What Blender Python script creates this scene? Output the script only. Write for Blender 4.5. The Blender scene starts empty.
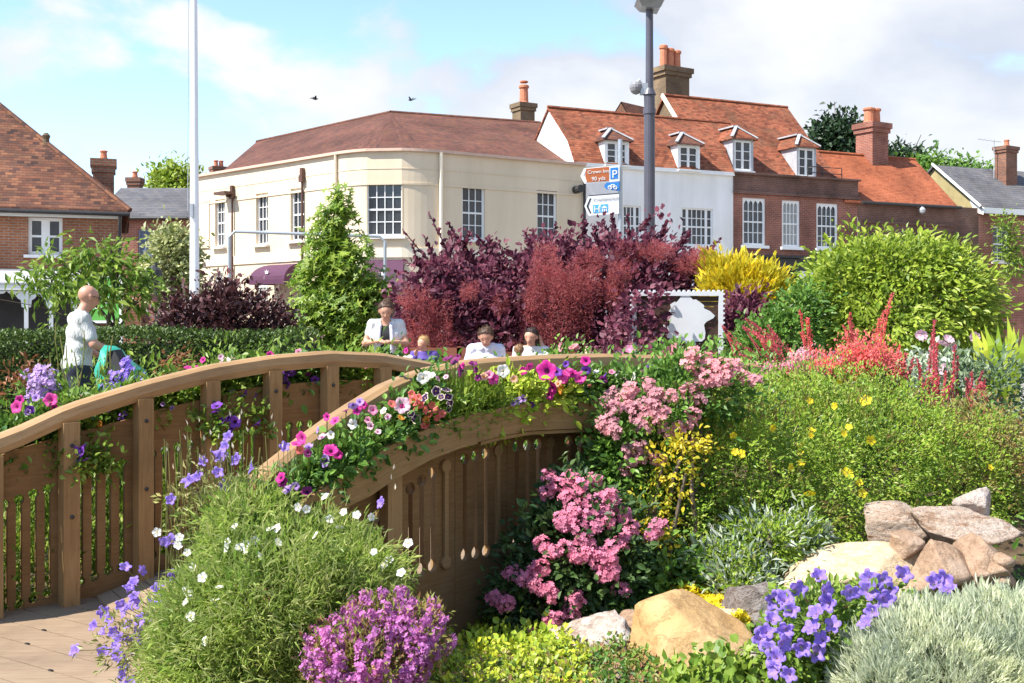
import bpy, math, random
import numpy as np
from mathutils import Vector, Matrix
from mathutils.geometry import tessellate_polygon

R = random.Random(7)
NR = np.random.default_rng(11)
SC = bpy.context.scene
COL = SC.collection
F, CX, HZ, H = 1100.0, 512.0, 318.0, 1.5
PI = math.pi


def P(px, py, Y):
    """world point seen at a photo position at depth Y (the photo was measured this way)"""
    return np.array([(px - CX) / F * Y, Y, H + (HZ - py) / F * Y])


def sm(x, a, b):
    t = min(1.0, max(0.0, (x - a) / (b - a)))
    return t * t * (3 - 2 * t)


def gz(x, y):
    """height of the garden soil"""
    bank = .22 * sm(x, -1.25, -.95) * (1 - sm(y, 3.9, 5.0) * (1 - sm(x, 0, .6))) * (1 - sm(y, 9, 11))
    mound = .28 * sm(x, .5, 1.5) * sm(y, 5, 7) * (1 - sm(y, 9, 11.5))
    return bank + mound


ROOT = {}          # object name -> world location of its thing


def tag(o, label=None, cat=None, group=None, kind=None):
    if label:
        o['label'] = label
    if cat:
        o['category'] = cat
    if group:
        o['group'] = group
    if kind:
        o['kind'] = kind
    return o


def thing(name, label, cat, loc=(0, 0, 0), group=None):
    o = bpy.data.objects.new(name, None)
    COL.objects.link(o)
    o.empty_display_size = .1
    o.location = tuple(float(v) for v in loc)
    ROOT[o.name] = np.array(loc, float)
    return tag(o, label, cat, group)


def link(name, me, parent=None, loc=None):
    o = bpy.data.objects.new(name, me)
    COL.objects.link(o)
    if parent is not None:
        o.parent = parent
        ROOT[o.name] = ROOT[parent.name]
    else:
        ROOT[o.name] = np.zeros(3) if loc is None else np.array(loc, float)
        o.location = tuple(ROOT[o.name])
    return o


def mesh_np(name, V, loops, totals, mats, midx=None, uv=None, smooth=False):
    me = bpy.data.meshes.new(name)
    n = len(V)
    me.vertices.add(n)
    me.vertices.foreach_set('co', np.ascontiguousarray(V, np.float32).ravel())
    me.loops.add(len(loops))
    me.loops.foreach_set('vertex_index', np.ascontiguousarray(loops, np.int32))
    me.polygons.add(len(totals))
    st = np.concatenate([[0], np.cumsum(totals)[:-1]]).astype(np.int32)
    me.polygons.foreach_set('loop_start', st)
    if midx is not None:
        me.polygons.foreach_set('material_index', np.ascontiguousarray(midx, np.int32))
    me.polygons.foreach_set('use_smooth', np.full(len(totals), bool(smooth)))
    if uv is not None:
        l = me.uv_layers.new(name='UVMap')
        l.data.foreach_set('uv', np.ascontiguousarray(uv, np.float32).ravel())
    for m in mats:
        me.materials.append(m)
    me.update(calc_edges=True)
    me.validate()
    return me


def nrm(a):
    a = np.asarray(a, float)
    return a / max(1e-9, np.linalg.norm(a))


class MB:
    """collects boxes, bars, tubes and polygons for ONE mesh"""

    def __init__(s):
        s.v, s.f, s.uv, s.m, s.sm = [], [], [], [], []

    def poly(s, pts, uv=None, m=0):
        i = len(s.v)
        pts = [np.asarray(p, float) for p in pts]
        s.v += pts
        s.f.append(list(range(i, i + len(pts))))
        if uv is None:
            n = np.zeros(3)
            for a in range(1, len(pts) - 1):
                n = n + np.cross(pts[a] - pts[0], pts[a + 1] - pts[0])
            n = nrm(n)
            if abs(n[2]) > .95:
                ua = np.array([1., 0, 0])
            else:
                ua = nrm(np.cross([0, 0, 1.], n))
            va = np.cross(n, ua)
            uv = [(float(p @ ua), float(p @ va)) for p in pts]
        s.uv.append(uv)
        s.m.append(m)

    def hexa(s, b, t, m=0):
        """bottom ring b, top ring t (same order, counter-clockwise from above)"""
        n = len(b)
        s.poly(list(reversed(b)), m=m)
        s.poly(t, m=m)
        for i in range(n):
            j = (i + 1) % n
            s.poly([b[i], b[j], t[j], t[i]], m=m)

    def box(s, c, size, ax=None, m=0):
        c = np.asarray(c, float)
        X, Y, Z = ax if ax is not None else np.eye(3)
        X, Y, Z = [np.asarray(a, float) * h / 2 for a, h in zip((X, Y, Z), size)]
        b = [c - X - Y - Z, c + X - Y - Z, c + X + Y - Z, c - X + Y - Z]
        t = [p + 2 * Z for p in b]
        s.hexa(b, t, m)

    def bar(s, a, b, w, h, up=(0, 0, 1), m=0):
        a, b = np.asarray(a, float), np.asarray(b, float)
        d = nrm(b - a)
        x = nrm(np.cross(d, up))
        z = np.cross(x, d)
        x = x * w / 2
        z = z * h / 2
        A = [a - x - z, a + x - z, a + x + z, a - x + z]
        B = [p + (b - a) for p in A]
        L = float(np.linalg.norm(b - a))
        s.poly(list(reversed(A)), m=m)
        s.poly(B, m=m)
        per = 0
        for i in range(4):
            j = (i + 1) % 4
            w_ = float(np.linalg.norm(A[j] - A[i]))
            s.poly([A[i], A[j], B[j], B[i]], uv=[(0, per), (0, per + w_), (L, per + w_), (L, per)], m=m)
            per += w_

    def tube(s, pts, rad, n=8, m=0, cap=True):
        pts = [np.asarray(p, float) for p in pts]
        k = len(pts)
        rad = [rad] * k if not hasattr(rad, '__len__') else rad
        rings = []
        ref = None
        for i in range(k):
            d = nrm(pts[min(i + 1, k - 1)] - pts[max(i - 1, 0)])
            if ref is None:
                ref = np.array([0, 0, 1.]) if abs(d[2]) < .9 else np.array([1., 0, 0])
            x = nrm(np.cross(d, ref))
            y = np.cross(x, d)
            ref = y
            rings.append([pts[i] + rad[i] * (math.cos(a) * x + math.sin(a) * y) for a in
                          [2 * PI * j / n for j in range(n)]])
        L = 0
        for i in range(k - 1):
            l2 = L + float(np.linalg.norm(pts[i + 1] - pts[i]))
            for j in range(n):
                q = (j + 1) % n
                c = 2 * PI * max(rad[i], .005)
                s.poly([rings[i][j], rings[i + 1][j], rings[i + 1][q], rings[i][q]],
                       uv=[(L, c * j / n), (l2, c * j / n), (l2, c * (j + 1) / n), (L, c * (j + 1) / n)], m=m)
            L = l2
        if cap:
            s.poly(list(reversed(rings[0])), m=m) if False else s.poly(rings[0], m=m)
            s.poly(list(reversed(rings[-1])), m=m)

    def lathe(s, c, prof, n=16, m=0, ax=None):
        """prof: list of (radius, height) along axis"""
        c = np.asarray(c, float)
        X, Y, Z = ax if ax is not None else np.eye(3)
        rs = [[c + Z * h + r * (math.cos(a) * X + math.sin(a) * Y) for a in [2 * PI * j / n for j in range(n)]]
              for r, h in prof]
        for i in range(len(rs) - 1):
            for j in range(n):
                q = (j + 1) % n
                s.poly([rs[i][j], rs[i][q], rs[i + 1][q], rs[i + 1][j]], m=m)
        s.poly(list(reversed(rs[0])), m=m)
        s.poly(rs[-1], m=m)

    def slab(s, outer, holes, to3, t, m=0):
        """2-D polygon with holes, extruded: to3(u, v, d) with d = 0 (front) .. -t (back)"""
        loops = [outer] + list(holes)
        flat = [p for l in loops for p in l]
        tris = tessellate_polygon([[Vector((p[0], p[1], 0)) for p in l] for l in loops])
        for tr in tris:
            a, b, c = [flat[i] for i in tr]
            if (b[0] - a[0]) * (c[1] - a[1]) - (b[1] - a[1]) * (c[0] - a[0]) < 0:
                b, c = c, b
            s.poly([to3(*a, 0), to3(*b, 0), to3(*c, 0)], uv=[a, b, c], m=m)
            s.poly([to3(*c, -t), to3(*b, -t), to3(*a, -t)], uv=[c, b, a], m=m)
        for l in loops:
            for i in range(len(l)):
                a, b = l[i], l[(i + 1) % len(l)]
                w = math.hypot(b[0] - a[0], b[1] - a[1])
                s.poly([to3(*a, 0), to3(*a, -t), to3(*b, -t), to3(*b, 0)], uv=[(0, 0), (0, t), (w, t), (w, 0)], m=m)

    def build(s, name, mats, parent=None, loc=None, smooth=False, weld=False):
        mats = mats if isinstance(mats, (list, tuple)) else [mats]
        base = ROOT[parent.name] if parent is not None else (np.zeros(3) if loc is None else np.array(loc, float))
        V = np.array(s.v, float) - base
        loops = [i for f in s.f for i in f]
        tot = [len(f) for f in s.f]
        uv = [u for q in s.uv for u in q]
        me = mesh_np(name, V, loops, tot, mats, s.m, uv, smooth)
        if weld:
            import bmesh
            bm = bmesh.new()
            bm.from_mesh(me)
            bmesh.ops.remove_doubles(bm, verts=bm.verts, dist=1e-5)
            bmesh.ops.recalc_face_normals(bm, faces=bm.faces)
            bm.to_mesh(me)
            bm.free()
        return link(name, me, parent, loc)


# ------------------------------------------------------------------ materials
def new_mat(name):
    m = bpy.data.materials.new(name)
    m.use_nodes = True
    nt = m.node_tree
    nt.nodes.clear()
    return m, nt, nt.nodes, nt.links


def ramp(nt, cols, pos=None, interp='LINEAR'):
    r = nt.nodes.new('ShaderNodeValToRGB')
    e = r.color_ramp
    e.interpolation = interp
    k = len(cols)
    pos = pos or [i / max(1, k - 1) for i in range(k)]
    while len(e.elements) < k:
        e.elements.new(.5)
    for i, (c, p) in enumerate(zip(cols, pos)):
        e.elements[i].position = p
        e.elements[i].color = (*c[:3], 1)
    return r


def noise(nt, scale, detail=4, coord='Object', rough=.55, mapping=None):
    n = nt.nodes.new('ShaderNodeTexNoise')
    n.inputs['Scale'].default_value = scale
    n.inputs['Detail'].default_value = detail
    n.inputs['Roughness'].default_value = rough
    tc = nt.nodes.new('ShaderNodeTexCoord')
    if mapping:
        mp = nt.nodes.new('ShaderNodeMapping')
        mp.inputs['Scale'].default_value = mapping
        nt.links.new(tc.outputs[coord], mp.inputs[0])
        nt.links.new(mp.outputs[0], n.inputs['Vector'])
    else:
        nt.links.new(tc.outputs[coord], n.inputs['Vector'])
    return n


def mixc(nt, fac, a, b, mode='MIX'):
    m = nt.nodes.new('ShaderNodeMix')
    m.data_type = 'RGBA'
    m.blend_type = mode
    for sock, v in ((m.inputs[0], fac), (m.inputs[6], a), (m.inputs[7], b)):
        if hasattr(v, 'links') or isinstance(v, bpy.types.NodeSocket):
            nt.links.new(v, sock)
        elif isinstance(v, (int, float)):
            sock.default_value = v
        else:
            sock.default_value = (*v[:3], 1)
    return m.outputs[2]


def finish(nt, color, rough=.7, metal=0., bump=None, bstr=.3, bdist=.02, spec=.5, trans=0., tcol=None):
    p = nt.nodes.new('ShaderNodeBsdfPrincipled')
    o = nt.nodes.new('ShaderNodeOutputMaterial')
    if isinstance(color, bpy.types.NodeSocket):
        nt.links.new(color, p.inputs['Base Color'])
    else:
        p.inputs['Base Color'].default_value = (*color[:3], 1)
    if isinstance(rough, bpy.types.NodeSocket):
        nt.links.new(rough, p.inputs['Roughness'])
    else:
        p.inputs['Roughness'].default_value = rough
    p.inputs['Metallic'].default_value = metal
    p.inputs['Specular IOR Level'].default_value = spec
    if bump is not None:
        b = nt.nodes.new('ShaderNodeBump')
        b.inputs['Strength'].default_value = bstr
        b.inputs['Distance'].default_value = bdist
        nt.links.new(bump, b.inputs['Height'])
        nt.links.new(b.outputs[0], p.inputs['Normal'])
    sh = p.outputs[0]
    if trans > 0:
        t = nt.nodes.new('ShaderNodeBsdfTranslucent')
        if isinstance(color, bpy.types.NodeSocket):
            nt.links.new(color, t.inputs[0])
        else:
            t.inputs[0].default_value = (*color[:3], 1)
        mx = nt.nodes.new('ShaderNodeMixShader')
        mx.inputs[0].default_value = trans
        nt.links.new(sh, mx.inputs[1])
        nt.links.new(t.outputs[0], mx.inputs[2])
        sh = mx.outputs[0]
    nt.links.new(sh, o.inputs[0])


def m_plain(name, col, rough=.6, var=.12, scale=6, metal=0., bstr=.15, spec=.5, coord='Object'):
    m, nt, N, L = new_mat(name)
    n = noise(nt, scale, 5, coord)
    r = ramp(nt, [tuple(c * (1 - var) for c in col), tuple(min(1, c * (1 + var)) for c in col)], [.3, .7])
    L.new(n.outputs[0], r.inputs[0])
    finish(nt, r.outputs[0], rough, metal, n.outputs[0], bstr, .01, spec)
    return m


def m_render(name, col, streak=.05, spec=.2):
    m, nt, N, L = new_mat(name)
    n = noise(nt, 1.3, 5, 'Object', .6, (1.6, 1.6, .16))      # rain streaks
    r = ramp(nt, [(1 - streak,) * 3, (1.03,) * 3], [.34, .6])
    L.new(n.outputs[0], r.inputs[0])
    n2 = noise(nt, .45, 4)
    r2 = ramp(nt, [(.94, .93, .9), (1.03, 1.03, 1.04)], [.35, .65])
    L.new(n2.outputs[0], r2.inputs[0])
    c = mixc(nt, 1., col, r.outputs[0], 'MULTIPLY')
    c = mixc(nt, 1., c, r2.outputs[0], 'MULTIPLY')
    n3 = noise(nt, 40, 4)
    finish(nt, c, .85, bump=n3.outputs[0], bstr=.2, bdist=.01, spec=spec)
    return m


def m_cloth(name, col):
    m, nt, N, L = new_mat(name)
    n = noise(nt, 6, 4, 'Object', .5, (1.3, 1.3, .45))      # hanging creases
    n2 = noise(nt, 160, 2)
    r = ramp(nt, [tuple(v * .9 for v in col), col], [.35, .65])
    L.new(n2.outputs[0], r.inputs[0])
    finish(nt, r.outputs[0], .9, bump=n.outputs[0], bstr=1., bdist=.09, spec=.15)
    return m


def m_leaf(name, cols, pos=None, trans=.3, rough=.45, spec=.4):
    """each leaf has its own tone, as on a living plant"""
    m, nt, N, L = new_mat(name)
    g = N.new('ShaderNodeNewGeometry')
    r = ramp(nt, cols, pos)
    L.new(g.outputs['Random Per Island'], r.inputs[0])
    n = noise(nt, 4.5, 3)                      # young and old growth: tone drifts from branch to branch
    r2 = ramp(nt, [(.74, .78, .8), (1.16, 1.12, 1.05)], [.36, .64])
    L.new(n.outputs[0], r2.inputs[0])
    c = mixc(nt, 1., r.outputs[0], r2.outputs[0], 'MULTIPLY')
    finish(nt, c, rough, spec=spec, trans=trans)
    return m


def m_brick(name, c1, c2, mortar, bw=.225, bh=.075, msize=.012, var=.5, rough=.85):
    m, nt, N, L = new_mat(name)
    tc = N.new('ShaderNodeTexCoord')
    b = N.new('ShaderNodeTexBrick')
    b.inputs['Scale'].default_value = 1
    b.inputs['Brick Width'].default_value = bw
    b.inputs['Row Height'].default_value = bh
    b.inputs['Mortar Size'].default_value = msize
    b.inputs['Mortar Smooth'].default_value = .2
    b.inputs['Bias'].default_value = 0
    b.inputs['Color1'].default_value = (*c1, 1)
    b.inputs['Color2'].default_value = (*c2, 1)
    b.inputs['Mortar'].default_value = (*mortar, 1)
    L.new(tc.outputs['UV'], b.inputs['Vector'])
    n = noise(nt, .9, 5)
    r = ramp(nt, [(1 - var,) * 3, (1.15,) * 3], [.3, .75])
    L.new(n.outputs[0], r.inputs[0])
    c = mixc(nt, 1., b.outputs['Color'], r.outputs[0], 'MULTIPLY')
    n2 = noise(nt, 25, 3)
    r2 = ramp(nt, [(.8,) * 3, (1.15,) * 3], [.3, .7])
    L.new(n2.outputs[0], r2.inputs[0])
    c = mixc(nt, 1., c, r2.outputs[0], 'MULTIPLY')
    inv = N.new('ShaderNodeMath')
    inv.operation = 'SUBTRACT'
    inv.inputs[0].default_value = 1
    L.new(b.outputs['Fac'], inv.inputs[1])
    finish(nt, c, rough, bump=inv.outputs[0], bstr=.5, bdist=.01, spec=.25)
    return m


def m_tiles(name, cols, w=.17, h=.11, patch=(.75, 1.2), pscale=.6, moss=None):
    """plain clay tiles in courses: each tile its own tone, gaps by bump, edge shading painted along each course"""
    m, nt, N, L = new_mat(name)
    tc = N.new('ShaderNodeTexCoord')
    sep = N.new('ShaderNodeSeparateXYZ')
    L.new(tc.outputs['UV'], sep.inputs[0])

    def mth(op, a, b=None):
        q = N.new('ShaderNodeMath')
        q.operation = op
        for i, v in enumerate((a, b)):
            if v is None:
                continue
            if isinstance(v, (int, float)):
                q.inputs[i].default_value = v
            else:
                L.new(v, q.inputs[i])
        return q.outputs[0]
    wob = noise(nt, 1.7, 2, 'UV')
    vv = mth('ADD', sep.outputs[1], mth('MULTIPLY', wob.outputs[0], .05))
    row = mth('DIVIDE', vv, h)
    rid = mth('FLOOR', row)
    rf = mth('FRACT', row)
    off = mth('MULTIPLY', mth('MODULO', rid, 2.0), .5)
    colx = mth('ADD', mth('DIVIDE', sep.outputs[0], w), off)
    cid = mth('FLOOR', colx)
    cf = mth('FRACT', colx)
    cmb = N.new('ShaderNodeCombineXYZ')
    L.new(cid, cmb.inputs[0])
    L.new(rid, cmb.inputs[1])
    wn = N.new('ShaderNodeTexWhiteNoise')
    wn.noise_dimensions = '2D'
    L.new(cmb.outputs[0], wn.inputs['Vector'])
    r = ramp(nt, cols)
    L.new(wn.outputs[0], r.inputs[0])
    n = noise(nt, pscale, 5, 'UV')
    rr = ramp(nt, [(patch[0],) * 3, (patch[1],) * 3], [.32, .68])
    L.new(n.outputs[0], rr.inputs[0])
    c = mixc(nt, 1., r.outputs[0], rr.outputs[0], 'MULTIPLY')
    if moss:
        n3 = noise(nt, 1.3, 6, 'UV', .7)
        r3 = ramp(nt, [(0, 0, 0), (.8, .8, .8)], [.5, .7])
        L.new(n3.outputs[0], r3.inputs[0])
        c = mixc(nt, r3.outputs[0], c, moss)
    gap = mth('GREATER_THAN', cf, .07)
    hgt = mth('MULTIPLY', mth('SUBTRACT', 1.0, rf), gap)
    edge = ramp(nt, [(.28,) * 3, (1,) * 3], [.0, .26])
    L.new(rf, edge.inputs[0])
    c = mixc(nt, .8, c, edge.outputs[0], 'MULTIPLY')      # edge shading of each course, painted into the tile colour
    finish(nt, c, .85, bump=hgt, bstr=.9, bdist=.03, spec=.2)
    return m


def m_wood(name, dark, lite, rough=.6, scale=9.):
    m, nt, N, L = new_mat(name)
    n = noise(nt, scale, 6, 'UV', .6, (.5, 9, 9))
    r = ramp(nt, [dark, lite], [.28, .72])
    L.new(n.outputs[0], r.inputs[0])
    n2 = noise(nt, 2.2, 5, 'Object')
    r2 = ramp(nt, [(.72,) * 3, (1.12,) * 3], [.3, .7])
    L.new(n2.outputs[0], r2.inputs[0])
    c = mixc(nt, 1., r.outputs[0], r2.outputs[0], 'MULTIPLY')
    n3 = noise(nt, 30, 4, 'UV', .6, (.35, 6, 6))      # checks and dark grain lines
    r3 = ramp(nt, [(.55, .5, .45), (1, 1, 1)], [.33, .45])
    L.new(n3.outputs[0], r3.inputs[0])
    c = mixc(nt, .5, c, r3.outputs[0], 'MULTIPLY')
    n4 = noise(nt, 1.1, 6, 'Object', .7)              # green-grey weathering
    r4 = ramp(nt, [(0, 0, 0), (.35, .35, .35)], [.52, .7])
    L.new(n4.outputs[0], r4.inputs[0])
    c = mixc(nt, r4.outputs[0], c, (.22, .19, .12))
    finish(nt, c, rough, bump=n3.outputs[0], bstr=.3, bdist=.004, spec=.3)
    return m


def m_rock(name, cols, scale=3., vein=None, bstr=.7, stretch=(1, 1, 1)):
    m, nt, N, L = new_mat(name)
    n = noise(nt, scale, 9, 'Object', .65, stretch)
    r = ramp(nt, cols)
    mp = N.new('ShaderNodeMapRange')
    mp.inputs[1].default_value = .3
    mp.inputs[2].default_value = .7
    L.new(n.outputs[0], mp.inputs[0])
    L.new(mp.outputs[0], r.inputs[0])
    c = r.outputs[0]
    if vein:
        n2 = noise(nt, scale * 2.3, 8, 'Object', .7, (stretch[0], stretch[1], stretch[2] * 2))
        r2 = ramp(nt, [(0, 0, 0), (1, 1, 1)], [.52, .66])
        L.new(n2.outputs[0], r2.inputs[0])
        c = mixc(nt, r2.outputs[0], c, vein)
    n3 = noise(nt, scale * 9, 6, 'Object', .7)
    ad = N.new('ShaderNodeMath')
    L.new(n.outputs[0], ad.inputs[0])
    L.new(n3.outputs[0], ad.inputs[1])
    n5 = noise(nt, scale * 1.6, 10, 'Object', .75, (stretch[0], stretch[1], stretch[2] * 1.5))
    r5 = ramp(nt, [(1, 1, 1), (.45, .38, .32), (1, 1, 1)], [.455, .49, .525])      # hairline cracks and iron seams
    L.new(n5.outputs[0], r5.inputs[0])
    c = mixc(nt, .55, c, r5.outputs[0], 'MULTIPLY')
    finish(nt, c, .85, bump=ad.outputs[0], bstr=bstr, bdist=.03, spec=.25)
    return m


# ------------------------------------------------------------------ leaves, flowers, foliage
T_LEAF = (np.array([(0, 0, 0), (.5, .42, .10), (0, 1, -.12), (-.5, .42, .10)], float), [(0, 1, 2), (0, 2, 3)])
T_OVAL = (np.array([(0, 0, 0), (.42, .25, .08), (.46, .62, .06), (0, 1, -.14), (-.46, .62, .06), (-.42, .25, .08)], float),
          [(0, 1, 2, 3), (0, 3, 4, 5)])
T_NEEDLE = (np.array([(-.5, 0, 0), (.5, 0, 0), (.35, .6, .05), (0, 1, -.1), (-.35, .6, .05)], float), [(0, 1, 2, 3, 4)])


def t_star(lobes=5, inner=.32, spread=300, cup=.0):
    v = [(0, 0, 0)]
    f = []
    for i in range(lobes):
        a = math.radians(-spread / 2 + spread * (i + .5) / lobes)
        w = math.radians(spread / lobes / 2)
        b = len(v)
        for ang, rr, z in ((a - w, inner, cup * .3), (a, 1, cup), (a + w, inner, cup * .3)):
            v.append((math.sin(ang) * rr, math.cos(ang) * rr, z))
        f.append((0, b, b + 1, b + 2))
    return np.array(v, float), f


def t_bloom(petals=5, cup=.25, width=.85):
    v = [(0, 0, 0)]
    f = []
    for i in range(petals):
        a = 2 * PI * i / petals
        w = PI / petals * width
        b = len(v)
        for ang, rr, z in ((a - w, .62, cup * .6), (a - w * .5, .96, cup), (a + w * .5, .96, cup * .9), (a + w, .62, cup * .6)):
            v.append((math.sin(ang) * rr, math.cos(ang) * rr, z))
        f.append((0, b, b + 1, b + 2, b + 3))
    return np.array(v, float), f


T_MAPLE = t_star(5, .34, 290)
T_BLOOM5 = t_bloom(5)
T_BLOOM4 = t_bloom(4, .3)
T_TRIF = t_star(3, .38, 250)


class Acc:
    """many small faces gathered into one mesh"""

    def __init__(s):
        s.V, s.Lp, s.T, s.M, s.n = [], [], [], [], 0

    def add(s, tpl, pos, x, y, z, sx, sy, sz=None, m=0):
        tv, tf = tpl
        N_ = len(pos)
        if N_ == 0:
            return
        sx = np.broadcast_to(np.asarray(sx, float), (N_,))
        sy = np.broadcast_to(np.asarray(sy, float), (N_,))
        sz = sx if sz is None else np.broadcast_to(np.asarray(sz, float), (N_,))
        V = (pos[:, None, :] + x[:, None, :] * (tv[None, :, 0:1] * sx[:, None, None])
             + y[:, None, :] * (tv[None, :, 1:2] * sy[:, None, None]) + z[:, None, :] * (tv[None, :, 2:3] * sz[:, None, None]))
        k = len(tv)
        fl = np.array([i for f in tf for i in f])
        tot = np.array([len(f) for f in tf])
        s.Lp.append((fl[None, :] + (np.arange(N_) * k)[:, None] + s.n).ravel())
        s.T.append(np.tile(tot, N_))
        s.M.append(np.full(N_ * len(tf), m))
        s.V.append(V.reshape(-1, 3))
        s.n += N_ * k

    def build(s, name, mats, parent=None, loc=None, smooth=False):
        mats = mats if isinstance(mats, (list, tuple)) else [mats]
        base = ROOT[parent.name] if parent is not None else (np.zeros(3) if loc is None else np.array(loc, float))
        me = mesh_np(name, np.concatenate(s.V) - base, np.concatenate(s.Lp), np.concatenate(s.T), mats, np.concatenate(s.M), None, smooth)
        return link(name, me, parent, loc)


def unit(a):
    return a / np.maximum(1e-9, np.linalg.norm(a, axis=-1, keepdims=True))


def rnd(n):
    return unit(NR.normal(size=(n, 3)))


def basis(axis, ref):
    y = unit(axis)
    x = np.cross(y, ref)
    bad = np.linalg.norm(x, axis=1) < .05
    x[bad] = np.cross(y[bad], np.array([.3, .9, .2]))
    x = unit(x)
    return x, y, np.cross(x, y)


def on_lobes(lobes, n, shell=(.72, 1.02), bump=.14, zmin=None, cull=.72):
    """points on the skin of a union of uneven ellipsoids: (points, outward normals)"""
    lobes = np.array(lobes, float)
    c, r = lobes[:, :3], lobes[:, 3:6]
    w = r[:, 0] * r[:, 1] + r[:, 1] * r[:, 2] + r[:, 0] * r[:, 2]
    out_p, out_n, got = [], [], 0
    ph = NR.uniform(0, 6.28, (len(lobes), 6))
    tries = 0
    while got < n and tries < 30:
        tries += 1
        k = int((n - got) * 1.8) + 32
        i = NR.choice(len(lobes), k, p=w / w.sum())
        d = rnd(k)
        b = (np.sin(d[:, 0] * 5 + ph[i, 0]) * np.sin(d[:, 1] * 5 + ph[i, 1]) + .7 * np.sin(d[:, 2] * 8 + ph[i, 2])
             * np.sin(d[:, 0] * 9 + ph[i, 3]) + .5 * np.sin(d[:, 1] * 14 + ph[i, 4]) * np.sin(d[:, 2] * 13 + ph[i, 5]))
        q = NR.uniform(shell[0], shell[1], k) * (1 + bump * b)
        p = c[i] + d * r[i] * q[:, None]
        keep = np.ones(k, bool)
        for j in range(len(lobes)):
            dd = np.linalg.norm((p - c[j]) / r[j], axis=1)
            keep &= (dd > cull * min(1, shell[0] / .72)) | (i == j)
        if zmin is not None:
            keep &= p[:, 2] > zmin
        out_p.append(p[keep])
        out_n.append(unit(d[keep] / r[i][keep]))
        got += int(keep.sum())
    return np.concatenate(out_p)[:n], np.concatenate(out_n)[:n]


def foliage(acc, lobes, n, tpl=T_LEAF, size=.03, ratio=.5, clump=0, crad=.05, droop=.2, rand=.7, up=.3, shell=(.72, 1.02),
            bump=.14, zmin=None, inner=.2, m=0, svar=.5, out=1.0, cull=.72):
    """leaves in clumps over and a little inside the skin of the lobes"""
    if clump:
        kc = max(1, n // clump)
        cp, cn = on_lobes(lobes, kc, shell, bump, zmin, cull)
        i = NR.integers(0, len(cp), n)
        p = cp[i] + NR.normal(size=(n, 3)) * crad * .6
        nn = cn[i]
    else:
        p, nn = on_lobes(lobes, n, shell, bump, zmin, cull)
        n = len(p)
    if inner > 0:
        k = int(n * inner)
        p2, n2 = on_lobes(lobes, k, (shell[0] * .45, shell[0]), bump, zmin, .3)
        p = np.concatenate([p, p2])
        nn = np.concatenate([nn, n2])
    k = len(p)
    ax = unit(nn * out + rnd(k) * rand + np.array([0, 0, up]) - np.array([0, 0, droop]))
    ref = unit(nn * .5 + SUN * .9 + rnd(k) * .55)
    x, y, z = basis(ax, ref)
    s = size * NR.uniform(1 - svar, 1 + svar, k)
    acc.add(tpl, p, x, y, z, s * ratio, s, s, m)
    return p, nn


def wander(a, b, k, amp):
    a, b = np.asarray(a, float), np.asarray(b, float)
    L = np.linalg.norm(b - a)
    return [a + (b - a) * t + (NR.normal(size=3) * amp * L * math.sin(PI * t) if 0 < t < 1 else 0) for t in np.linspace(0, 1, k)]


def text_mesh(txt, size, mat, parent, name, origin, right, up, extrude=.002):
    cu = bpy.data.curves.new(name, 'FONT')
    cu.body = txt
    cu.size = size
    cu.extrude = extrude
    cu.align_x = 'LEFT'
    o = bpy.data.objects.new('tmp', cu)
    COL.objects.link(o)
    bpy.context.view_layer.update()
    dg = bpy.context.evaluated_depsgraph_get()
    me = bpy.data.meshes.new_from_object(o.evaluated_get(dg))
    bpy.data.objects.remove(o)
    right, up = nrm(right), nrm(up)
    nn = np.cross(right, up)
    M = Matrix(((right[0], up[0], nn[0], origin[0]), (right[1], up[1], nn[1], origin[1]), (right[2], up[2], nn[2], origin[2]), (0, 0, 0, 1)))
    me.transform(Matrix.Translation(-Vector(ROOT[parent.name])) @ M)
    me.materials.clear()
    me.materials.append(mat)
    return link(name, me, parent)


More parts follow.
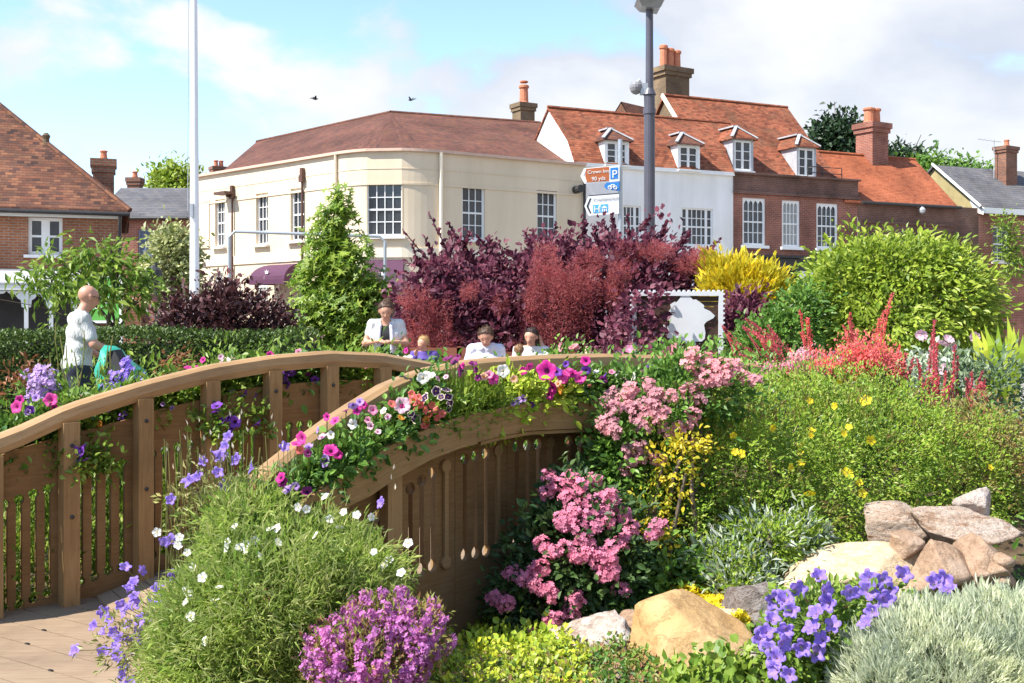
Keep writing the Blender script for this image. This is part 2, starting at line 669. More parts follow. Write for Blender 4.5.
# ------------------------------------------------------------------ smooth bodies from a distance field
def nets(Fv, org, h):
    nx, ny, nz = Fv.shape
    neg = Fv < 0
    c = np.zeros((nx - 1, ny - 1, nz - 1), np.int8)
    for a in (0, 1):
        for b in (0, 1):
            for d in (0, 1):
                c += neg[a:nx - 1 + a, b:ny - 1 + b, d:nz - 1 + d]
    act = (c > 0) & (c < 8)
    idx = np.argwhere(act)
    vid = -np.ones(act.shape, int)
    vid[act] = np.arange(len(idx))
    acc = np.zeros((len(idx), 3))
    cnt = np.zeros(len(idx))
    cor = [(a, b, d) for a in (0, 1) for b in (0, 1) for d in (0, 1)]
    for i in range(8):
        for j in range(i + 1, 8):
            df = [abs(cor[i][k] - cor[j][k]) for k in range(3)]
            if sum(df) != 1:
                continue
            va = Fv[idx[:, 0] + cor[i][0], idx[:, 1] + cor[i][1], idx[:, 2] + cor[i][2]]
            vb = Fv[idx[:, 0] + cor[j][0], idx[:, 1] + cor[j][1], idx[:, 2] + cor[j][2]]
            s = (va < 0) != (vb < 0)
            t = np.where(s, va / np.where(np.abs(va - vb) < 1e-12, 1, va - vb), 0)
            p = np.array(cor[i]) + t[:, None] * (np.array(cor[j]) - np.array(cor[i]))
            acc += np.where(s[:, None], p, 0)
            cnt += s
    V = org + h * (idx + acc / cnt[:, None])
    quads = []
    for ax in range(3):
        o1, o2 = [(1, 2), (2, 0), (0, 1)][ax]
        sl0 = [slice(None)] * 3
        sl1 = [slice(None)] * 3
        sl0[ax] = slice(0, -1)
        sl1[ax] = slice(1, None)
        ch = neg[tuple(sl0)] != neg[tuple(sl1)]
        e = np.argwhere(ch)
        ok = (e[:, o1] > 0) & (e[:, o2] > 0) & (e[:, o1] < Fv.shape[o1] - 1) & (e[:, o2] < Fv.shape[o2] - 1)
        e = e[ok]
        inside0 = neg[e[:, 0], e[:, 1], e[:, 2]]

        def g(d1, d2):
            q = e.copy()
            q[:, o1] += d1
            q[:, o2] += d2
            return vid[q[:, 0], q[:, 1], q[:, 2]]
        Q = np.stack([g(-1, -1), g(0, -1), g(0, 0), g(-1, 0)], 1)
        Q[~inside0] = Q[~inside0][:, ::-1]
        quads.append(Q)
    return V, np.concatenate(quads)


def sdf_eval(parts, h=.012, k=.025, clip=None, pad=.05):
    """parts: ('c', a, b, ra, rb) tapered capsule | ('e', centre, radii). clip(X,Y,Z) -> value to intersect with"""
    lo = np.full(3, 1e9)
    hi = -lo
    for p in parts:
        if p[0] == 'c':
            r = max(p[3], p[4])
            for q in (p[1], p[2]):
                lo = np.minimum(lo, np.array(q) - r)
                hi = np.maximum(hi, np.array(q) + r)
        else:
            lo = np.minimum(lo, np.array(p[1]) - np.array(p[2]))
            hi = np.maximum(hi, np.array(p[1]) + np.array(p[2]))
    lo -= pad
    hi += pad
    n = np.ceil((hi - lo) / h).astype(int) + 1
    ax = [lo[i] + h * np.arange(n[i]) for i in range(3)]
    D = np.full(n, .3, np.float32)
    for p in parts:
        if p[0] == 'c':
            a, b = np.array(p[1], float), np.array(p[2], float)
            r = max(p[3], p[4])
            l2, h2 = np.minimum(a, b) - r - .08, np.maximum(a, b) + r + .08
        else:
            l2, h2 = np.array(p[1]) - np.array(p[2]) - .08, np.array(p[1]) + np.array(p[2]) + .08
        i0 = np.maximum(0, np.floor((l2 - lo) / h).astype(int))
        i1 = np.minimum(n, np.ceil((h2 - lo) / h).astype(int) + 1)
        X, Y, Z = np.meshgrid(*[ax[i][i0[i]:i1[i]] for i in range(3)], indexing='ij')
        if p[0] == 'c':
            d = b - a
            t = np.clip(((X - a[0]) * d[0] + (Y - a[1]) * d[1] + (Z - a[2]) * d[2]) / max(1e-9, d @ d), 0, 1)
            dist = np.sqrt((X - a[0] - t * d[0]) ** 2 + (Y - a[1] - t * d[1]) ** 2 + (Z - a[2] - t * d[2]) ** 2) - (p[3] + t * (p[4] - p[3]))
        else:
            cc, rr = p[1], p[2]
            q = np.sqrt(((X - cc[0]) / rr[0]) ** 2 + ((Y - cc[1]) / rr[1]) ** 2 + ((Z - cc[2]) / rr[2]) ** 2)
            dist = (q - 1) * min(rr)
        sl = tuple(slice(i0[i], i1[i]) for i in range(3))
        cur = D[sl]
        kk = p[5] if p[0] == 'c' and len(p) > 5 else k
        hh = np.clip(.5 + .5 * (cur - dist) / kk, 0, 1)
        D[sl] = cur * (1 - hh) + dist * hh - kk * hh * (1 - hh)
    if clip is not None:
        X, Y, Z = np.meshgrid(*ax, indexing='ij')
        D = np.maximum(D, clip(X, Y, Z))
    return nets(D, lo, h)


def sdf_obj(name, parts, mat, parent, rz=0., at=(0, 0, 0), h=.012, k=.025, clip=None, scale=1.):
    V, Q = sdf_eval(parts, h, k, clip)
    c, s = math.cos(rz), math.sin(rz)
    V = V * scale
    V = np.stack([V[:, 0] * c - V[:, 1] * s, V[:, 0] * s + V[:, 1] * c, V[:, 2]], 1) + np.array(at, float)
    base = ROOT[parent.name] if parent is not None else np.array(at, float)
    me = mesh_np(name, V - base, Q.ravel(), np.full(len(Q), 4), [mat], None, None, True)
    return link(name, me, parent, None if parent is not None else at)

# ================================================================== camera, light, sky
cam = bpy.data.cameras.new('Camera')
cam.sensor_width = 36
cam.lens = 36 * F / 1024
cam.shift_y = -(341.5 - HZ) / 1024
cam.clip_end = 3000
cam.clip_start = .05
co = bpy.data.objects.new('Camera', cam)
COL.objects.link(co)
co.location = (0, 0, H)
co.rotation_euler = (PI / 2, 0, 0)
SC.camera = co

EL = math.radians(50)
AZ = nrm([-.89, -.456, 0])
SUN = np.array([AZ[0] * math.cos(EL), AZ[1] * math.cos(EL), math.sin(EL)])
sl = bpy.data.lights.new('Sun', 'SUN')
sl.energy = 4.0
sl.angle = math.radians(.5)
sl.color = (1, .95, .86)
so = bpy.data.objects.new('Sun', sl)
COL.objects.link(so)
so.rotation_euler = Vector(SUN).to_track_quat('Z', 'Y').to_euler()

w = bpy.data.worlds.new('World')
SC.world = w
w.use_nodes = True
nt = w.node_tree
nt.nodes.clear()
sky = nt.nodes.new('ShaderNodeTexSky')
sky.sky_type = 'NISHITA'
sky.sun_disc = False
sky.sun_elevation = EL
sky.sun_rotation = math.atan2(AZ[0], AZ[1])
sky.air_density = 1.0
sky.dust_density = .1
sky.ozone_density = 2.5
bg = nt.nodes.new('ShaderNodeBackground')
bg.inputs[1].default_value = .13
nt.links.new(sky.outputs[0], bg.inputs[0])
# clouds: cumulus bank in the dome, thicker to the right (east)
tc = nt.nodes.new('ShaderNodeTexCoord')
sep = nt.nodes.new('ShaderNodeSeparateXYZ')
nt.links.new(tc.outputs['Generated'], sep.inputs[0])


def wm(op, a, b=None, c=None):
    q = nt.nodes.new('ShaderNodeMath')
    q.operation = op
    for i, v in enumerate((a, b, c)):
        if v is None:
            continue
        if isinstance(v, (int, float)):
            q.inputs[i].default_value = v
        else:
            nt.links.new(v, q.inputs[i])
    return q.outputs[0]


mp = nt.nodes.new('ShaderNodeMapping')
mp.inputs['Scale'].default_value = (1, 1, 1.7)
mp.inputs['Location'].default_value = (.35, .2, .05)
nt.links.new(tc.outputs['Generated'], mp.inputs[0])
n1 = nt.nodes.new('ShaderNodeTexNoise')
n1.inputs['Scale'].default_value = 5.5
n1.inputs['Detail'].default_value = 9
n1.inputs['Roughness'].default_value = .52
n1.inputs['Distortion'].default_value = .2
nt.links.new(mp.outputs[0], n1.inputs['Vector'])
n2 = nt.nodes.new('ShaderNodeTexNoise')
n2.inputs['Scale'].default_value = 2.6
n2.inputs['Detail'].default_value = 5
nt.links.new(mp.outputs[0], n2.inputs['Vector'])
cov = wm('MULTIPLY_ADD', sep.outputs[0], .60, .085)          # more cloud towards +x
cov = wm('MINIMUM', cov, .20)
cov = wm('MAXIMUM', cov, .015)
low = wm('MULTIPLY_ADD', sep.outputs[2], -.45, .10)         # and towards the horizon
den = wm('ADD', wm('ADD', n1.outputs[0], cov), low)
mr = nt.nodes.new('ShaderNodeMapRange')
mr.interpolation_type = 'SMOOTHSTEP'
mr.inputs[1].default_value = .49
mr.inputs[2].default_value = .62
nt.links.new(den, mr.inputs[0])
ccol = nt.nodes.new('ShaderNodeValToRGB')
ccol.color_ramp.elements[0].position = .42
ccol.color_ramp.elements[0].color = (.66, .70, .80, 1)
ccol.color_ramp.elements[1].position = .58
ccol.color_ramp.elements[1].color = (1, 1, 1, 1)
nt.links.new(wm('MULTIPLY_ADD', n1.outputs[0], .55, wm('MULTIPLY', n2.outputs[0], .45)), ccol.inputs[0])
bgc = nt.nodes.new('ShaderNodeBackground')
bgc.inputs[1].default_value = .445
nt.links.new(ccol.outputs[0], bgc.inputs[0])
mx = nt.nodes.new('ShaderNodeMixShader')
nt.links.new(wm('MULTIPLY', mr.outputs[0], .93), mx.inputs[0])
nt.links.new(bg.outputs[0], mx.inputs[1])
nt.links.new(bgc.outputs[0], mx.inputs[2])
wo = nt.nodes.new('ShaderNodeOutputWorld')
nt.links.new(mx.outputs[0], wo.inputs[0])
vs = SC.view_settings
vs.view_transform = 'Standard'
vs.look = 'None'
vs.gamma = 1
vs.exposure = 1.24

# ================================================================== materials of the place
M = {}
M['cream'] = m_render('cream_render', (.71, .59, .43))
M['cream_trim'] = m_plain('cream_trim', (.80, .70, .54), .8, .04, 2, spec=.2)
M['white'] = m_plain('white_paint', (.80, .80, .78), .5, .03, 3)
M['whitewall'] = m_render('painted_brick_white', (.87, .85, .82), .07)
M['lead'] = m_plain('lead_sheet', (.40, .41, .43), .5, .15, 4)
M['iron'] = m_plain('dark_iron', (.03, .028, .028), .5, .2, 5)
M['brownpipe'] = m_plain('brown_downpipe', (.10, .045, .03), .5, .2, 5)
M['brick'] = m_brick('red_brick', (.40, .12, .07), (.31, .085, .055), (.36, .27, .22))
M['brickdark'] = m_brick('weathered_brick', (.24, .105, .075), (.18, .08, .06), (.22, .17, .14))
M['brickor'] = m_brick('orange_brick', (.42, .16, .075), (.34, .12, .06), (.36, .27, .2))
M['brickchim'] = m_brick('chimney_brick', (.34, .13, .07), (.22, .09, .06), (.25, .2, .16), var=.4)
M['brickold'] = m_brick('sooty_brick', (.26, .17, .09), (.2, .13, .08), (.2, .17, .12))
M['pot'] = m_plain('terracotta', (.52, .19, .10), .8, .2, 8)
M['tile_or'] = m_tiles('orange_clay_tiles', [(.15, .05, .030), (.29, .090, .045), (.36, .125, .065), (.22, .07, .038)], moss=(.13, .08, .045), patch=(.55, 1.15))
M['tile_bright'] = m_tiles('bright_clay_tiles', [(.28, .078, .036), (.40, .125, .058), (.34, .10, .045)], patch=(.65, 1.12))
M['tile_br'] = m_tiles('brown_clay_tiles', [(.10, .045, .034), (.19, .078, .050), (.15, .06, .042), (.10, .055, .042)], moss=(.17, .08, .042), patch=(.65, 1.2))
M['tile_mix'] = m_tiles('mottled_clay_tiles', [(.05, .028, .024), (.19, .075, .042), (.10, .048, .034), (.24, .105, .055), (.08, .042, .033)], w=.18, h=.12, patch=(.7, 1.2))
M['slate'] = m_tiles('grey_slates', [(.10, .10, .11), (.15, .14, .14), (.12, .12, .13)], w=.25, h=.2, patch=(.75, 1.2))
M['gablerender'] = m_plain('ochre_render', (.36, .30, .15), .9, .2, 2, spec=.2)
M['shop'] = m_plain('shopfront_black', (.02, .02, .022), .4, .2, 3)
M['awn'] = m_plain('purple_canvas', (.085, .024, .062), .8, .1, 3)
M['poster'] = m_plain('awning_emblem_white', (.75, .72, .74), .8, .05, 3)
g_, nt_, N_, L_ = new_mat('window_glass')
nz = noise(nt_, .7, 3)
rp = ramp(nt_, [(.012, .014, .018), (.06, .065, .075)], [.35, .7])
L_.new(nz.outputs[0], rp.inputs[0])
finish(nt_, rp.outputs[0], .06, spec=.6)
M['glass'] = g_
M['curtain'] = m_plain('net_curtain_glass', (.30, .30, .28), .15, .2, 4)
M['blueframe'] = m_plain('blue_grey_paint', (.20, .25, .33), .5, .1, 3)
M['blueglass'] = m_plain('pale_reflecting_glass', (.12, .16, .24), .08, .3, 1.5)
M['verandah'] = m_plain('grey_verandah_roof', (.45, .45, .45), .6, .1, 3)
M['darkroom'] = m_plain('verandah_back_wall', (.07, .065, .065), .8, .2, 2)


class Fac:
    """a vertical facade: origin, direction to the right, outward normal"""

    def __init__(s, a, b):
        s.O = np.array([a[0], a[1], 0.])
        d = np.array([b[0] - a[0], b[1] - a[1], 0.])
        s.L = float(np.linalg.norm(d))
        s.u = d / s.L
        s.n = np.array([s.u[1], -s.u[0], 0.])
        if s.n @ s.O > 0:
            pass
        s.ax = (s.u, -s.n, np.array([0, 0, 1.]))

    def pt(s, u, z, d=0.):
        return s.O + s.u * u + s.n * d + np.array([0, 0, z])

    def hit(s, px, py, d=0.):
        r = np.array([(px - CX) / F, 1, (HZ - py) / F])
        o = np.array([0, 0, H]) - (s.O + s.n * d)
        t = -(o @ s.n) / (r @ s.n)
        q = np.array([0, 0, H]) + r * t
        return float((q - s.O) @ s.u), float(q[2])

    def rect(s, px0, py0, px1, py1, d=0.):
        u0, za = s.hit(px0, py0, d)
        u1, zb = s.hit(px1, py1, d)
        return u0, u1, zb, za


def wall(mb, fac, u0, u1, z0, z1, holes=(), rev=.14, m=0):
    us = sorted({u0, u1} | {v for h_ in holes for v in h_[:2] if u0 < v < u1})
    zs = sorted({z0, z1} | {v for h_ in holes for v in h_[2:] if z0 < v < z1})
    for i in range(len(us) - 1):
        for j in range(len(zs) - 1):
            cu, cz = (us[i] + us[i + 1]) / 2, (zs[j] + zs[j + 1]) / 2
            if any(h_[0] < cu < h_[1] and h_[2] < cz < h_[3] for h_ in holes):
                continue
            c = [(us[i], zs[j]), (us[i + 1], zs[j]), (us[i + 1], zs[j + 1]), (us[i], zs[j + 1])]
            mb.poly([fac.pt(*q) for q in c], uv=[(q[0] + fac.O[0], q[1]) for q in c], m=m)
    for a, b, c, d in holes:
        for p, q in (((a, c), (b, c)), ((b, c), (b, d)), ((b, d), (a, d)), ((a, d), (a, c))):
            w_ = math.hypot(q[0] - p[0], q[1] - p[1])
            mb.poly([fac.pt(*p), fac.pt(*p, -rev), fac.pt(*q, -rev), fac.pt(*q)], uv=[(0, 0), (0, rev), (w_, rev), (w_, 0)], m=m)


def window(fac, r, cols, rows, parent, frame='white', inset=.10, bar=.028, fw=.07, sill=True, pane='glass', sash=True, arched=False,
           sillw=.08, mull=()):
    """one window: a framed casement with bars, its pane and its sill as sub-parts"""
    u0, u1, z0, z1 = r
    f = MB()
    d = -inset
    def rb(a, b, c, e, d0, th):
        f.box(fac.pt((a + b) / 2, (c + e) / 2, d0 - th / 2), (b - a, th, e - c), fac.ax)
    rb(u0, u0 + fw, z0, z1, d, .08)
    rb(u1 - fw, u1, z0, z1, d, .08)
    rb(u0 + fw, u1 - fw, z1 - fw, z1, d, .08)
    rb(u0 + fw, u1 - fw, z0, z0 + fw, d, .08)
    zm = (z0 + z1) / 2
    if sash:
        rb(u0 + fw, u1 - fw, zm - .03, zm + .03, d - .008, .06)
    for i in range(1, cols):
        x = u0 + fw + (u1 - u0 - 2 * fw) * i / cols
        b_ = bar * (3.6 if i in mull else 1)
        rb(x - b_ / 2, x + b_ / 2, z0 + fw, z1 - fw, d - .015, .045)
    for j in range(1, rows):
        z = z0 + fw + (z1 - z0 - 2 * fw) * j / rows
        if sash and abs(z - zm) < .05:
            continue
        rb(u0 + fw, u1 - fw, z - bar / 2, z + bar / 2, d - .019, .04)
    if arched:
        cw = (u1 - u0 - 2 * fw) / cols
        zt = z1 - fw
        for i in range(cols):
            a = u0 + fw + i * cw
            for sgn, e in ((1, a), (-1, a + cw)):      # pointed heads: corner fillets
                q = [(e, zt), (e, zt - cw * .75), (e + sgn * cw * .2, zt - cw * .3), (e + sgn * cw * .5, zt)]
                if sgn > 0:
                    pass
                else:
                    q = list(reversed(q))
                q = q if True else q
                f.poly([fac.pt(x, z, d - .012) for x, z in (q if sgn < 0 else q)])
    fo = f.build('window', M[frame], parent)
    g = MB()
    g.poly([fac.pt(u0 + fw / 2, z0 + fw / 2, d - .055), fac.pt(u1 - fw / 2, z0 + fw / 2, d - .055), fac.pt(u1 - fw / 2, z1 - fw / 2, d - .055), fac.pt(u0 + fw / 2, z1 - fw / 2, d - .055)])
    g.build('pane', M[pane], fo)
    if sill:
        s_ = MB()
        s_.box(fac.pt((u0 + u1) / 2, z0 - .05 - .002, .03), (u1 - u0 + .2, .26 if inset > .05 else .2, sillw), fac.ax)
        s_.build('sill', M[frame], fo)
    return fo


def roofface(mb, pts, eave, th=.10, m=0):
    """a pitched face with thickness; uv measured along the eaves and up the slope"""
    pts = [np.asarray(p, float) for p in pts]
    e = nrm(eave)
    n = nrm(np.cross(pts[1] - pts[0], pts[2] - pts[0]))
    if n[2] < 0:
        pts = list(reversed(pts))
        n = -n
    v = np.cross(n, e)
    if v[2] < 0:
        v = -v
    mb.poly(pts, uv=[(float(p @ e), float(p @ v)) for p in pts], m=m)
    low = [p - np.array([0, 0, th]) for p in pts]
    mb.poly(list(reversed(low)), m=m)
    for i in range(len(pts)):
        j = (i + 1) % len(pts)
        mb.poly([pts[i], low[i], low[j], pts[j]], m=m)


def chimney(parent, c, w_, d_, z0, z1, ax, mat, pots=(), caph=.35, name='chimney', potr=.13, poth=.7, cowl=False):
    mb = MB()
    mb.box((c[0], c[1], (z0 + z1 - caph) / 2), (w_, d_, z1 - caph - z0), ax)
    mb.box((c[0], c[1], z1 - caph * .78), (w_ * 1.14, d_ * 1.14, caph * .44), ax)
    mb.box((c[0], c[1], z1 - caph * .28), (w_ * 1.26, d_ * 1.26, caph * .55), ax)
    o = mb.build(name, M[mat], parent)
    for q in pots:
        off, hh = q
        p = MB()
        x = np.array([c[0], c[1], z1]) + np.asarray(ax[0]) * off
        p.lathe(x, [(potr * 1.1, 0), (potr * 1.1, .06), (potr, .1), (potr * .9, hh * .8), (potr * 1.15, hh * .84), (potr * 1.15, hh * .95), (potr * .8, hh)], 12)
        if cowl:
            p.lathe(x + np.array([0, 0, hh]), [(potr * .9, .1), (potr * .95, .16), (potr * .3, .2)], 10)
        p.build('chimney_pot', M['pot'], o)
    return o


# ================================================================== ground
mg, nt2, N2, L2 = new_mat('garden_soil')
n = noise(nt2, 3, 8)
r = ramp(nt2, [(.05, .032, .02), (.12, .085, .05), (.10, .10, .04)], [.3, .5, .7])
L2.new(n.outputs[0], r.inputs[0])
n_f = noise(nt2, 40, 4)
finish(nt2, r.outputs[0], .95, bump=n_f.outputs[0], bstr=.8, bdist=.02, spec=.1)
M['soil'] = mg
xs = np.unique(np.concatenate([np.linspace(-600, -6, 18), np.linspace(-6, 6, 81), np.linspace(6, 600, 18)]))
ys = np.unique(np.concatenate([np.linspace(-60, 2, 8), np.linspace(2, 13, 75), np.linspace(13, 900, 24)]))
gx, gy = np.meshgrid(xs, ys, indexing='ij')
gzv = np.array([[gz(a, b) for b in ys] for a in xs])
V = np.stack([gx, gy, gzv], -1).reshape(-1, 3)
ny_ = len(ys)
qi = np.array([[i * ny_ + j, (i + 1) * ny_ + j, (i + 1) * ny_ + j + 1, i * ny_ + j + 1] for i in range(len(xs) - 1) for j in range(ny_ - 1)])
tag(link('ground', mesh_np('ground', V, qi.ravel(), np.full(len(qi), 4), [M['soil']], None, None, True)), kind='structure')

M['paving'] = m_brick('paving_slabs', (.36, .33, .29), (.30, .28, .25), (.15, .14, .12), .6, .4, .012, .2)
M['asphalt'] = m_plain('asphalt', (.05, .05, .052), .9, .25, 30, bstr=.4, spec=.2)
M['kerb'] = m_plain('kerb_stone', (.34, .33, .31), .85, .15, 8)


def sheet(name, x0, x1, y0, y1, z, mat):
    mb = MB()
    q = [(x0, y0), (x1, y0), (x1, y1), (x0, y1)]
    mb.poly([(*p, z) for p in q], uv=q)
    tag(mb.build(name, M[mat]), kind='structure')


sheet('paved_plaza', -30, 40, 11.6, 25.5, .006, 'paving')
sheet('road', -80, 80, 25.52, 33, .004, 'asphalt')
mb = MB()
mb.box((0, 25.4, .04), (160, .24, .12))
mb.box((0, 33.1, .06), (160, .2, .12))
tag(mb.build('kerb', M['kerb']), kind='structure')
sheet('pavement', -80, 80, 33.2, 60, .10, 'paving')
mb = MB()
for i in range(22):
    x = -42 + i * 4
    mb.poly([(x, 29.2, .008), (x + 2, 29.2, .008), (x + 2, 29.32, .008), (x, 29.32, .008)])
tag(mb.build('road_markings', M['white']), kind='structure')

# ================================================================== brick cottage at the left
bc = thing('brick_cottage', 'orange brick cottage with a steep mottled tile roof and a white verandah', 'house', (-14, 31, 0))
CU, CB = nrm([.94, .334, 0]), nrm([-.334, .94, 0])
CC = np.array([-11.0, 31, 0])
f1 = Fac((CC - 13 * CU)[:2], CC[:2])
rw = f1.rect(28, 217, 62.5, 255)
mb = MB()
wall(mb, f1, 0, f1.L, 0, 4.55, [rw])


def cp(u, d, z):
    """cottage point: u from the right-hand corner, d towards the back"""
    return CC + CU * u + CB * d + np.array([0, 0, z])


for q in ([(0, 0), (0, 7)], [(0, 7), (-13, 7)], [(-13, 7), (-13, 0)]):
    (a, b), (c_, d_) = q
    mb.poly([cp(a, b, 0), cp(c_, d_, 0), cp(c_, d_, 4.55), cp(a, b, 4.55)])
mb.build('wall', M['brickor'], bc)
window(f1, rw, 2, 2, bc, sash=False, fw=.09, mull=(1,), bar=.06)
mb = MB()
ex, E = .22, 4.52
a, b, c_, d_ = cp(-13.2, -ex, E), cp(ex, -ex, E), cp(ex, 7 + ex, E), cp(-13.2, 7 + ex, E)
r1, r2 = cp(-3.5, 3.5, 7.95), cp(-13.2, 3.5, 7.95)
roofface(mb, [a, b, r1, r2], CU, .12)
roofface(mb, [b, c_, r1], CB, .12)
roofface(mb, [c_, d_, r2, r1], CU, .12)
ro = mb.build('roof', M['tile_mix'], bc)
mb = MB()
mb.tube([r1, b], .08, 8)
mb.tube([r1, r2], .08, 8)
mb.build('ridge_tiles', M['tile_mix'], ro)
mb = MB()
mb.lathe(b + (r1 - b) * .62, [(.10, -.1), (.09, .1), (.12, .2), (.05, .28)], 10)
mb.build('finial', M['brickold'], ro)
mb = MB()
mb.box(f1.pt(6.5, 4.38, .10), (13, .05, .2), f1.ax)
mb.build('fascia', M['white'], bc)
mb = MB()
mb.tube([cp(-13, -.32, 4.42), cp(.2, -.32, 4.40)], .06, 8)
mb.tube([cp(-.05, -.2, 4.4), cp(-.05, -.1, 0)], .045, 8)
mb.build('gutter', M['iron'], bc)
# verandah
fv = Fac(f1.pt(0, 0, 1.8)[:2], f1.pt(13, 0, 1.8)[:2])
uv0, uv1 = 1.0, fv.hit(80, 290)[0]
zv0, zv1 = fv.hit(30, 285)[1], fv.hit(30, 285)[1] + .42
mb = MB()
mb.hexa([fv.pt(uv0, zv0, 0), fv.pt(uv1, zv0, 0), fv.pt(uv1, zv1, -1.79), fv.pt(uv0, zv1, -1.79)], [fv.pt(uv0, zv0 + .06, 0), fv.pt(uv1, zv0 + .06, 0), fv.pt(uv1, zv1 + .06, -1.79), fv.pt(uv0, zv1 + .06, -1.79)])
mb.build('verandah_roof', M['verandah'], bc)
for px in (26, 51, -14, 76):
    u_ = fv.hit(px, 300)[0]
    mb = MB()
    zz = zv0 - .02
    mb.box(fv.pt(u_, zz / 2, -.1), (.10, .10, zz), fv.ax)
    mb.box(fv.pt(u_, .1, -.1), (.16, .16, .2), fv.ax)
    for sg in (-1, 1):                                # fretted brackets
        pts = [(0, 0), (.42, 0), (.36, -.07), (.22, -.09), (.15, -.2), (.08, -.24), (.06, -.42), (0, -.44)]
        pts = [(sg * (.052 + p[0]), p[1]) for p in pts]
        if sg > 0:
            pts = pts[::-1]
        mb.slab(pts, [], lambda u, v, d, u_=u_: fv.pt(u_ + u, zz - .13 + v, -.09 + d), .03)
    mb.build('verandah_post', M['white'], bc)
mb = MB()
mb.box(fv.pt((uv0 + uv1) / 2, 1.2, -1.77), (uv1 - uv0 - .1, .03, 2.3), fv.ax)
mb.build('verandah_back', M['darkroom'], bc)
mb = MB()
mb.box(fv.pt((uv0 + uv1) / 2, zv0 - .07, -.03), (uv1 - uv0, .04, .13), fv.ax)
mb.build('valance', M['white'], bc)
AXE = np.eye(3)
pc = cp(-.5, 1.7, 0)
chimney(bc, pc[:2], .58, .62, 4.6, P(0, 160, pc[1])[2], (CU, CB, np.array([0, 0, 1.])), 'brickchim', [(.0, .28)], .4, potr=.1)

# board sign, pillar behind the tree
t = thing('notice_board', 'green notice board on a white frame in front of the brick cottage', 'sign', P(105, 330, 27))
mb = MB()
c0 = P(105, 299, 27)
mb.box(c0, (.72, .04, 1.05))
bo = mb.build('board', m_plain('green_board', (.10, .36, .05), .5, .1, 3), t)
mb = MB()
for sx in (-.4, .4):
    mb.box((c0[0] + sx, 27, c0[2] / 2 + .27), (.07, .07, c0[2] + .56))
mb.box((c0[0], 27, c0[2] + .56), (.86, .06, .06))
mb.box((c0[0], 27, c0[2] - .56), (.73, .06, .06))
mb.build('frame', M['white'], t)
mb = MB()
for i in range(5):
    mb.box((c0[0] - .05 + .02 * (i % 2), 26.973, c0[2] + .3 - .13 * i), (.42 - .06 * (i % 3), .006, .035))
mb.build('lettering', M['white'], t)
mb = MB()
p0 = P(135, 330, 28)
zt = P(135, 284, 28)[2]
mb.box((p0[0], 28, zt / 2), (.52, .6, zt))
mb.box((p0[0], 28, zt + .05), (.64, .72, .1))
t = thing('brick_pier', 'square orange brick pier behind the hedge beside the cottage', 'pier', (p0[0], 28, 0))
mb.build('shaft', M['brickor'], t)
t = thing('garden_wall', 'low red brick wall running behind the loose leafy tree', 'wall', (-8.8, 30, 0))
mb = MB()
mb.box((-8.9, 30.3, .9), (1.9, .3, 1.8))
mb.build('brickwork', M['brick'], t)
mb = MB()
mb.box((-8.9, 30.3, 1.84), (2.0, .4, .08))
mb.build('coping', M['kerb'], t)

# ================================================================== slate-roofed house behind the cottage
sh = thing('slate_roofed_house', 'low red brick house with dark slate roof and one blue window', 'house', (-15, 46, 0))
f2 = Fac((P(100, 300, 46)[0], 46), (P(189, 300, 46)[0], 46))
rw = f2.rect(138, 229.5, 158, 259)
zE = P(0, 217.5, 46)[2]
mb = MB()
wall(mb, f2, 0, f2.L, 0, zE, [rw])
x0, x1 = f2.O[0], f2.O[0] + f2.L
mb.poly([(x1, 46, 0), (x1, 52, 0), (x1, 52, zE), (x1, 46, zE)])
mb.poly([(x0, 52, 0), (x0, 46, 0), (x0, 46, zE), (x0, 52, zE)])
mb.build('wall', M['brick'], sh)
window(f2, rw, 3, 4, sh, frame='blueframe', sill=True, pane='blueglass', inset=.06)
mb = MB()
zr = P(0, 188, 49)[2]
roofface(mb, [(x0 - .2, 45.8, zE), (x1 + .1, 45.8, zE), (x1 + .1, 49, zr), (x0 - .2, 49, zr)], (1, 0, 0))
roofface(mb, [(x0 - .2, 52.2, zE), (x1 + .1, 52.2, zE), (x1 + .1, 49, zr), (x0 - .2, 49, zr)], (1, 0, 0))
mb.build('roof', M['slate'], sh)
mb = MB()
mb.tube([(x0 - .2, 45.72, zE - .05), (x1, 45.72, zE - .05)], .07, 8)
mb.build('gutter', M['iron'], sh)
chimney(sh, (P(135, 200, 50)[0], 50), .55, .5, 6.0, P(0, 178, 50)[2] , AXE, 'brickchim', [(-.0, .3)], .35, potr=.12)

# ================================================================== cream building with the rounded corner
cb = thing('cream_building', 'two-storey cream rendered corner building with rounded corner and brown tile roof', 'building', (-4, 39, 0))
A_, B_, C_, D_ = np.array([-12.45, 43.2]), np.array([-5.9, 37.1]), np.array([-2.4, 36.7]), np.array([2.64, 39.8])
K_ = np.array([-4.25, 35.56])


def bez(t):
    return (1 - t) ** 2 * B_ + 2 * t * (1 - t) * K_ + t * t * C_


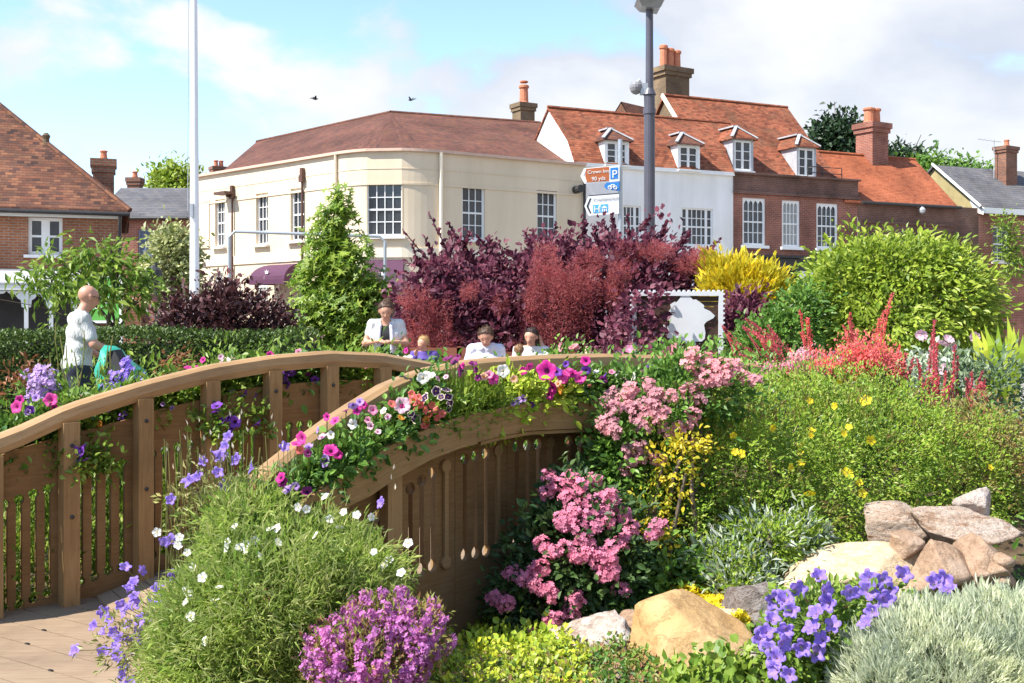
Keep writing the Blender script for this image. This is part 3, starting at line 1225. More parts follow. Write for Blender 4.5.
ts = list(np.linspace(0, .33, 7)) + list(np.linspace(.66, 1, 7))
line = [A_] + [bez(t) for t in ts] + [D_]
PZ = 7.0
segs = [Fac(line[i], line[i + 1]) for i in range(len(line) - 1)]
fL, fM, fR = segs[0], segs[7], segs[-1]
wL = [fL.rect(215, 200, 225, 246), fL.rect(256, 194, 268, 244), fL.rect(290.5, 189, 304, 240)]
gL = [fL.rect(214, 273, 223, 300), fL.rect(256, 271, 268, 302)]
uM = fM.L / 2
wM_ = fM.rect(357, 183, 393, 236)
wM = (uM - .62, uM + .62, wM_[2], wM_[3])
wR = [fR.rect(462, 185.5, 485, 240), fR.rect(537, 190, 557, 242)]
mb = MB()
for s_ in segs:
    hs = []
    if s_ is fL:
        hs = wL + gL
    if s_ is fM:
        hs = [wM]
    if s_ is fR:
        hs = wR
    wall(mb, s_, 0, s_.L, 0, PZ, hs, rev=.16)
back = [D_ + np.array([-5, 9]), A_ + np.array([4.5, 9])]
bl = [D_] + back + [A_]
for i in range(3):
    p, q = bl[i], bl[i + 1]
    mb.poly([(*p, 0), (*q, 0), (*q, PZ), (*p, PZ)])
mb.build('wall', M['cream'], cb)
for r in wL:
    window(fL, r, 3, 4, cb, inset=.1, fw=.06)
for r in gL:
    window(fL, r, 3, 4, cb, inset=.1, fw=.06, pane='curtain')
window(fM, wM, 4, 4, cb, inset=.06, fw=.07)
for r in wR:
    window(fR, r, 3, 4, cb, inset=.08, fw=.07)
for k_, r in enumerate(wR):      # plain white wooden architrave on the right jamb
    pass


def band(name, z0, z1, out, mat, parent):
    m_ = MB()
    for i in range(len(line) - 1):
        a, b = line[i], line[i + 1]
        def off(k):
            p, nx = line[k], None
            n0 = segs[max(0, k - 1)].n
            n1_ = segs[min(len(segs) - 1, k)].n
            nn = nrm(n0 + n1_)
            return np.array([*p, 0]) + nn * out / max(.5, nn @ n0)
        a2, b2 = off(i), off(i + 1)
        a3, b3 = np.array([*a, 0]) + segs[i].n * -.05, np.array([*b, 0]) + segs[i].n * -.05
        m_.hexa([a2 + [0, 0, z0], b2 + [0, 0, z0], b3 + [0, 0, z0], a3 + [0, 0, z0]], [a2 + [0, 0, z1], b2 + [0, 0, z1], b3 + [0, 0, z1], a3 + [0, 0, z1]])
    return m_.build(name, M[mat], parent)


M['coping'] = m_plain('pinkish_coping', (.62, .44, .34), .85, .08, 3, spec=.2)
band('coping', PZ, PZ + .09, .12, 'coping', cb)
band('string_course', 5.90, 5.97, .03, 'cream', cb)
band('parapet_mould', 6.42, 6.45, .014, 'cream', cb)
band('plat_band', 3.50, 3.82, .05, 'cream_trim', cb)
# roof: curved eaves up to two ridges
inn = []
for k in range(len(line)):
    nn = nrm(segs[max(0, k - 1)].n + segs[min(len(segs) - 1, k)].n)
    inn.append(np.array([*line[k], 6.72]) - nn * .45)
RA, RP, RD = np.array([-12.3, 53, 10.0]), np.array([-5.0, 45.4, 10.0]), np.array([1.2, 47.9, 10.0])
mb = MB()
roofface(mb, [inn[0], inn[1], RP, RA], segs[0].u)
for k in range(1, len(line) - 2):
    roofface(mb, [inn[k], inn[k + 1], RP], segs[k].u)
roofface(mb, [inn[-2], inn[-1], RD, RP], segs[-1].u)
bk0, bk1 = np.array([*back[0], 6.72]), np.array([*back[1], 6.72])
eR = inn[-1]
roofface(mb, [eR, eR + np.array([.6, 9, 0]), RD], (0, 1, 0))
roofface(mb, [inn[0], inn[0] + np.array([4, 12, 0]), RA], (0, 1, 0))
ro = mb.build('roof', M['tile_br'], cb)
mb = MB()
for a, b in ((RA, RP), (RP, RD), (RD, eR)):
    mb.tube([a + [0, 0, .0], b + [0, 0, .0]], .07, 8)
mb.build('ridge_tiles', M['tile_br'], ro)
axr = (fR.u, -fR.n, np.array([0, 0, 1.]))
pc = P(523.5, 120, 49)
chimney(cb, (pc[0], 49), .74, .7, 8.6, P(0, 104, 49)[2], axr, 'brickold', [(.02, .85)], .35, potr=.20, cowl=True)
pc = P(218, 165, 50)
chimney(cb, (pc[0], 50), .55, .5, 6.8, P(0, 167, 50)[2], axr, 'brickchim', [(-.1, .3), (.14, .3)], .25, potr=.1)
# pipes
def pipe(name, fac, pxy0, pxy1, mat, r=.05, hop=None, parent=cb):
    u0, z0 = fac.hit(*pxy0)
    u1, z1 = fac.hit(*pxy1)
    m_ = MB()
    m_.tube([fac.pt(u0, z0, .08), fac.pt(u0, z1, .08)], r, 8)
    if hop:
        m_.box(fac.pt(u0, z0 - .1, .1), (.19, .14, .24), fac.ax)
        m_.box(fac.pt(u0, z0 + .12, .08), (.13, .13, .3), fac.ax)
    return m_.build(name, M[mat], parent)


pipe('downpipe', fL, (304, 176), (304, 345), 'brownpipe', .04, True)
pipe('downpipe', fL, (234, 193), (234, 345), 'brownpipe', .035, True)
u_, z_ = fL.hit(231, 194)
mb = MB()
mb.box(fL.pt(u_, z_, .32), (.75, .4, .1), fL.ax)
mb.box(fL.pt(u_ + .1, z_ - .1, .12), (.1, .3, .08), fL.ax)
mb.build('floodlight', M['brownpipe'], cb)
s1 = segs[1]
mb = MB()
mb.tube([np.array([*line[1], PZ]) + s1.n * .06, np.array([*line[1], .1]) + s1.n * .06], .055, 8)
mb.build('downpipe', M['cream'], cb)
mb = MB()
mb.tube([np.array([*line[-2], PZ]) + segs[-1].n * .08, np.array([*line[-2], .1]) + segs[-1].n * .08], .065, 8)
mb.build('downpipe', M['cream_trim'], cb)
u_, z_ = fR.hit(575, 190)
mb = MB()
mb.tube([fR.pt(u_, z_, .02), fR.pt(u_, z_ + .02, .38)], .14, 10)
mb.tube([fR.pt(u_ + .35, z_ + .3, .1), fR.pt(u_ + .35, .1, .1)], .05, 8)
mb.build('wall_lamp', M['iron'], cb)
# red alarm box
u_, z_ = fL.hit(231.5, 271)
mb = MB()
mb.box(fL.pt(u_, z_, .06), (.22, .12, .32), fL.ax)
mb.build('alarm_box', m_plain('red_alarm', (.6, .04, .03), .5, .1, 4), cb)
# blank recessed panel left end
r = fL.rect(201, 203, 209, 246)
mb = MB()
mb.box(fL.pt((r[0] + r[1]) / 2, r[2] - .04, .03), (r[1] - r[0] + .3, .08, .06), fL.ax)
mb.box(fL.pt((r[0] + r[1]) / 2, (r[2] + r[3]) / 2 - .01, .02), (r[1] - r[0] + .1, .03, r[3] - r[2] - .03), fL.ax)
mb.box(fL.pt((r[0] + r[1]) / 2, r[3] + .02, .02), (r[1] - r[0] + .2, .05, .05), fL.ax)
mb.build('blind_window', M['cream'], cb)


def awning(fac, u0, u1, z0, z1, out, flat=False):
    m_ = MB()
    n_ = 7
    prof = []
    for i in range(n_ + 1):
        a = PI / 2 * i / n_
        prof.append((out * math.sin(a) ** (1.0), z0 + (z1 - z0) * math.cos(a)) if not flat else (out * i / n_, z1 - (z1 - z0) * i / n_))
    ins = .22 if not flat else .02
    def q(k, side):
        d, z = prof[k]
        t_ = d / out
        e = ins * (1 - t_)
        return fac.pt(u0 + e if side == 0 else u1 - e, z, d)
    for k in range(n_):
        m_.poly([q(k, 0), q(k + 1, 0), q(k + 1, 1), q(k, 1)])
        b0, b1 = fac.pt(u0 + ins, z0, 0), fac.pt(u1 - ins, z0, 0)
        m_.poly([q(k + 1, 0), q(k, 0), b0])
        m_.poly([q(k, 1), q(k + 1, 1), b1])
    m_.poly([fac.pt(u0, z0, out), fac.pt(u0, z0 - .16, out), fac.pt(u1, z0 - .16, out), fac.pt(u1, z0, out)])
    m_.poly([fac.pt(u0 + ins, z0, 0), fac.pt(u0 + ins, z0 - .16, 0), fac.pt(u0, z0 - .16, out), fac.pt(u0, z0, out)])
    m_.poly([fac.pt(u1, z0, out), fac.pt(u1, z0 - .16, out), fac.pt(u1 - ins, z0 - .16, 0), fac.pt(u1 - ins, z0, 0)])
    o = m_.build('awning', M['awn'], cb)
    e = MB()
    uc = (u0 + u1) / 2
    zc = z0 + (z1 - z0) * .45
    dd = out * .95 if not flat else out * .6
    e.slab([(-.08, -.05), (.08, -.05), (.11, .07), (.045, .0), (0, .1), (-.045, 0), (-.11, .07)], [], lambda u, v, d: fac.pt(uc + u, zc + v, dd + .03 + d), .012)
    e.build('emblem', M['poster'], o)
    return o


r = fL.rect(276, 262, 297, 290)
awning(fL, r[0] - .35, r[1] + .5, r[2] + .35, r[3] - .1, .9)
mb = MB()
mb.box(fL.pt((r[0] + r[1]) / 2 + .1, 1.05, .03), (1.0, .08, 2.1), fL.ax)
mb.build('door', M['cream_trim'], cb)
for s_, a, b in ((fM, -.1, fM.L + .1), (segs[-1], -.15, 1.6)):
    awning(s_, a, b, 2.55, 3.42, .55, True)
for s_, a, b in ((fM, .1, fM.L - .1), (segs[-1], .05, 1.4)):
    mb = MB()
    mb.box(s_.pt((a + b) / 2, 1.35, .02), (b - a, .05, 2.2), s_.ax)
    mb.build('shop_window', M['glass'], cb)

# ================================================================== street row at the right
L0, LU = np.array([4.12, 42.0]), nrm([10.53, 4.7])


def lp(t):
    return L0 + LU * t


LB = np.array([-LU[1], LU[0], 0])       # towards the back


def rp3(t, d, z):
    q = lp(t)
    return np.array([q[0], q[1], z]) + LB * d


wh = thing('white_house', 'white painted house with red mansard tile roof and two small white dormers', 'house', (*lp(2), 0))
fw_ = Fac(lp(-1.93), lp(5.2))


def off_rect(fac, px0, py0, px1, py1):
    return fac.rect(px0, py0, px1, py1)


wr = fw_.rect(682, 207.5, 713, 246)
wl = fw_.rect(618, 205, 641, 246)
mb = MB()
EW = 7.32
wall(mb, fw_, 0, fw_.L, 0, EW, [wr, wl], rev=.12)
prof = [(0, 7.3), (.5, 8.25), (2.2, 9.72), (3.9, 8.25), (4.4, 7.3)]
t0_, t1_ = -1.93, 5.2
mb.poly([rp3(t0_, 0, 0), rp3(t0_, 0, 7.3), rp3(t0_, .5, 8.25), rp3(t0_, 2.2, 9.72), rp3(t0_, 3.9, 8.25), rp3(t0_, 4.4, 7.3), rp3(t0_, 4.4, 0)])
mb.poly([rp3(t1_, 4.4, 0), rp3(t0_, 4.4, 0), rp3(t0_, 4.4, 7.3), rp3(t1_, 4.4, 7.3)])
mb.build('wall', M['whitewall'], wh)
window(fw_, wr, 6, 4, wh, inset=.06, fw=.06, mull=(1, 5), bar=.03, sill=False)
window(fw_, wl, 5, 4, wh, inset=.06, fw=.06, mull=(1, 4), bar=.03, sill=False)
mb = MB()
ps = [rp3(-2.0, d - (.1 if i == 0 else 0), z + .04) for i, (d, z) in enumerate(prof)]
pe = [rp3(6.6, d - (.1 if i == 0 else 0), z + .04) for i, (d, z) in enumerate(prof)]
pe[0], pe[1] = rp3(5.2, -.1, 7.34), rp3(5.2, .5, 8.29)
for i in (0, 1, 2, 3):
    a, b, c_, d_ = ps[i], pe[i], pe[i + 1], ps[i + 1]
    if i == 1:
        b = rp3(5.2, .5, 8.29)
    roofface(mb, [a, b, c_, d_], (*LU, 0), .08)
wro = mb.build('roof', M['tile_or'], wh)
mb = MB()
mb.tube([ps[2] + [0, 0, .03], pe[2] + [0, 0, .0]], .07, 8)
mb.build('ridge_tiles', M['tile_or'], wro)
mb = MB()
mb.box(fw_.pt(fw_.L / 2, EW - .06, .05), (fw_.L, .14, .14), fw_.ax)
mb.build('eaves_board', M['white'], wh)


def dormer(parent, fac, r, roofmat, back=1.5, cheek='white', set_=.35, over=.14, rise=.5, cols=2, rows=3, hipback=True):
    u0, u1, z0, z1 = r
    o_ = MB()
    m0 = MB()
    W = u1 - u0
    # cheeks and front frame
    m0.box(fac.pt(u0 - .045, (z0 + z1) / 2, -set_ - back / 2 + .0), (.09, back, z1 - z0), fac.ax)
    m0.box(fac.pt(u1 + .045, (z0 + z1) / 2, -set_ - back / 2 + .0), (.09, back, z1 - z0), fac.ax)
    m0.box(fac.pt((u0 + u1) / 2, z1 + .04, -set_ - back / 2), (W + .18, back, .08), fac.ax)
    d0 = m0.build('dormer', M[cheek], parent)
    f2_ = Fac(fac.pt(0, 0, -set_)[:2], fac.pt(fac.L, 0, -set_)[:2])
    wdw = window(f2_, (u0, u1, z0, z1), cols, rows, parent, inset=.02, fw=.07, sill=True, sash=False, mull=(cols // 2,), bar=.03, sillw=.06)
    wdw.parent = d0
    ROOT[wdw.name] = ROOT[d0.name]
    zr = z1 + .08
    ridge = fac.pt((u0 + u1) / 2, zr + rise, -set_ - W * .55)
    rback = fac.pt((u0 + u1) / 2, zr + rise, -set_ - back - .9)
    fl, frr = fac.pt(u0 - over - .08, zr, -set_ + over), fac.pt(u1 + over + .08, zr, -set_ + over)
    bl_, br = fac.pt(u0 - over - .08, zr, -set_ - back - .9), fac.pt(u1 + over + .08, zr, -set_ - back - .9)
    roofface(o_, [fl, frr, ridge], fac.u, .05)
    roofface(o_, [fl, ridge, rback, bl_], fac.n, .05)
    roofface(o_, [frr, ridge, rback, br], fac.n, .05)
    ro_ = o_.build('dormer_roof', M[roofmat], d0)
    m_ = MB()
    m_.bar(ridge + [0, 0, .03], rback + [0, 0, .03], .3, .06)
    m_.bar(ridge + [0, 0, .03], frr + [0, 0, .04], .13, .05)
    m_.bar(ridge + [0, 0, .03], fl + [0, 0, .04], .13, .05)
    m_.build('lead_flashing', M['lead'], d0)


dormer(wh, fw_, fw_.rect(606.5, 141.5, 627, 165, .08), 'tile_br', 1.6, set_=-.08)
dormer(wh, fw_, fw_.rect(679.5, 145.5, 698, 170, .08), 'tile_br', 1.6, set_=-.08)

# ---- brick townhouse
bt = thing('brick_townhouse', 'red brick townhouse with three arched sash windows and two dormers', 'house', (*lp(8), 0))
fb = Fac(lp(5.2), lp(11.55))
ws = [fb.rect(742.5, 197.5, 765.5, 246), fb.rect(782, 200, 800, 247.5), fb.rect(816.5, 203, 838, 249)]
EB = 7.28
mb = MB()
zs_ = fb.hit(780, 258)[1]
wall(mb, fb, 0, fb.L, zs_, EB - .75, ws, rev=.1)
mb.poly([rp3(5.2, 0, 0), rp3(5.2, 0, EB), rp3(5.2, 7, EB), rp3(5.2, 7, 0)])
mb.poly([rp3(11.55, 7, 0), rp3(11.55, 7, EB), rp3(11.55, 0, EB), rp3(11.55, 0, 0)])
mb.poly([rp3(11.55, 7, 0), rp3(5.2, 7, 0), rp3(5.2, 7, EB), rp3(11.55, 7, EB)])
mb.build('wall', M['brick'], bt)
mb = MB()
mb.box(fb.pt(fb.L / 2, EB - .375, -.1), (fb.L, .3, .748), fb.ax)
mb.box(fb.pt(fb.L / 2, EB - .72, .09), (fb.L + .08, .08, .1), fb.ax)
mb.box(fb.pt(fb.L / 2, EB + .04, -.05), (fb.L + .1, .46, .08), fb.ax)
mb.build('parapet', M['brickdark'], bt)
for i, r in enumerate(ws):
    wo_ = window(fb, r, 4, 4 if i else 4, bt, inset=.05, fw=.1, arched=True, sill=True, sillw=.12, pane='curtain' if i == 1 else 'glass')
mb = MB()
mb.box(fb.pt(fb.L / 2, zs_ - .28, .12), (fb.L, .3, .5), fb.ax)
mb.box(fb.pt(fb.L / 2, zs_ + .04, .18), (fb.L + .2, .5, .1), fb.ax)
mb.box(fb.pt(fb.L / 2, zs_ / 2 - .25, -.05), (fb.L, .1, zs_ - .6), fb.ax)
mb.build('shopfront', M['shop'], bt)
u_, z_ = fb.hit(801, 266)
mb = MB()
mb.box(fb.pt(u_ + .2, z_ - 1.0, .2), (.9, .1, 2.6), fb.ax)
mb.build('pilaster', M['white'], bt)
ta, tb_ = 4.15, 10.6
D0, ZR = 3.59, 11.0
mb = MB()
e0, e1 = rp3(5.2, .12, 7.3), rp3(tb_, .12, 7.3)
roofface(mb, [rp3(ta, .12, 7.3), rp3(tb_ + .1, .12, 7.3), rp3(tb_ + .1, D0, ZR), rp3(ta, D0, ZR)], (*LU, 0))
roofface(mb, [rp3(ta, 2 * D0, 7.3), rp3(tb_ + .1, 2 * D0, 7.3), rp3(tb_ + .1, D0, ZR), rp3(ta, D0, ZR)], (*LU, 0))
bro = mb.build('roof', M['tile_or'], bt)
mb = MB()
mb.tube([rp3(ta, D0, ZR + .03), rp3(tb_ + .1, D0, ZR )], .07, 8)
mb.build('ridge_tiles', M['tile_or'], bro)
mb = MB()
for t_ in (ta + .12, tb_ - .05):
    mb.poly([rp3(t_, .2, 7.2), rp3(t_, D0, ZR - .12), rp3(t_, 2 * D0 - .2, 7.2)])
mb.build('gable_wall', M['brickold'], bt)
mb = MB()
mb.bar(rp3(ta - .05, 1.2, 8.47), rp3(ta - .05, D0, ZR + .02), .08, .16)
mb.build('bargeboard', M['cream_trim'], bt)
dormer(bt, fb, fb.rect(734.5, 140, 751.5, 171, -.2), 'tile_or', 1.9, 'lead', rise=.55, set_=.2)
dormer(bt, fb, fb.rect(798.5, 148, 814.5, 177, -.2), 'tile_or', 1.9, 'lead', rise=.55, set_=.2)
pc = P(671, 80, 48.2)
chimney(bt, (pc[0], 48.2), 1.32, .9, 9.5, P(0, 69, 48.2)[2], axr, 'brickold', [(-.42, 1.0), (-.05, .9), (.33, .85)], .4, potr=.17)
mb = MB()
us = [fb.hit(p, 170)[0] for p in (811, 826, 845)]
for u_ in us:
    mb.tube([fb.pt(u_, EB, -.2), fb.pt(u_, EB + .55, -.2)], .02, 6)
for z_ in (.3, .55):
    mb.tube([fb.pt(us[0], EB + z_, -.2), fb.pt(us[-1], EB + z_, -.2)], .018, 6)
mb.build('railing', M['iron'], bt)

# ---- house with bright roof
rh = thing('tile_roofed_house', 'low brick house with plain bright orange tile roof and big square chimney', 'house', (*lp(14), 0))
fr_ = Fac(lp(11.56), lp(16.9))
mb = MB()
ER = 6.45
wall(mb, fr_, 0, fr_.L + 1.6, 0, ER)
mb.poly([rp3(18.4, 0, 0), rp3(18.4, 5, 0), rp3(18.4, 5, ER), rp3(18.4, 0, ER)])
mb.poly([rp3(10.6, 5, 0), rp3(10.6, 0.2, 0), rp3(10.6, .2, ER), rp3(10.6, 5, ER)])
mb.build('wall', M['brickdark'], rh)
mb = MB()
for z_, o_ in ((5.0, .06), (5.6, .05), (4.3, .05)):
    mb.box(fr_.pt(fr_.L / 2 + .2, z_, .03), (fr_.L - .2, .08, .09), fr_.ax)
mb.build('brick_band', M['brickdark'], rh)
D1, Z1 = 2.3, 8.85
mb = MB()
roofface(mb, [rp3(10.75, -.15, ER), rp3(17.1, -.15, ER), rp3(17.0, D1, Z1), rp3(10.75, D1, Z1)], (*LU, 0))
roofface(mb, [rp3(10.75, 2 * D1 + .15, ER), rp3(17.1, 2 * D1 + .15, ER), rp3(17.0, D1, Z1), rp3(10.75, D1, Z1)], (*LU, 0))
rro = mb.build('roof', M['tile_bright'], rh)
mb = MB()
mb.tube([rp3(10.75, D1, Z1 + .03), rp3(17.0, D1, Z1 )], .07, 8)
mb.build('ridge_tiles', M['tile_bright'], rro)
mb = MB()
mb.tube([rp3(11.6, -.24, ER - .06), rp3(17.2, -.24, ER - .06)], .07, 8)
mb.build('gutter', M['iron'], rh)
u_, z_ = fr_.hit(917, 208)
mb = MB()
mb.lathe(fr_.pt(u_, z_ - .12, .3), [(.02, -.16), (.12, -.1), (.15, .02), (.1, .1), (.04, .14)], 10)
mb.tube([fr_.pt(u_, z_ + .04, 0), fr_.pt(u_, z_ + .04, .3)], .03, 6)
mb.build('wall_lamp', M['lead'], rh)
pc = P(872, 140, 50)
chimney(rh, (pc[0], 50), 1.05, .95, 6.8, P(0, 124, 50)[2], axr, 'brick', [(-.2, .72), (.2, .72)], .45, potr=.24)

# ---- end house
eh = thing('slate_gabled_house', 'brick end house with dark slate roof, ochre gable and white bargeboard', 'house', (21, 50, 0))
O2 = lp(18.5)


def ep(t, d, z):
    q = O2 + LU * t
    return np.array([q[0], q[1], z]) + LB * d


fe = Fac(O2, O2 + LU * 9)
we = fe.rect(993, 226, 1009, 262)
mb = MB()
wall(mb, fe, 0, 9, 0, 6.55, [we])
mb.build('wall', M['brick'], eh)
mb = MB()
mb.poly([ep(0, 0, 0), ep(0, 0, 6.55), ep(0, 2.57, 8.62), ep(0, 5.14, 6.55), ep(0, 5.14, 0)])
mb.build('gable_wall', M['gablerender'], eh)
window(fe, we, 3, 4, eh, inset=.06, fw=.07)
mb = MB()
roofface(mb, [ep(-.15, -.25, 6.5), ep(9, -.25, 6.5), ep(9, 2.57, 8.72), ep(-.15, 2.57, 8.72)], (*LU, 0))
roofface(mb, [ep(-.15, 5.4, 6.5), ep(9, 5.4, 6.5), ep(9, 2.57, 8.72), ep(-.15, 2.57, 8.72)], (*LU, 0))
mb.build('roof', M['slate'], eh)
mb = MB()
mb.poly([ep(-.05, -.32, 6.12), ep(-.05, .2, 6.3), ep(-.05, .6, 7.1), ep(-.05, .2, 6.86), ep(-.05, -.32, 6.44)])
mb.box(ep(4.5, -.28, 6.33), (9, .06, .26), fe.ax)
mb.bar(ep(-.2, -.3, 6.5), ep(-.2, 2.57, 8.76), .06, .1)
mb.build('bargeboard', M['white'], eh)
pc = P(1006, 160, 52.6)
ch = chimney(eh, (pc[0], 52.6), .85, .6, 7.8, P(0, 147, 52.6)[2], axr, 'brickchim', [(.05, .35)], .3, potr=.12)
mb = MB()
q = P(994, 178, 52.4)
mb.tube([q, P(994, 140, 52.4)], .02, 6)
q2 = P(994, 141, 52.4)
mb.tube([q2 + [-.75, 0, .1], q2 + [.35, 0, -.05]], .014, 6)
for i in range(5):
    c = q2 + np.array([-.7 + .22 * i, 0, .09 - .03 * i])
    mb.tube([c + [0, -.2, 0], c + [0, .2, 0]], .01, 5)
mb.build('aerial', M['lead'], eh)

# ---- gable peeping over the roofs
gh = thing('rear_gabled_house', 'small brown tiled gable peeping over the white house roof', 'house', (7, 56, 0))
c0 = P(630, 105, 56)
mb = MB()
ga, gb, gc = P(611, 119, 56), P(621, 101.5, 56), P(633, 122, 56)
gz_ = 6.0
mb.poly([(ga[0], 56, 0), (gc[0], 56, 0), gc, gb, ga])
dv = np.array([3.2, 3.4, 0])
mb.poly([np.array([gc[0], 56, 0]), np.array([gc[0], 56, 0]) + dv, gc + dv, gc])
mb.build('wall', M['brickor'], gh)
mb = MB()
roofface(mb, [gc + [.1, 0, -.1], gb, gb + dv, gc + dv + [.1, 0, -.1]], dv)
roofface(mb, [ga + [-.1, 0, -.1], gb, gb + dv, ga + dv + [-.1, 0, -.1]], dv)
mb.build('roof', M['tile_br'], gh)

# ================================================================== posts, signs, birds
M['polewhite'] = m_plain('white_pole_paint', (.82, .83, .86), .35, .03, 2)
M['polegrey'] = m_plain('blue_grey_post_paint', (.075, .07, .09), .4, .12, 3)
M['galv'] = m_plain('galvanised_steel', (.42, .44, .46), .4, .1, 5, metal=.6)
fp = thing('flagpole', 'tall white flagpole in front of the cream building', 'flagpole', (*P(194.5, 318, 24)[:2], 0))
x = P(194.5, 318, 24)[0]
mb = MB()
mb.tube([(x, 24, 0), (x, 24, 4), (x - .02, 24, 10.5)], [.11, .095, .062], 14)
mb.build('pole', M['polewhite'], fp)
mb = MB()
mb.lathe((x, 24, 10.5), [(.03, 0), (.09, .05), (.11, .13), (.07, .2), (.01, .23)], 12)
mb.build('finial', M['polewhite'], fp)
mb = MB()
cz = P(0, 211, 24)[2]
mb.box((x - .02, 23.88, cz), (.06, .08, .3))
mb.tube([(x - .12, 23.9, cz), (x - .10, 23.93, 10.3)], .008, 5)
mb.build('cleat', M['galv'], fp)

lpst = thing('lamp_post', 'tall dark grey lamp post with a security camera bracket', 'lamp post', (*P(649.5, 318, 20)[:2], 0))
x = P(649.5, 318, 20)[0]
zc = P(0, 95, 20)[2]
mb = MB()
mb.tube([(x, 20, 0), (x, 20, zc)], .10, 16)
mb.tube([(x, 20, zc), (x, 20, zc + .12), (x, 20, 7.18)], [.125, .072, .066], 16)
mb.tube([(x, 20, zc - .35), (x, 20, zc - .25)], .115, 16)
mb.build('pole', M['polegrey'], lpst)
mb = MB()
zt = P(0, 9, 20)[2]
mb.hexa([(x - .16, 19.8, zt), (x + .16, 19.8, zt - .04), (x + .16, 20.2, zt - .04), (x - .16, 20.2, zt)],
        [(x - .24, 19.72, zt + .12), (x + .24, 19.72, zt + .12), (x + .24, 20.28, zt + .12), (x - .24, 20.28, zt + .12)])
mb.box((x, 20, zt + .29), (.5, .58, .34))
mb.build('luminaire', M['galv'], lpst)
c0 = P(636, 87, 20)
mb = MB()
mb.tube([(x, 20, c0[2] - .02), (x - .14, 20, c0[2] + .05), (c0[0] + .06, 20, c0[2] + .13), (c0[0], 20, c0[2] + .08)], .022, 8)
mb.box((x - .1, 20, c0[2] - .04), (.14, .12, .2))
arm = mb.build('camera_arm', M['galv'], lpst)
mb = MB()
mb.lathe(c0, [(.02, .1), (.09, .08), (.12, .03), (.12, -.02), (.10, -.08), (.06, -.12), (.01, -.14)][::-1], 14)
mb.build('dome_camera', m_plain('camera_shell', (.25, .24, .25), .25, .1, 5), arm)

sp = thing('signpost', 'grey signpost carrying three direction signs beside the white house', 'signpost', (*P(620, 318, 24)[:2], 0))
x = P(620.5, 318, 24)[0]
mb = MB()
mb.tube([(x, 24.06, 0), (x, 24.06, P(0, 139, 24)[2])], .05, 12)
mb.build('post', M['galv'], sp)
M['sgbrown'] = m_plain('sign_brown', (.44, .12, .035), .45, .05, 3)
M['sgwhite'] = m_plain('sign_white', (.80, .80, .80), .45, .03, 3)
M['sgblue'] = m_plain('sign_blue', (.03, .20, .55), .45, .05, 3)
M['sgcyan'] = m_plain('sign_pale_blue', (.08, .38, .70), .45, .05, 3)
M['sgblack'] = m_plain('sign_black', (.015, .015, .015), .5, .1, 3)
M['sggrey'] = m_plain('sign_grey_lettering', (.33, .33, .34), .5, .1, 3)
SY = 23.97
RT = nrm([1, 0, .075])
UPV = np.array([-.0, 0, 1.])


def sign2(px, py, d):
    q = P(px, py, SY)
    return q - np.array([0, d, 0])


def spoly(mb_, pts, d, t=.012):
    mb_.slab([(p[0], -p[1]) for p in pts][::-1] if False else [(p[0], -p[1]) for p in pts], [], lambda u, v, e: sign2(u, -v, d + e), t)


def ccw(pts):
    a = sum(pts[i][0] * -pts[(i + 1) % len(pts)][1] - pts[(i + 1) % len(pts)][0] * -pts[i][1] for i in range(len(pts)))
    return pts if a > 0 else pts[::-1]


def plate(name, pts, mat, d, parent, t=.012):
    m_ = MB()
    spoly(m_, ccw(pts), d, t)
    return m_.build(name, M[mat], parent)


s1 = plate('direction_sign', [(580.5, 176), (584, 168.3), (619.5, 165.2), (619.5, 181), (584.5, 183.6)], 'sgwhite', 0, sp, .03)
plate('panel', [(586, 168.9), (609, 166.7), (609, 180.9), (587, 182.4), (585.2, 176)], 'sgbrown', .006, s1, .004)
plate('chevron', [(581.8, 176), (585.0, 169.5), (586.3, 169.4), (583.4, 176), (586.8, 182), (585.5, 182.2)], 'sgwhite', .008, s1, .004)
plate('parking_panel', [(610.3, 168.0), (618, 167.3), (618, 178.6), (610.3, 179.3)], 'sgblue', .006, s1, .004)
text_mesh('P', .24, M['sgwhite'], s1, 'lettering', sign2(611.6, 178.0, .012), RT, UPV)
text_mesh('Crown Inn', .106, M['sgwhite'], s1, 'lettering', sign2(587.4, 174.0, .012), RT, UPV)
text_mesh('90 yds', .118, M['sgwhite'], s1, 'lettering', sign2(591.5, 180.8, .012), RT, UPV)
s2 = plate('cycle_sign', [(604, 185.8), (606.5, 182.6), (619.5, 181.7), (619.5, 191), (606.5, 189.2)], 'sgblue', 0, sp, .03)
m_ = MB()
for cx_, cz_ in ((609.8, 187.6), (615.2, 187.6)):
    ring = [sign2(cx_ + 1.7 * math.cos(a), cz_ + 1.7 * math.sin(a), .012) for a in np.linspace(0, 2 * PI, 13)]
    m_.tube(ring, .008, 5, cap=False)
m_.tube([sign2(609.8, 187.6, .012), sign2(611.4, 184.6, .012), sign2(614.2, 184.6, .012), sign2(615.2, 187.6, .012)], .008, 5)
m_.tube([sign2(614.2, 184.6, .012), sign2(612.3, 187.4, .012), sign2(611.4, 184.6, .012)], .008, 5)
m_.build('cycle_symbol', M['sgwhite'], s2)
s3 = plate('direction_sign', [(584.5, 206), (588.5, 196), (619, 193.6), (619, 213.6), (588.5, 215.6)], 'sgwhite', 0, sp, .03)
plate('chevron', [(586.4, 206.3), (589.8, 198.3), (591.2, 198.3), (588.2, 206.2), (591.2, 213.2), (589.8, 213.4)], 'sgblack', .008, s3, .004)
plate('edge_strip', [(588.4, 195.4), (619, 192.8), (619, 193.6), (588.4, 196.1)], 'sgblack', .004, s3, .03)
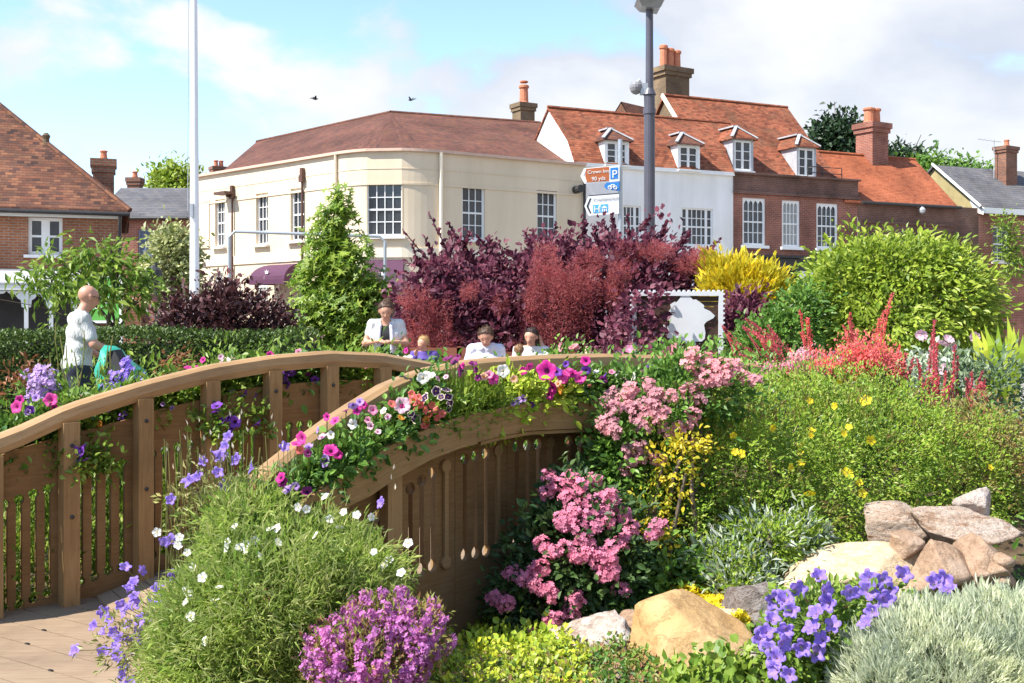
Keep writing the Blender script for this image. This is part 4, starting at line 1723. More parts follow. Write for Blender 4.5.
text_mesh('Crematorium', .104, M['sggrey'], s3, 'lettering', sign2(592.8, 201.0, .012), RT, UPV)
plate('hospital_panel', [(593, 205), (599, 204.6), (599, 212.7), (593, 213.1)], 'sgcyan', .006, s3, .004)
plate('symbol_panel', [(600.5, 204.5), (608, 204), (608, 212), (600.5, 212.5)], 'sgcyan', .006, s3, .004)
text_mesh('H', .19, M['sgwhite'], s3, 'lettering', sign2(593.6, 212.2, .012), RT, UPV)
m_ = MB()
for q in ([(601.8, 207.6), (604.3, 205.6), (606.8, 207.2), (606.8, 207.9), (601.8, 208.3)], [(602, 209), (603, 209), (603, 211.6), (602, 211.7)],
          [(603.9, 209), (604.9, 208.9), (604.9, 211.5), (603.9, 211.6)], [(605.8, 208.9), (606.8, 208.8), (606.8, 211.4), (605.8, 211.5)]):
    spoly(m_, ccw(q), .012, .004)
m_.build('symbol', M['sgwhite'], s3)

t = thing('tube_frame', 'grey steel tube goal-like frame standing behind the light green tree', 'frame', (*P(307, 318, 21)[:2], 0))
mb = MB()
a, b = P(229.5, 231.5, 21), P(385, 236.5, 21)
mb.tube([(a[0], 21, 0), (a[0], 21, a[2] - .1), a + [.1, 0, 0], b - [.1, 0, 0], (b[0], 21, b[2] - .1), (b[0], 21, 0)], .032, 10)
mb.build('tube', M['galv'], t)

t = thing('round_lantern_post', 'thin dark post with a round dark lantern behind the loose tree', 'post', (*P(156, 318, 22)[:2], 0))
x = P(156, 318, 22)[0]
mb = MB()
mb.tube([(x, 22, 0), (x, 22, P(0, 262, 22)[2])], .028, 8)
mb.build('post', M['iron'], t)
mb = MB()
mb.lathe((x - .04, 22, P(0, 275, 22)[2]), [(.02, -.2), (.11, -.14), (.17, -.02), (.15, .1), (.06, .18), (.01, .2)], 12)
mb.build('lantern', M['iron'], t)


def bird(px, py, rz, lab):
    c = P(px, py, 60)
    mb_ = MB()
    pts = [(-.17, 0, 0), (-.08, 0, .01), (.04, 0, .0), (.13, 0, .02), (.19, 0, .02)]
    mb_.tube([c + np.array(p) for p in pts], [.02, .05, .06, .035, .008], 8)
    for sg in (-1, 1):
        mb_.hexa([c + np.array(q) for q in ((-.06, sg * .03, .02), (.08, sg * .03, .02), (.02, sg * .2, .14), (-.06, sg * .2, .13))],
                 [c + np.array(q) + [0, 0, .012] for q in ((-.06, sg * .03, .02), (.08, sg * .03, .02), (.02, sg * .2, .14), (-.06, sg * .2, .13))])
        mb_.hexa([c + np.array(q) for q in ((.02, sg * .2, .14), (-.06, sg * .2, .13), (-.13, sg * .34, .1), (-.1, sg * .36, .1))],
                 [c + np.array(q) + [0, 0, .01] for q in ((.02, sg * .2, .14), (-.06, sg * .2, .13), (-.13, sg * .34, .1), (-.1, sg * .36, .1))])
    mb_.hexa([c + np.array(q) for q in ((-.15, -.02, 0), (-.15, .02, 0), (-.28, .05, .01), (-.28, -.05, .01))], [c + np.array(q) + [0, 0, .012] for q in ((-.15, -.02, 0), (-.15, .02, 0), (-.28, .05, .01), (-.28, -.05, .01))])
    o = mb_.build('bird', M['iron'], None, c)
    o.rotation_euler = (0, 0, rz)
    tag(o, lab, 'bird', 'birds flying over the cream building')


bird(315, 99, .5, 'dark bird flying left of the peak of the cream building roof')
bird(411, 100, 2.6, 'dark bird flying just above the roof peak, nearer the middle chimney')

# ================================================================== bridge
M['wood'] = m_wood('bridge_timber', (.27, .152, .058), (.385, .232, .10), .7)
M['woodrail'] = m_wood('handrail_timber', (.33, .19, .085), (.46, .285, .135), .55)
M['wooddark'] = m_wood('bridge_panel_timber', (.22, .118, .044), (.32, .18, .075), .75)
M['deck'] = m_wood('deck_boards', (.25, .17, .11), (.36, .26, .17), .75, 7)
M['darksoil'] = m_plain('compost', (.035, .022, .015), .95, .3, 20)


class Path:
    """a rail line in plan with a height for every pixel column measured in the photo"""

    def __init__(s, pts):
        s.p = np.array([(p[0], p[1]) for p in pts], float)
        d = np.linalg.norm(np.diff(s.p, axis=0), axis=1)
        s.L = np.concatenate([[0], np.cumsum(d)])

    def at(s, l):
        x = np.interp(l, s.L, s.p[:, 0])
        y = np.interp(l, s.L, s.p[:, 1])
        return np.array([x, y])

    def tan(s, l):
        return nrm(s.at(min(s.L[-1], l + .12)) - s.at(max(0, l - .12)))

    def nor(s, l):
        t = s.tan(l)
        return np.array([t[1], -t[0]])

    def find(s, px, off=0):
        ls = np.linspace(0, s.L[-1], 1500)
        q = np.array([s.at(l) + s.nor(l) * off for l in ls[::3]])
        pxs = CX + F * q[:, 0] / q[:, 1]
        return float(np.interp(px, pxs, ls[::3]))

    def at3(s, l, z, off=0):
        q = s.at(l) + s.nor(l) * off
        return np.array([q[0], q[1], z])

    def zpix(s, px, py, off=0):
        l = s.find(px, off)
        q = s.at(l) + s.nor(l) * off
        return l, H + (HZ - py) / F * q[1]

    def curve(s, pts, off=0):
        a = [s.zpix(px, py, off) for px, py in pts]
        return np.array([q[0] for q in a]), np.array([q[1] for q in a])


far = Path([(-2.265 + .2879 * t, 5.6 + .257 * t) for t in np.linspace(-2.2, 8, 40)])
near = Path([((px - CX) / F * Y, Y) for px, Y in ((232, 3.93), (250, 4.03), (270, 4.15), (300, 4.32), (340, 4.52), (390, 4.75), (445, 5.0), (500, 5.32), (560, 5.63),
                                               (620, 5.92), (690, 6.25), (760, 6.55))])
fhx, fhz = far.curve([(-60, 463), (-20, 450), (15, 437), (67, 413), (141, 390), (208, 373), (270, 363), (327, 358), (380, 360), (435, 370), (480, 384)])
nhx, nhz = near.curve([(232, 512), (250, 494), (270, 475), (300, 450), (340, 421), (380, 396), (420, 379), (470, 369), (540, 364), (600, 362), (690, 364), (760, 372)])
fh = lambda l: float(np.interp(l, fhx, fhz))
nh = lambda l: float(np.interp(l, nhx, nhz))

br = thing('footbridge', 'arched brown timber footbridge with curved handrails, planters and keyhole-slotted side panels', 'bridge', (-.5, 5.6, 0))


def rail(path, zf, l0, l1, name):
    m_ = MB()
    ls = np.linspace(l0, l1, 40)
    rings = []
    per = [0]
    prof = [(-.045, -.05), (.045, -.05), (.058, -.015), (.05, .028), (.025, .045), (-.025, .045), (-.05, .028), (-.058, -.015)]
    for l in ls:
        c = path.at3(l, zf(l))
        n_ = np.array([*path.nor(l), 0])
        rings.append([c + n_ * a + np.array([0, 0, b]) for a, b in prof])
    k = len(prof)
    for i in range(len(ls) - 1):
        for j in range(k):
            q = (j + 1) % k
            m_.poly([rings[i][j], rings[i][q], rings[i + 1][q], rings[i + 1][j]], uv=[(ls[i], j * .04), (ls[i], j * .04 + .04), (ls[i + 1], j * .04 + .04), (ls[i + 1], j * .04)])
    m_.poly(rings[0])
    m_.poly(rings[-1][::-1])
    return m_.build(name, M['woodrail'], br, smooth=False)


rail(far, fh, .05, far.L[-1] - .2, 'handrail')
rail(near, nh, .08, near.L[-1] - .05, 'handrail')


def post(path, l, z0, z1, wd=.1, dp=.09, off=0., mat='wood'):
    m_ = MB()
    t = path.tan(l)
    n_ = path.nor(l)
    ax = (np.array([*t, 0]), np.array([*-n_, 0]), np.array([0, 0, 1.]))
    c = path.at3(l, 0, off)
    # vertical timber with grain along its length
    m_.bar(c + [0, 0, z0], c + [0, 0, z1], wd, dp, up=ax[1])
    return m_.build('post', M[mat], br)


fposts = [far.find(x) for x in (-82, -10, 67, 141, 208, 270, 327, 380, 429)]
for l in fposts:
    post(far, l, -.1, fh(l) - .045, .082, .08, .03)


def deckz(path, zf, l):
    return max(.02, min(.3, zf(l) - 1.0))


fdeck = lambda l: max(.0, fh(l) - 1.02) * .9
# far panels between the posts: planter board and slotted screen in one
fbx, fbz = far.curve([(-60, 484), (15, 452), (67, 436), (95, 429.6), (132, 420), (153, 412.5), (198, 402), (221, 396.6), (260, 387.4), (330, 381), (400, 380), (470, 392)])
fsx, fsz = far.curve([(-60, 530), (21, 500), (37, 494), (52, 489), (82, 477), (110, 468), (126, 463), (155, 454.6), (180, 446.7), (194, 444), (270, 428), (330, 422), (400, 420), (470, 428)])
flx, flz = far.curve([(-60, 633), (25, 607), (54, 595), (83.5, 585), (98, 579.6), (113, 573), (126.6, 569.5), (200, 541), (270, 520), (330, 506), (400, 500), (470, 500)])
fb_ = lambda l: float(np.interp(l, fbx, fbz))
fs_ = lambda l: float(np.interp(l, fsx, fsz))
fl_ = lambda l: float(np.interp(l, flx, flz))


def keyhole(l, z0, z1, w_, r, ball0=True, ball1=True):
    """a slot with round ends"""
    pts = []
    n = 10
    a0 = math.asin(min(1, w_ / 2 / r))
    for i in range(n + 1):      # bottom ball: from right neck round the bottom to the left neck
        a = (PI / 2 - a0) - (2 * PI - 2 * a0) * i / n
        pts.append((l + r * math.cos(a), z0 + r + r * math.sin(a)))
    for i in range(n + 1):
        a = (-PI / 2 - a0) - (2 * PI - 2 * a0) * i / n
        pts.append((l + r * math.cos(a), z1 - r + r * math.sin(a)))
    return pts


def panel(path, la, lb, top, bot, slots, off, mat, th=.028, name='side_panel', n=8):
    """flat panel between two posts; (l, z) outline with curved top and bottom"""
    A, B = path.at3(la, 0, off), path.at3(lb, 0, off)
    d = B - A
    L = float(np.linalg.norm(d))
    d = d / L
    n_ = np.array([d[1], -d[0], 0])
    sc = L / (lb - la)
    ls = np.linspace(la, lb, n)
    out = [((l - la) * sc, bot(l)) for l in ls] + [((l - la) * sc, top(l)) for l in ls[::-1]]
    hs = [[((p[0] - la) * sc, p[1]) for p in h_] for h_ in slots]
    m_ = MB()
    m_.slab(out, hs, lambda u, v, e: A + d * u + np.array([0, 0, v]) + n_ * e, th)
    return m_.build(name, M[mat], br)


for i in range(len(fposts) - 1):
    a, b = fposts[i], fposts[i + 1]
    w_ = b - a
    sl_ = []
    for fr_q in (.22, .41, .60, .79):
        l = a + w_ * fr_q
        sl_.append(keyhole(l, fl_(l) - .02, fs_(l) + .02, .030, .026))
    panel(far, a + .002, b - .002, fb_, lambda l: max(-.05, fl_(l) - .14), sl_, -.05, 'wooddark')

# ---- near side: planter fascia on the outside, slotted panels beneath it
NB = .24
nbx, nbz = near.curve([(250, 590), (300, 545), (346, 507), (368, 498), (398, 478), (428, 461), (463, 447.5), (501, 438), (530, 432.5), (592, 429.5), (640, 429), (700, 432), (760, 440)], NB)
ntx, ntz = near.curve([(250, 545), (300, 505), (346, 474), (368, 460), (399, 441), (437, 425), (472, 414), (516, 405), (560, 401.5), (595, 400.5), (640, 401), (700, 404), (760, 410)], NB)
nb_ = lambda l: float(np.interp(l, nbx, nbz))
nt_f = lambda l: float(np.interp(l, ntx, ntz))


def fascia(l0, l1, off, top, bot, th, name, n=14, mat='wood'):
    m_ = MB()
    ls = np.linspace(l0, l1, n)
    fr_, bk_ = [], []
    for l in ls:
        fr_.append((path_pt(l, bot(l), off), path_pt(l, top(l), off)))
        bk_.append((path_pt(l, bot(l), off - th), path_pt(l, top(l), off - th)))
    for i in range(n - 1):
        u0, u1 = ls[i], ls[i + 1]
        b0, t0, b1, t1 = fr_[i][0], fr_[i][1], fr_[i + 1][0], fr_[i + 1][1]
        c0, s0, c1, s1 = bk_[i][0], bk_[i][1], bk_[i + 1][0], bk_[i + 1][1]
        h0 = top(ls[i]) - bot(ls[i])
        m_.poly([b0, b1, t1, t0], uv=[(u0, 0), (u1, 0), (u1, h0), (u0, h0)])
        m_.poly([c1, c0, s0, s1], uv=[(u1, 0), (u0, 0), (u0, h0), (u1, h0)])
        m_.poly([t0, t1, s1, s0])
        m_.poly([b1, b0, c0, c1])
    for k, rev in ((0, True), (-1, False)):
        q = [fr_[k][0], fr_[k][1], bk_[k][1], bk_[k][0]]
        m_.poly(q if rev else q[::-1])
    return m_.build(name, M[mat], br)


def path_pt(l, z, off):
    return near.at3(l, z, off)


lj = near.find(478, NB)
l_a, l_b = near.find(285, NB), near.L[-1] - .1
f1_ = fascia(l_a, lj - .002, NB, nt_f, nb_, .03, 'planter_board')
f2__ = fascia(lj + .002, l_b, NB - .003, nt_f, lambda l: nb_(l) + .008, .03, 'planter_board', 20)
fascia(lj + .03, l_b - .05, NB - .012, lambda l: nb_(l) + .004, lambda l: nb_(l) - .012, .03, 'shadow_strip', 20)
fascia(l_a, l_b, NB - .035, lambda l: nt_f(l) - .03, lambda l: nt_f(l) - .06, NB - .06, 'planter_soil', 26, 'darksoil')
fascia(l_a, l_b, NB - .035, lambda l: nb_(l) + .035, lambda l: nb_(l) + .01, NB - .06, 'planter_base', 26, 'wooddark')
nposts = [near.find(x, .02) for x in (288, 341, 400, 455, 507, 559, 611, 664, 716)]
nsx, nsz = near.curve([(250, 640), (340, 604), (417, 578), (425, 575), (435, 571.5), (445, 568), (465, 561), (485, 557), (496, 553), (548, 539), (591, 531), (660, 522), (760, 515)], .02)
ns_ = lambda l: float(np.interp(l, nsx, nsz))
ntop = lambda l: nt_f(l) - .02
nkx, nkz = near.curve([(250, 620), (340, 540), (390, 497), (416, 478), (445, 459), (470, 451), (496, 444.5), (520, 440), (548, 437), (571, 435.5), (600, 435.5), (660, 436), (760, 446)], .02)
nk_ = lambda l: float(np.interp(l, nkx, nkz))


for i in range(len(nposts) - 1):
    a, b = nposts[i], nposts[i + 1]
    wd = b - a
    sl_ = []
    for fq in (.18, .38, .58):
        l = a + wd * fq
        # slot top just below the fascia as it is seen from the path
        sl_.append(keyhole(l, ns_(l), nk_(l), .026, .029))
    l = a + wd * .79
    panel(near, a + .002, b - .002, ntop, lambda l: max(-.12, ns_(l) - .42), sl_, .02, 'wooddark', .025)
    m_ = MB()          # added keyhole strip, its paler timber paints in a sunlit slot
    A = near.at3(l, 0, .02)
    d = np.array([*near.tan(l), 0])
    n_ = np.array([*near.nor(l), 0])
    o_ = keyhole(0, ns_(l), nk_(l), .024, .029)
    m_.slab(o_[::-1], [], lambda u, v, e: A + d * u + np.array([0, 0, v]) + n_ * (e + .016), .015)
    m_.build('lit_slot_strip', M['woodrail'], br)
for l in fposts:
    for dz in (.16, .52):
        m_ = MB()
        z_ = fh(l) - dz
        n_ = np.array([*far.nor(l), 0])
        t_ = np.array([*far.tan(l), 0])
        m_.lathe(far.at3(l, z_, .0705), [(.011, 0), (.011, .004), (.006, .008)], 10, ax=(t_, np.cross(n_, t_), n_))
        m_.build('bolt', M['iron'], br)
for l in nposts:
    post(near, l, -.1, nh(l) - .045, .085, .08, -.05)
post(near, near.find(391, .08), .0, nb_(near.find(391, .1)) + .02, .085, .05, .08, 'woodrail')
# deck: boards crossing the bridge, each a plank in one deck mesh
m_ = MB()
K = 34
for i in range(K):
    ta_, tb2 = i / K, (i + 1) / K - .0022
    la0, la1 = 1.0 + (far.L[-1] - 1.3) * ta_, 1.0 + (far.L[-1] - 1.3) * tb2
    lb0, lb1 = .1 + (near.L[-1] - .3) * ta_, .1 + (near.L[-1] - .3) * tb2
    z0, z1 = fdeck(la0) + .03, fdeck(la1) + .03
    p = [far.at3(la0, z0, .0), near.at3(lb0, z0, -.12), near.at3(lb1, z1, -.12), far.at3(la1, z1, .0)]
    q = [v - np.array([0, 0, .035]) for v in p]
    m_.hexa(q, p)
m_.build('deck', M['deck'], br)

# boardwalk leading on to it
bw = thing('boardwalk', 'weathered wooden boardwalk of wide planks at the foot of the bridge', 'boardwalk', (-2.2, 4.6, 0))
m_ = MB()
du, dv = nrm([.84, -.545, 0]), nrm([.545, .84, 0])
org_ = np.array([-3.0, 5.05, 0])
for i in range(-10, 8):
    a = org_ + dv * (.17 * i)
    fd = nrm([.2879, .257, 0])                 # the plank starts at the foot of the far rail
    f0 = np.array([-2.265, 5.6, 0]) + np.array([.666, -.746, 0]) * -.04
    den_ = du[0] * fd[1] - du[1] * fd[0]
    a = a + du * max(-2.5, min(2.5, ((f0 - a)[0] * fd[1] - (f0 - a)[1] * fd[0]) / den_))
    # planks stop under the far rail and at the planting
    p = [a, a + du * 2.3, a + du * 2.3 + dv * .163, a + dv * .163]
    m_.hexa([v + [0, 0, .012] for v in p], [v + [0, 0, .045] for v in p])
pl = m_.build('planks', M['deck'], bw)
m_ = MB()
for i in range(-10, 8):
    for k in range(5):
        c = org_ + dv * (.17 * i + .166) + du * (-1.0 + .55 * k + .13 * (i % 2))
        if (c - np.array([-2.265, 5.6, 0])) @ np.array([.666, -.746, 0]) < .05:
            continue
        m_.box(c + [0, 0, .047], (.022, .012, .006), (du, dv, np.array([0, 0, 1.])))
m_.build('fixings', M['iron'], pl)

# ================================================================== leaf materials
G = {}
G['green'] = m_leaf('leaf_mid_green', [(0.052, 0.131, 0.021), (0.131, 0.263, 0.038), (0.210, 0.350, 0.061)])
G['bright'] = m_leaf('leaf_bright_green', [(.13, .24, .028), (.26, .39, .045), (.38, .46, .085)], trans=.4)
G['dome'] = m_leaf('leaf_yellow_green', [(.15, .235, .022), (.30, .41, .042), (.44, .50, .08)], trans=.35)
G['lime'] = m_leaf('leaf_lime', [(0.280, 0.420, 0.035), (0.455, 0.578, 0.052), (0.595, 0.630, 0.088)], trans=.35)
G['gold'] = m_leaf('leaf_gold', [(0.520, 0.416, 0.019), (0.754, 0.598, 0.039), (0.390, 0.364, 0.026)], trans=.35)
G['dark'] = m_leaf('leaf_dark_green', [(.03, .075, .022), (.065, .13, .035), (.11, .18, .05)], trans=.3)
G['hedge'] = m_leaf('leaf_hedge', [(0.035, 0.070, 0.014), (0.084, 0.140, 0.025), (0.140, 0.210, 0.042)], trans=.2)
G['conifer'] = m_leaf('needle_dark', [(0.012, 0.032, 0.012), (0.030, 0.065, 0.020)], trans=.1)
G['potent'] = m_leaf('leaf_potentilla', [(.15, .26, .025), (.27, .42, .04), (.40, .48, .075), (.36, .34, .10)], [0, .45, .9, 1], trans=.35)
G['feather'] = m_leaf('leaf_feathery', [(.26, .38, .07), (.44, .54, .14), (.60, .62, .28)], trans=.5)
G['fresh'] = m_leaf('leaf_fresh_green', [(.20, .34, .05), (.34, .48, .09), (.45, .52, .14)], trans=.5)
G['silver'] = m_leaf('leaf_silver', [(.50, .56, .36), (.64, .68, .48), (.72, .74, .58)], trans=.25, rough=.7)
G['lamb'] = m_leaf('leaf_grey_woolly', [(0.176, 0.257, 0.135), (0.378, 0.446, 0.324), (0.675, 0.702, 0.608)], trans=.15, rough=.7)
G['purple'] = m_leaf('leaf_purple', [(.07, .017, .036), (.14, .034, .062), (.24, .07, .105), (.34, .18, .22)], [0, .4, .82, 1], trans=.4, rough=.6, spec=.2)
G['goldcon'] = m_leaf('leaf_bright_gold', [(.62, .50, .02), (.80, .64, .04), (.55, .52, .05)], trans=.4)
G['smoke'] = m_leaf('plume_red', [(.44, .095, .105), (.56, .16, .165), (.50, .20, .20)], trans=.55, rough=.8)
G['berb'] = m_leaf('leaf_dark_maroon', [(0.039, 0.016, 0.018), (0.091, 0.033, 0.036), (0.156, 0.065, 0.065)], trans=.2)
G['varieg'] = m_leaf('leaf_cream_variegated', [(0.260, 0.312, 0.091), (0.442, 0.468, 0.195), (0.598, 0.598, 0.364)], trans=.3)
G['sapling'] = m_leaf('leaf_olive_green', [(0.088, 0.175, 0.021), (0.210, 0.333, 0.038), (0.350, 0.455, 0.088)], trans=.35)
G['rust'] = m_leaf('leaf_rust', [(0.216, 0.072, 0.036), (0.336, 0.144, 0.060), (0.168, 0.120, 0.036)], trans=.25)
G['redbrown'] = m_leaf('leaf_red_brown_sedum', [(0.182, 0.221, 0.039), (0.312, 0.286, 0.078), (0.338, 0.156, 0.091)], trans=.25)
G['sedum'] = m_leaf('leaf_sedum_yellow', [(0.385, 0.490, 0.035), (0.595, 0.630, 0.052), (0.245, 0.385, 0.035)], trans=.3)
G['straw'] = m_leaf('stem_straw', [(0.360, 0.324, 0.120), (0.264, 0.288, 0.084)], trans=.2)
G['greygreen'] = m_leaf('leaf_grey_green', [(.06, .11, .05), (.14, .21, .10), (.26, .33, .20)], trans=.25)
G['stem'] = m_leaf('stem_green', [(0.175, 0.263, 0.052), (0.280, 0.350, 0.088)], trans=.1)
G['bark'] = m_plain('bark', (.10, .075, .05), .9, .3, 20, bstr=.6)


def petal(name, c, var=.2, trans=.35):
    lo = tuple(v * (1 - var) for v in c)
    hi = tuple(min(.95, v * (1 + var)) for v in c)
    return m_leaf(name, [lo, c, hi], trans=trans, rough=.6)


B = {k: petal('petal_' + k, c) for k, c in dict(
    magenta=(.58, .02, .28), hotpink=(.66, .06, .33), pink=(.70, .27, .42), palepink=(.75, .48, .58), lilac=(.46, .28, .70), violet=(.20, .05, .46),
    bell=(.34, .22, .74), deep=(.06, .012, .10), white=(.80, .78, .74), cream=(.75, .65, .50), coral=(.80, .17, .16), red=(.60, .03, .05),
    yellow=(.78, .62, .02), orange=(.75, .28, .04), escal=(.72, .23, .36), rose=(.72, .32, .36), thyme=(.58, .19, .50), phlox=(.50, .34, .66), plum=(.22, .015, .14),
    peach=(.75, .42, .30), astil=(.62, .12, .15)).items()}


# ------------------------------------------------------------------ flower meshes shared by all blooms of a kind
def bloom_mesh(name, rim, throat, petals=5, lobing=.18, cup=.28, k=30, tr=.30):
    """a trumpet-shaped bloom, unit radius, facing +Z: wavy lobed rim, deep throat"""
    V, Fs, Mi = [], [], []
    rings = [(.07, -.5), (.16, -.22), (tr, -.02), (.62, cup * .55), (.88, cup * .95), (1.0, cup * .82)]
    for ri, (r_, z_) in enumerate(rings):
        for i in range(k):
            a = 2 * PI * i / k
            lob = 1 - lobing * abs(math.sin(a * petals / 2)) ** 6 * (ri >= 3) * (ri - 2) / 3
            wav = .05 * math.sin(a * petals * 2 + 1) * (ri >= 4)
            V.append((r_ * lob * math.cos(a), r_ * lob * math.sin(a), z_ + wav - .06 * abs(math.sin(a * petals / 2)) * (ri >= 3)))
    for ri in range(len(rings) - 1):
        for i in range(k):
            j = (i + 1) % k
            Fs.append((ri * k + i, ri * k + j, (ri + 1) * k + j, (ri + 1) * k + i))
            Mi.append(1 if ri < 2 else 0)
    Fs.append(tuple(range(k))[::-1])
    Mi.append(1)
    me = mesh_np(name, np.array(V), [i for f in Fs for i in f], [len(f) for f in Fs], [rim, throat], Mi, None, True)
    return me


def pansy_mesh(name, edge, face, eye):
    V, Fs, Mi = [(0, 0, .02)], [], []
    k = 30
    for ri, r_ in enumerate((.12, .78, 1.0)):
        for i in range(k):
            a = 2 * PI * i / k
            rr = r_ * (1 - .14 * abs(math.sin(a * 2.5)) ** 4 * (ri > 0))
            V.append((rr * math.cos(a), rr * math.sin(a), .10 * math.sin(a * 5) * (ri > 0) + .08 * (ri > 0)))
    for i in range(k):
        j = (i + 1) % k
        Fs.append((0, 1 + i, 1 + j))
        Mi.append(2)
        for ri in range(2):
            Fs.append((1 + ri * k + i, 1 + (ri + 1) * k + i, 1 + (ri + 1) * k + j, 1 + ri * k + j))
            Mi.append(1 if ri == 0 else 0)
    return mesh_np(name, np.array(V), [i for f in Fs for i in f], [len(f) for f in Fs], [edge, face, eye], Mi, None, True)


def flat_mesh(name, petals, col, eye, cup=.2, width=.9, eyer=.2):
    """open flower of separate petals with a button eye"""
    V, Fs, Mi = [], [], []
    for p in range(petals):
        a = 2 * PI * p / petals
        w_ = PI / petals * width
        b = len(V)
        for da, r_, z_ in ((0, .05, 0), (-w_ * .9, .55, cup * .5), (-w_ * .85, .85, cup), (0, 1.0, cup * .9), (w_ * .85, .85, cup), (w_ * .9, .55, cup * .5), (0, .6, cup * .35)):
            V.append((r_ * math.cos(a + da), r_ * math.sin(a + da), z_ + .01 * p))
        for f in ((0, 1, 6), (1, 2, 6), (2, 3, 6), (3, 4, 6), (4, 5, 6), (5, 0, 6)):
            Fs.append(tuple(b + i for i in f))
            Mi.append(0)
    b = len(V)
    for i in range(8):
        V.append((eyer * math.cos(i * PI / 4), eyer * math.sin(i * PI / 4), .06))
    V.append((0, 0, .16))
    for i in range(8):
        Fs.append((b + i, b + (i + 1) % 8, b + 8))
        Mi.append(1)
    return mesh_np(name, np.array(V), [i for f in Fs for i in f], [len(f) for f in Fs], [col, eye], Mi, None, False)


FM = {
    'magenta': bloom_mesh('petunia_bloom', B['magenta'], B['plum']), 'hotpink': bloom_mesh('petunia_bloom', B['hotpink'], B['magenta']),
    'pink': bloom_mesh('petunia_bloom', B['pink'], B['hotpink']), 'palepink': bloom_mesh('petunia_bloom', B['palepink'], B['hotpink']),
    'lilac': bloom_mesh('petunia_bloom', B['lilac'], B['violet']), 'violet': bloom_mesh('petunia_bloom', B['violet'], B['deep']),
    'white': bloom_mesh('petunia_bloom', B['white'], B['cream']), 'coral': bloom_mesh('petunia_bloom', B['coral'], B['orange']),
    'plum': bloom_mesh('petunia_bloom', B['plum'], B['deep']), 'peach': bloom_mesh('petunia_bloom', B['peach'], B['orange']),
    'orange': bloom_mesh('petunia_bloom', B['orange'], B['yellow']),
    'bell': bloom_mesh('bellflower_bloom', B['bell'], B['lilac'], 5, .42, .55, 30, .34),
    'pansy': pansy_mesh('pansy_bloom', B['cream'], B['deep'], B['yellow']),
    'daisy': flat_mesh('white_bloom', 5, B['white'], B['yellow'], .15, 1.0, .14),
    'cinq': flat_mesh('yellow_bloom', 5, B['yellow'], B['orange'], .2, .98, .16),
    'rosebl': flat_mesh('rose_bloom', 8, B['pink'], B['palepink'], .5, 1.5, .3), 'rosewh': flat_mesh('rose_bloom', 8, B['palepink'], B['white'], .5, 1.5, .3),
    'rosepe': flat_mesh('rose_bloom', 8, B['rose'], B['peach'], .5, 1.5, .3),
    'star': flat_mesh('star_bloom', 5, B['violet'], B['white'], .1, .6, .2),
}


def put(parent, kind, pos, r, face=None, name='flower'):
    """one bloom: a child of its plant that shares its kind's mesh"""
    o = bpy.data.objects.new(name, FM[kind])
    COL.objects.link(o)
    o.parent = parent
    ROOT[o.name] = ROOT[parent.name]
    if face is None:
        face = nrm(np.array([-.25, -1, .5]) + NR.normal(size=3) * .45)
    o.rotation_euler = (Vector(face).to_track_quat('Z', 'Y') @ __import__('mathutils').Quaternion((0, 0, 1), R.uniform(0, 6.28))).to_euler()
    o.location = tuple(np.asarray(pos, float) - ROOT[parent.name])
    s_ = r * R.uniform(.88, 1.12)
    o.scale = (s_ * R.uniform(.85, 1.1), s_ * R.uniform(.85, 1.1), s_ * R.uniform(.6, 1.3))
    return o


def clusters(acc, pts, tpl, n, rad, size, m=0, face=(-.2, -.7, .6), spread=.9, up=0.):
    """flower heads: n small blooms round every point"""
    pts = np.asarray(pts)
    c = np.repeat(pts, n, 0)
    d = rnd(len(c))
    p = c + d * rad * NR.uniform(.5, 1, (len(c), 1)) * np.array([1, 1, .85])
    nn = unit(d * 1.0 + np.array(face) * .9 + rnd(len(c)) * spread * .5)
    ax, y, z = basis(np.cross(nn, rnd(len(c))), nn)
    s_ = size * NR.uniform(.75, 1.2, len(c))
    acc.add(tpl, p, ax, y, nn, s_, s_, s_, m)


def stalks(acc, a, b, r, m=0):
    """thin straight stems as crossed slivers"""
    a, b = np.asarray(a), np.asarray(b)
    d = b - a
    L = np.linalg.norm(d, axis=1)
    for k in (0, 1):
        x, y, z = basis(d, np.tile([0, 1., 0] if k == 0 else [1., 0, 0], (len(a), 1)))
        acc.add((np.array([(-1, 0, 0), (1, 0, 0), (.6, 1, 0), (-.6, 1, 0)], float), [(0, 1, 2, 3)]), a, x, y, z, r, L, r, m)


def plant_xy(px, Y):
    return (px - CX) / F * Y


# ================================================================== background trees and shrubs
def trunk_mesh(parent, base, top, r0, r1, limbs, name='trunk'):
    m_ = MB()
    pts = wander(base, top, 6, .02)
    m_.tube(pts, list(np.linspace(r0, r1, 6)), 9)
    for f, to, rr in limbs:
        st = np.array(base) + (np.array(top) - np.array(base)) * f
        q = wander(st, to, 5, .05)
        m_.tube(q, list(np.linspace(rr, rr * .35, 5)), 7)
        for k in range(2):
            e = np.array(to) + (np.array(to) - st) * .1 + NR.normal(size=3) * .25 * np.linalg.norm(np.array(to) - st)
            m_.tube(wander(q[2 + k], e, 4, .06), list(np.linspace(rr * .5, rr * .15, 4)), 5)
    return m_.build(name, G['bark'], parent)


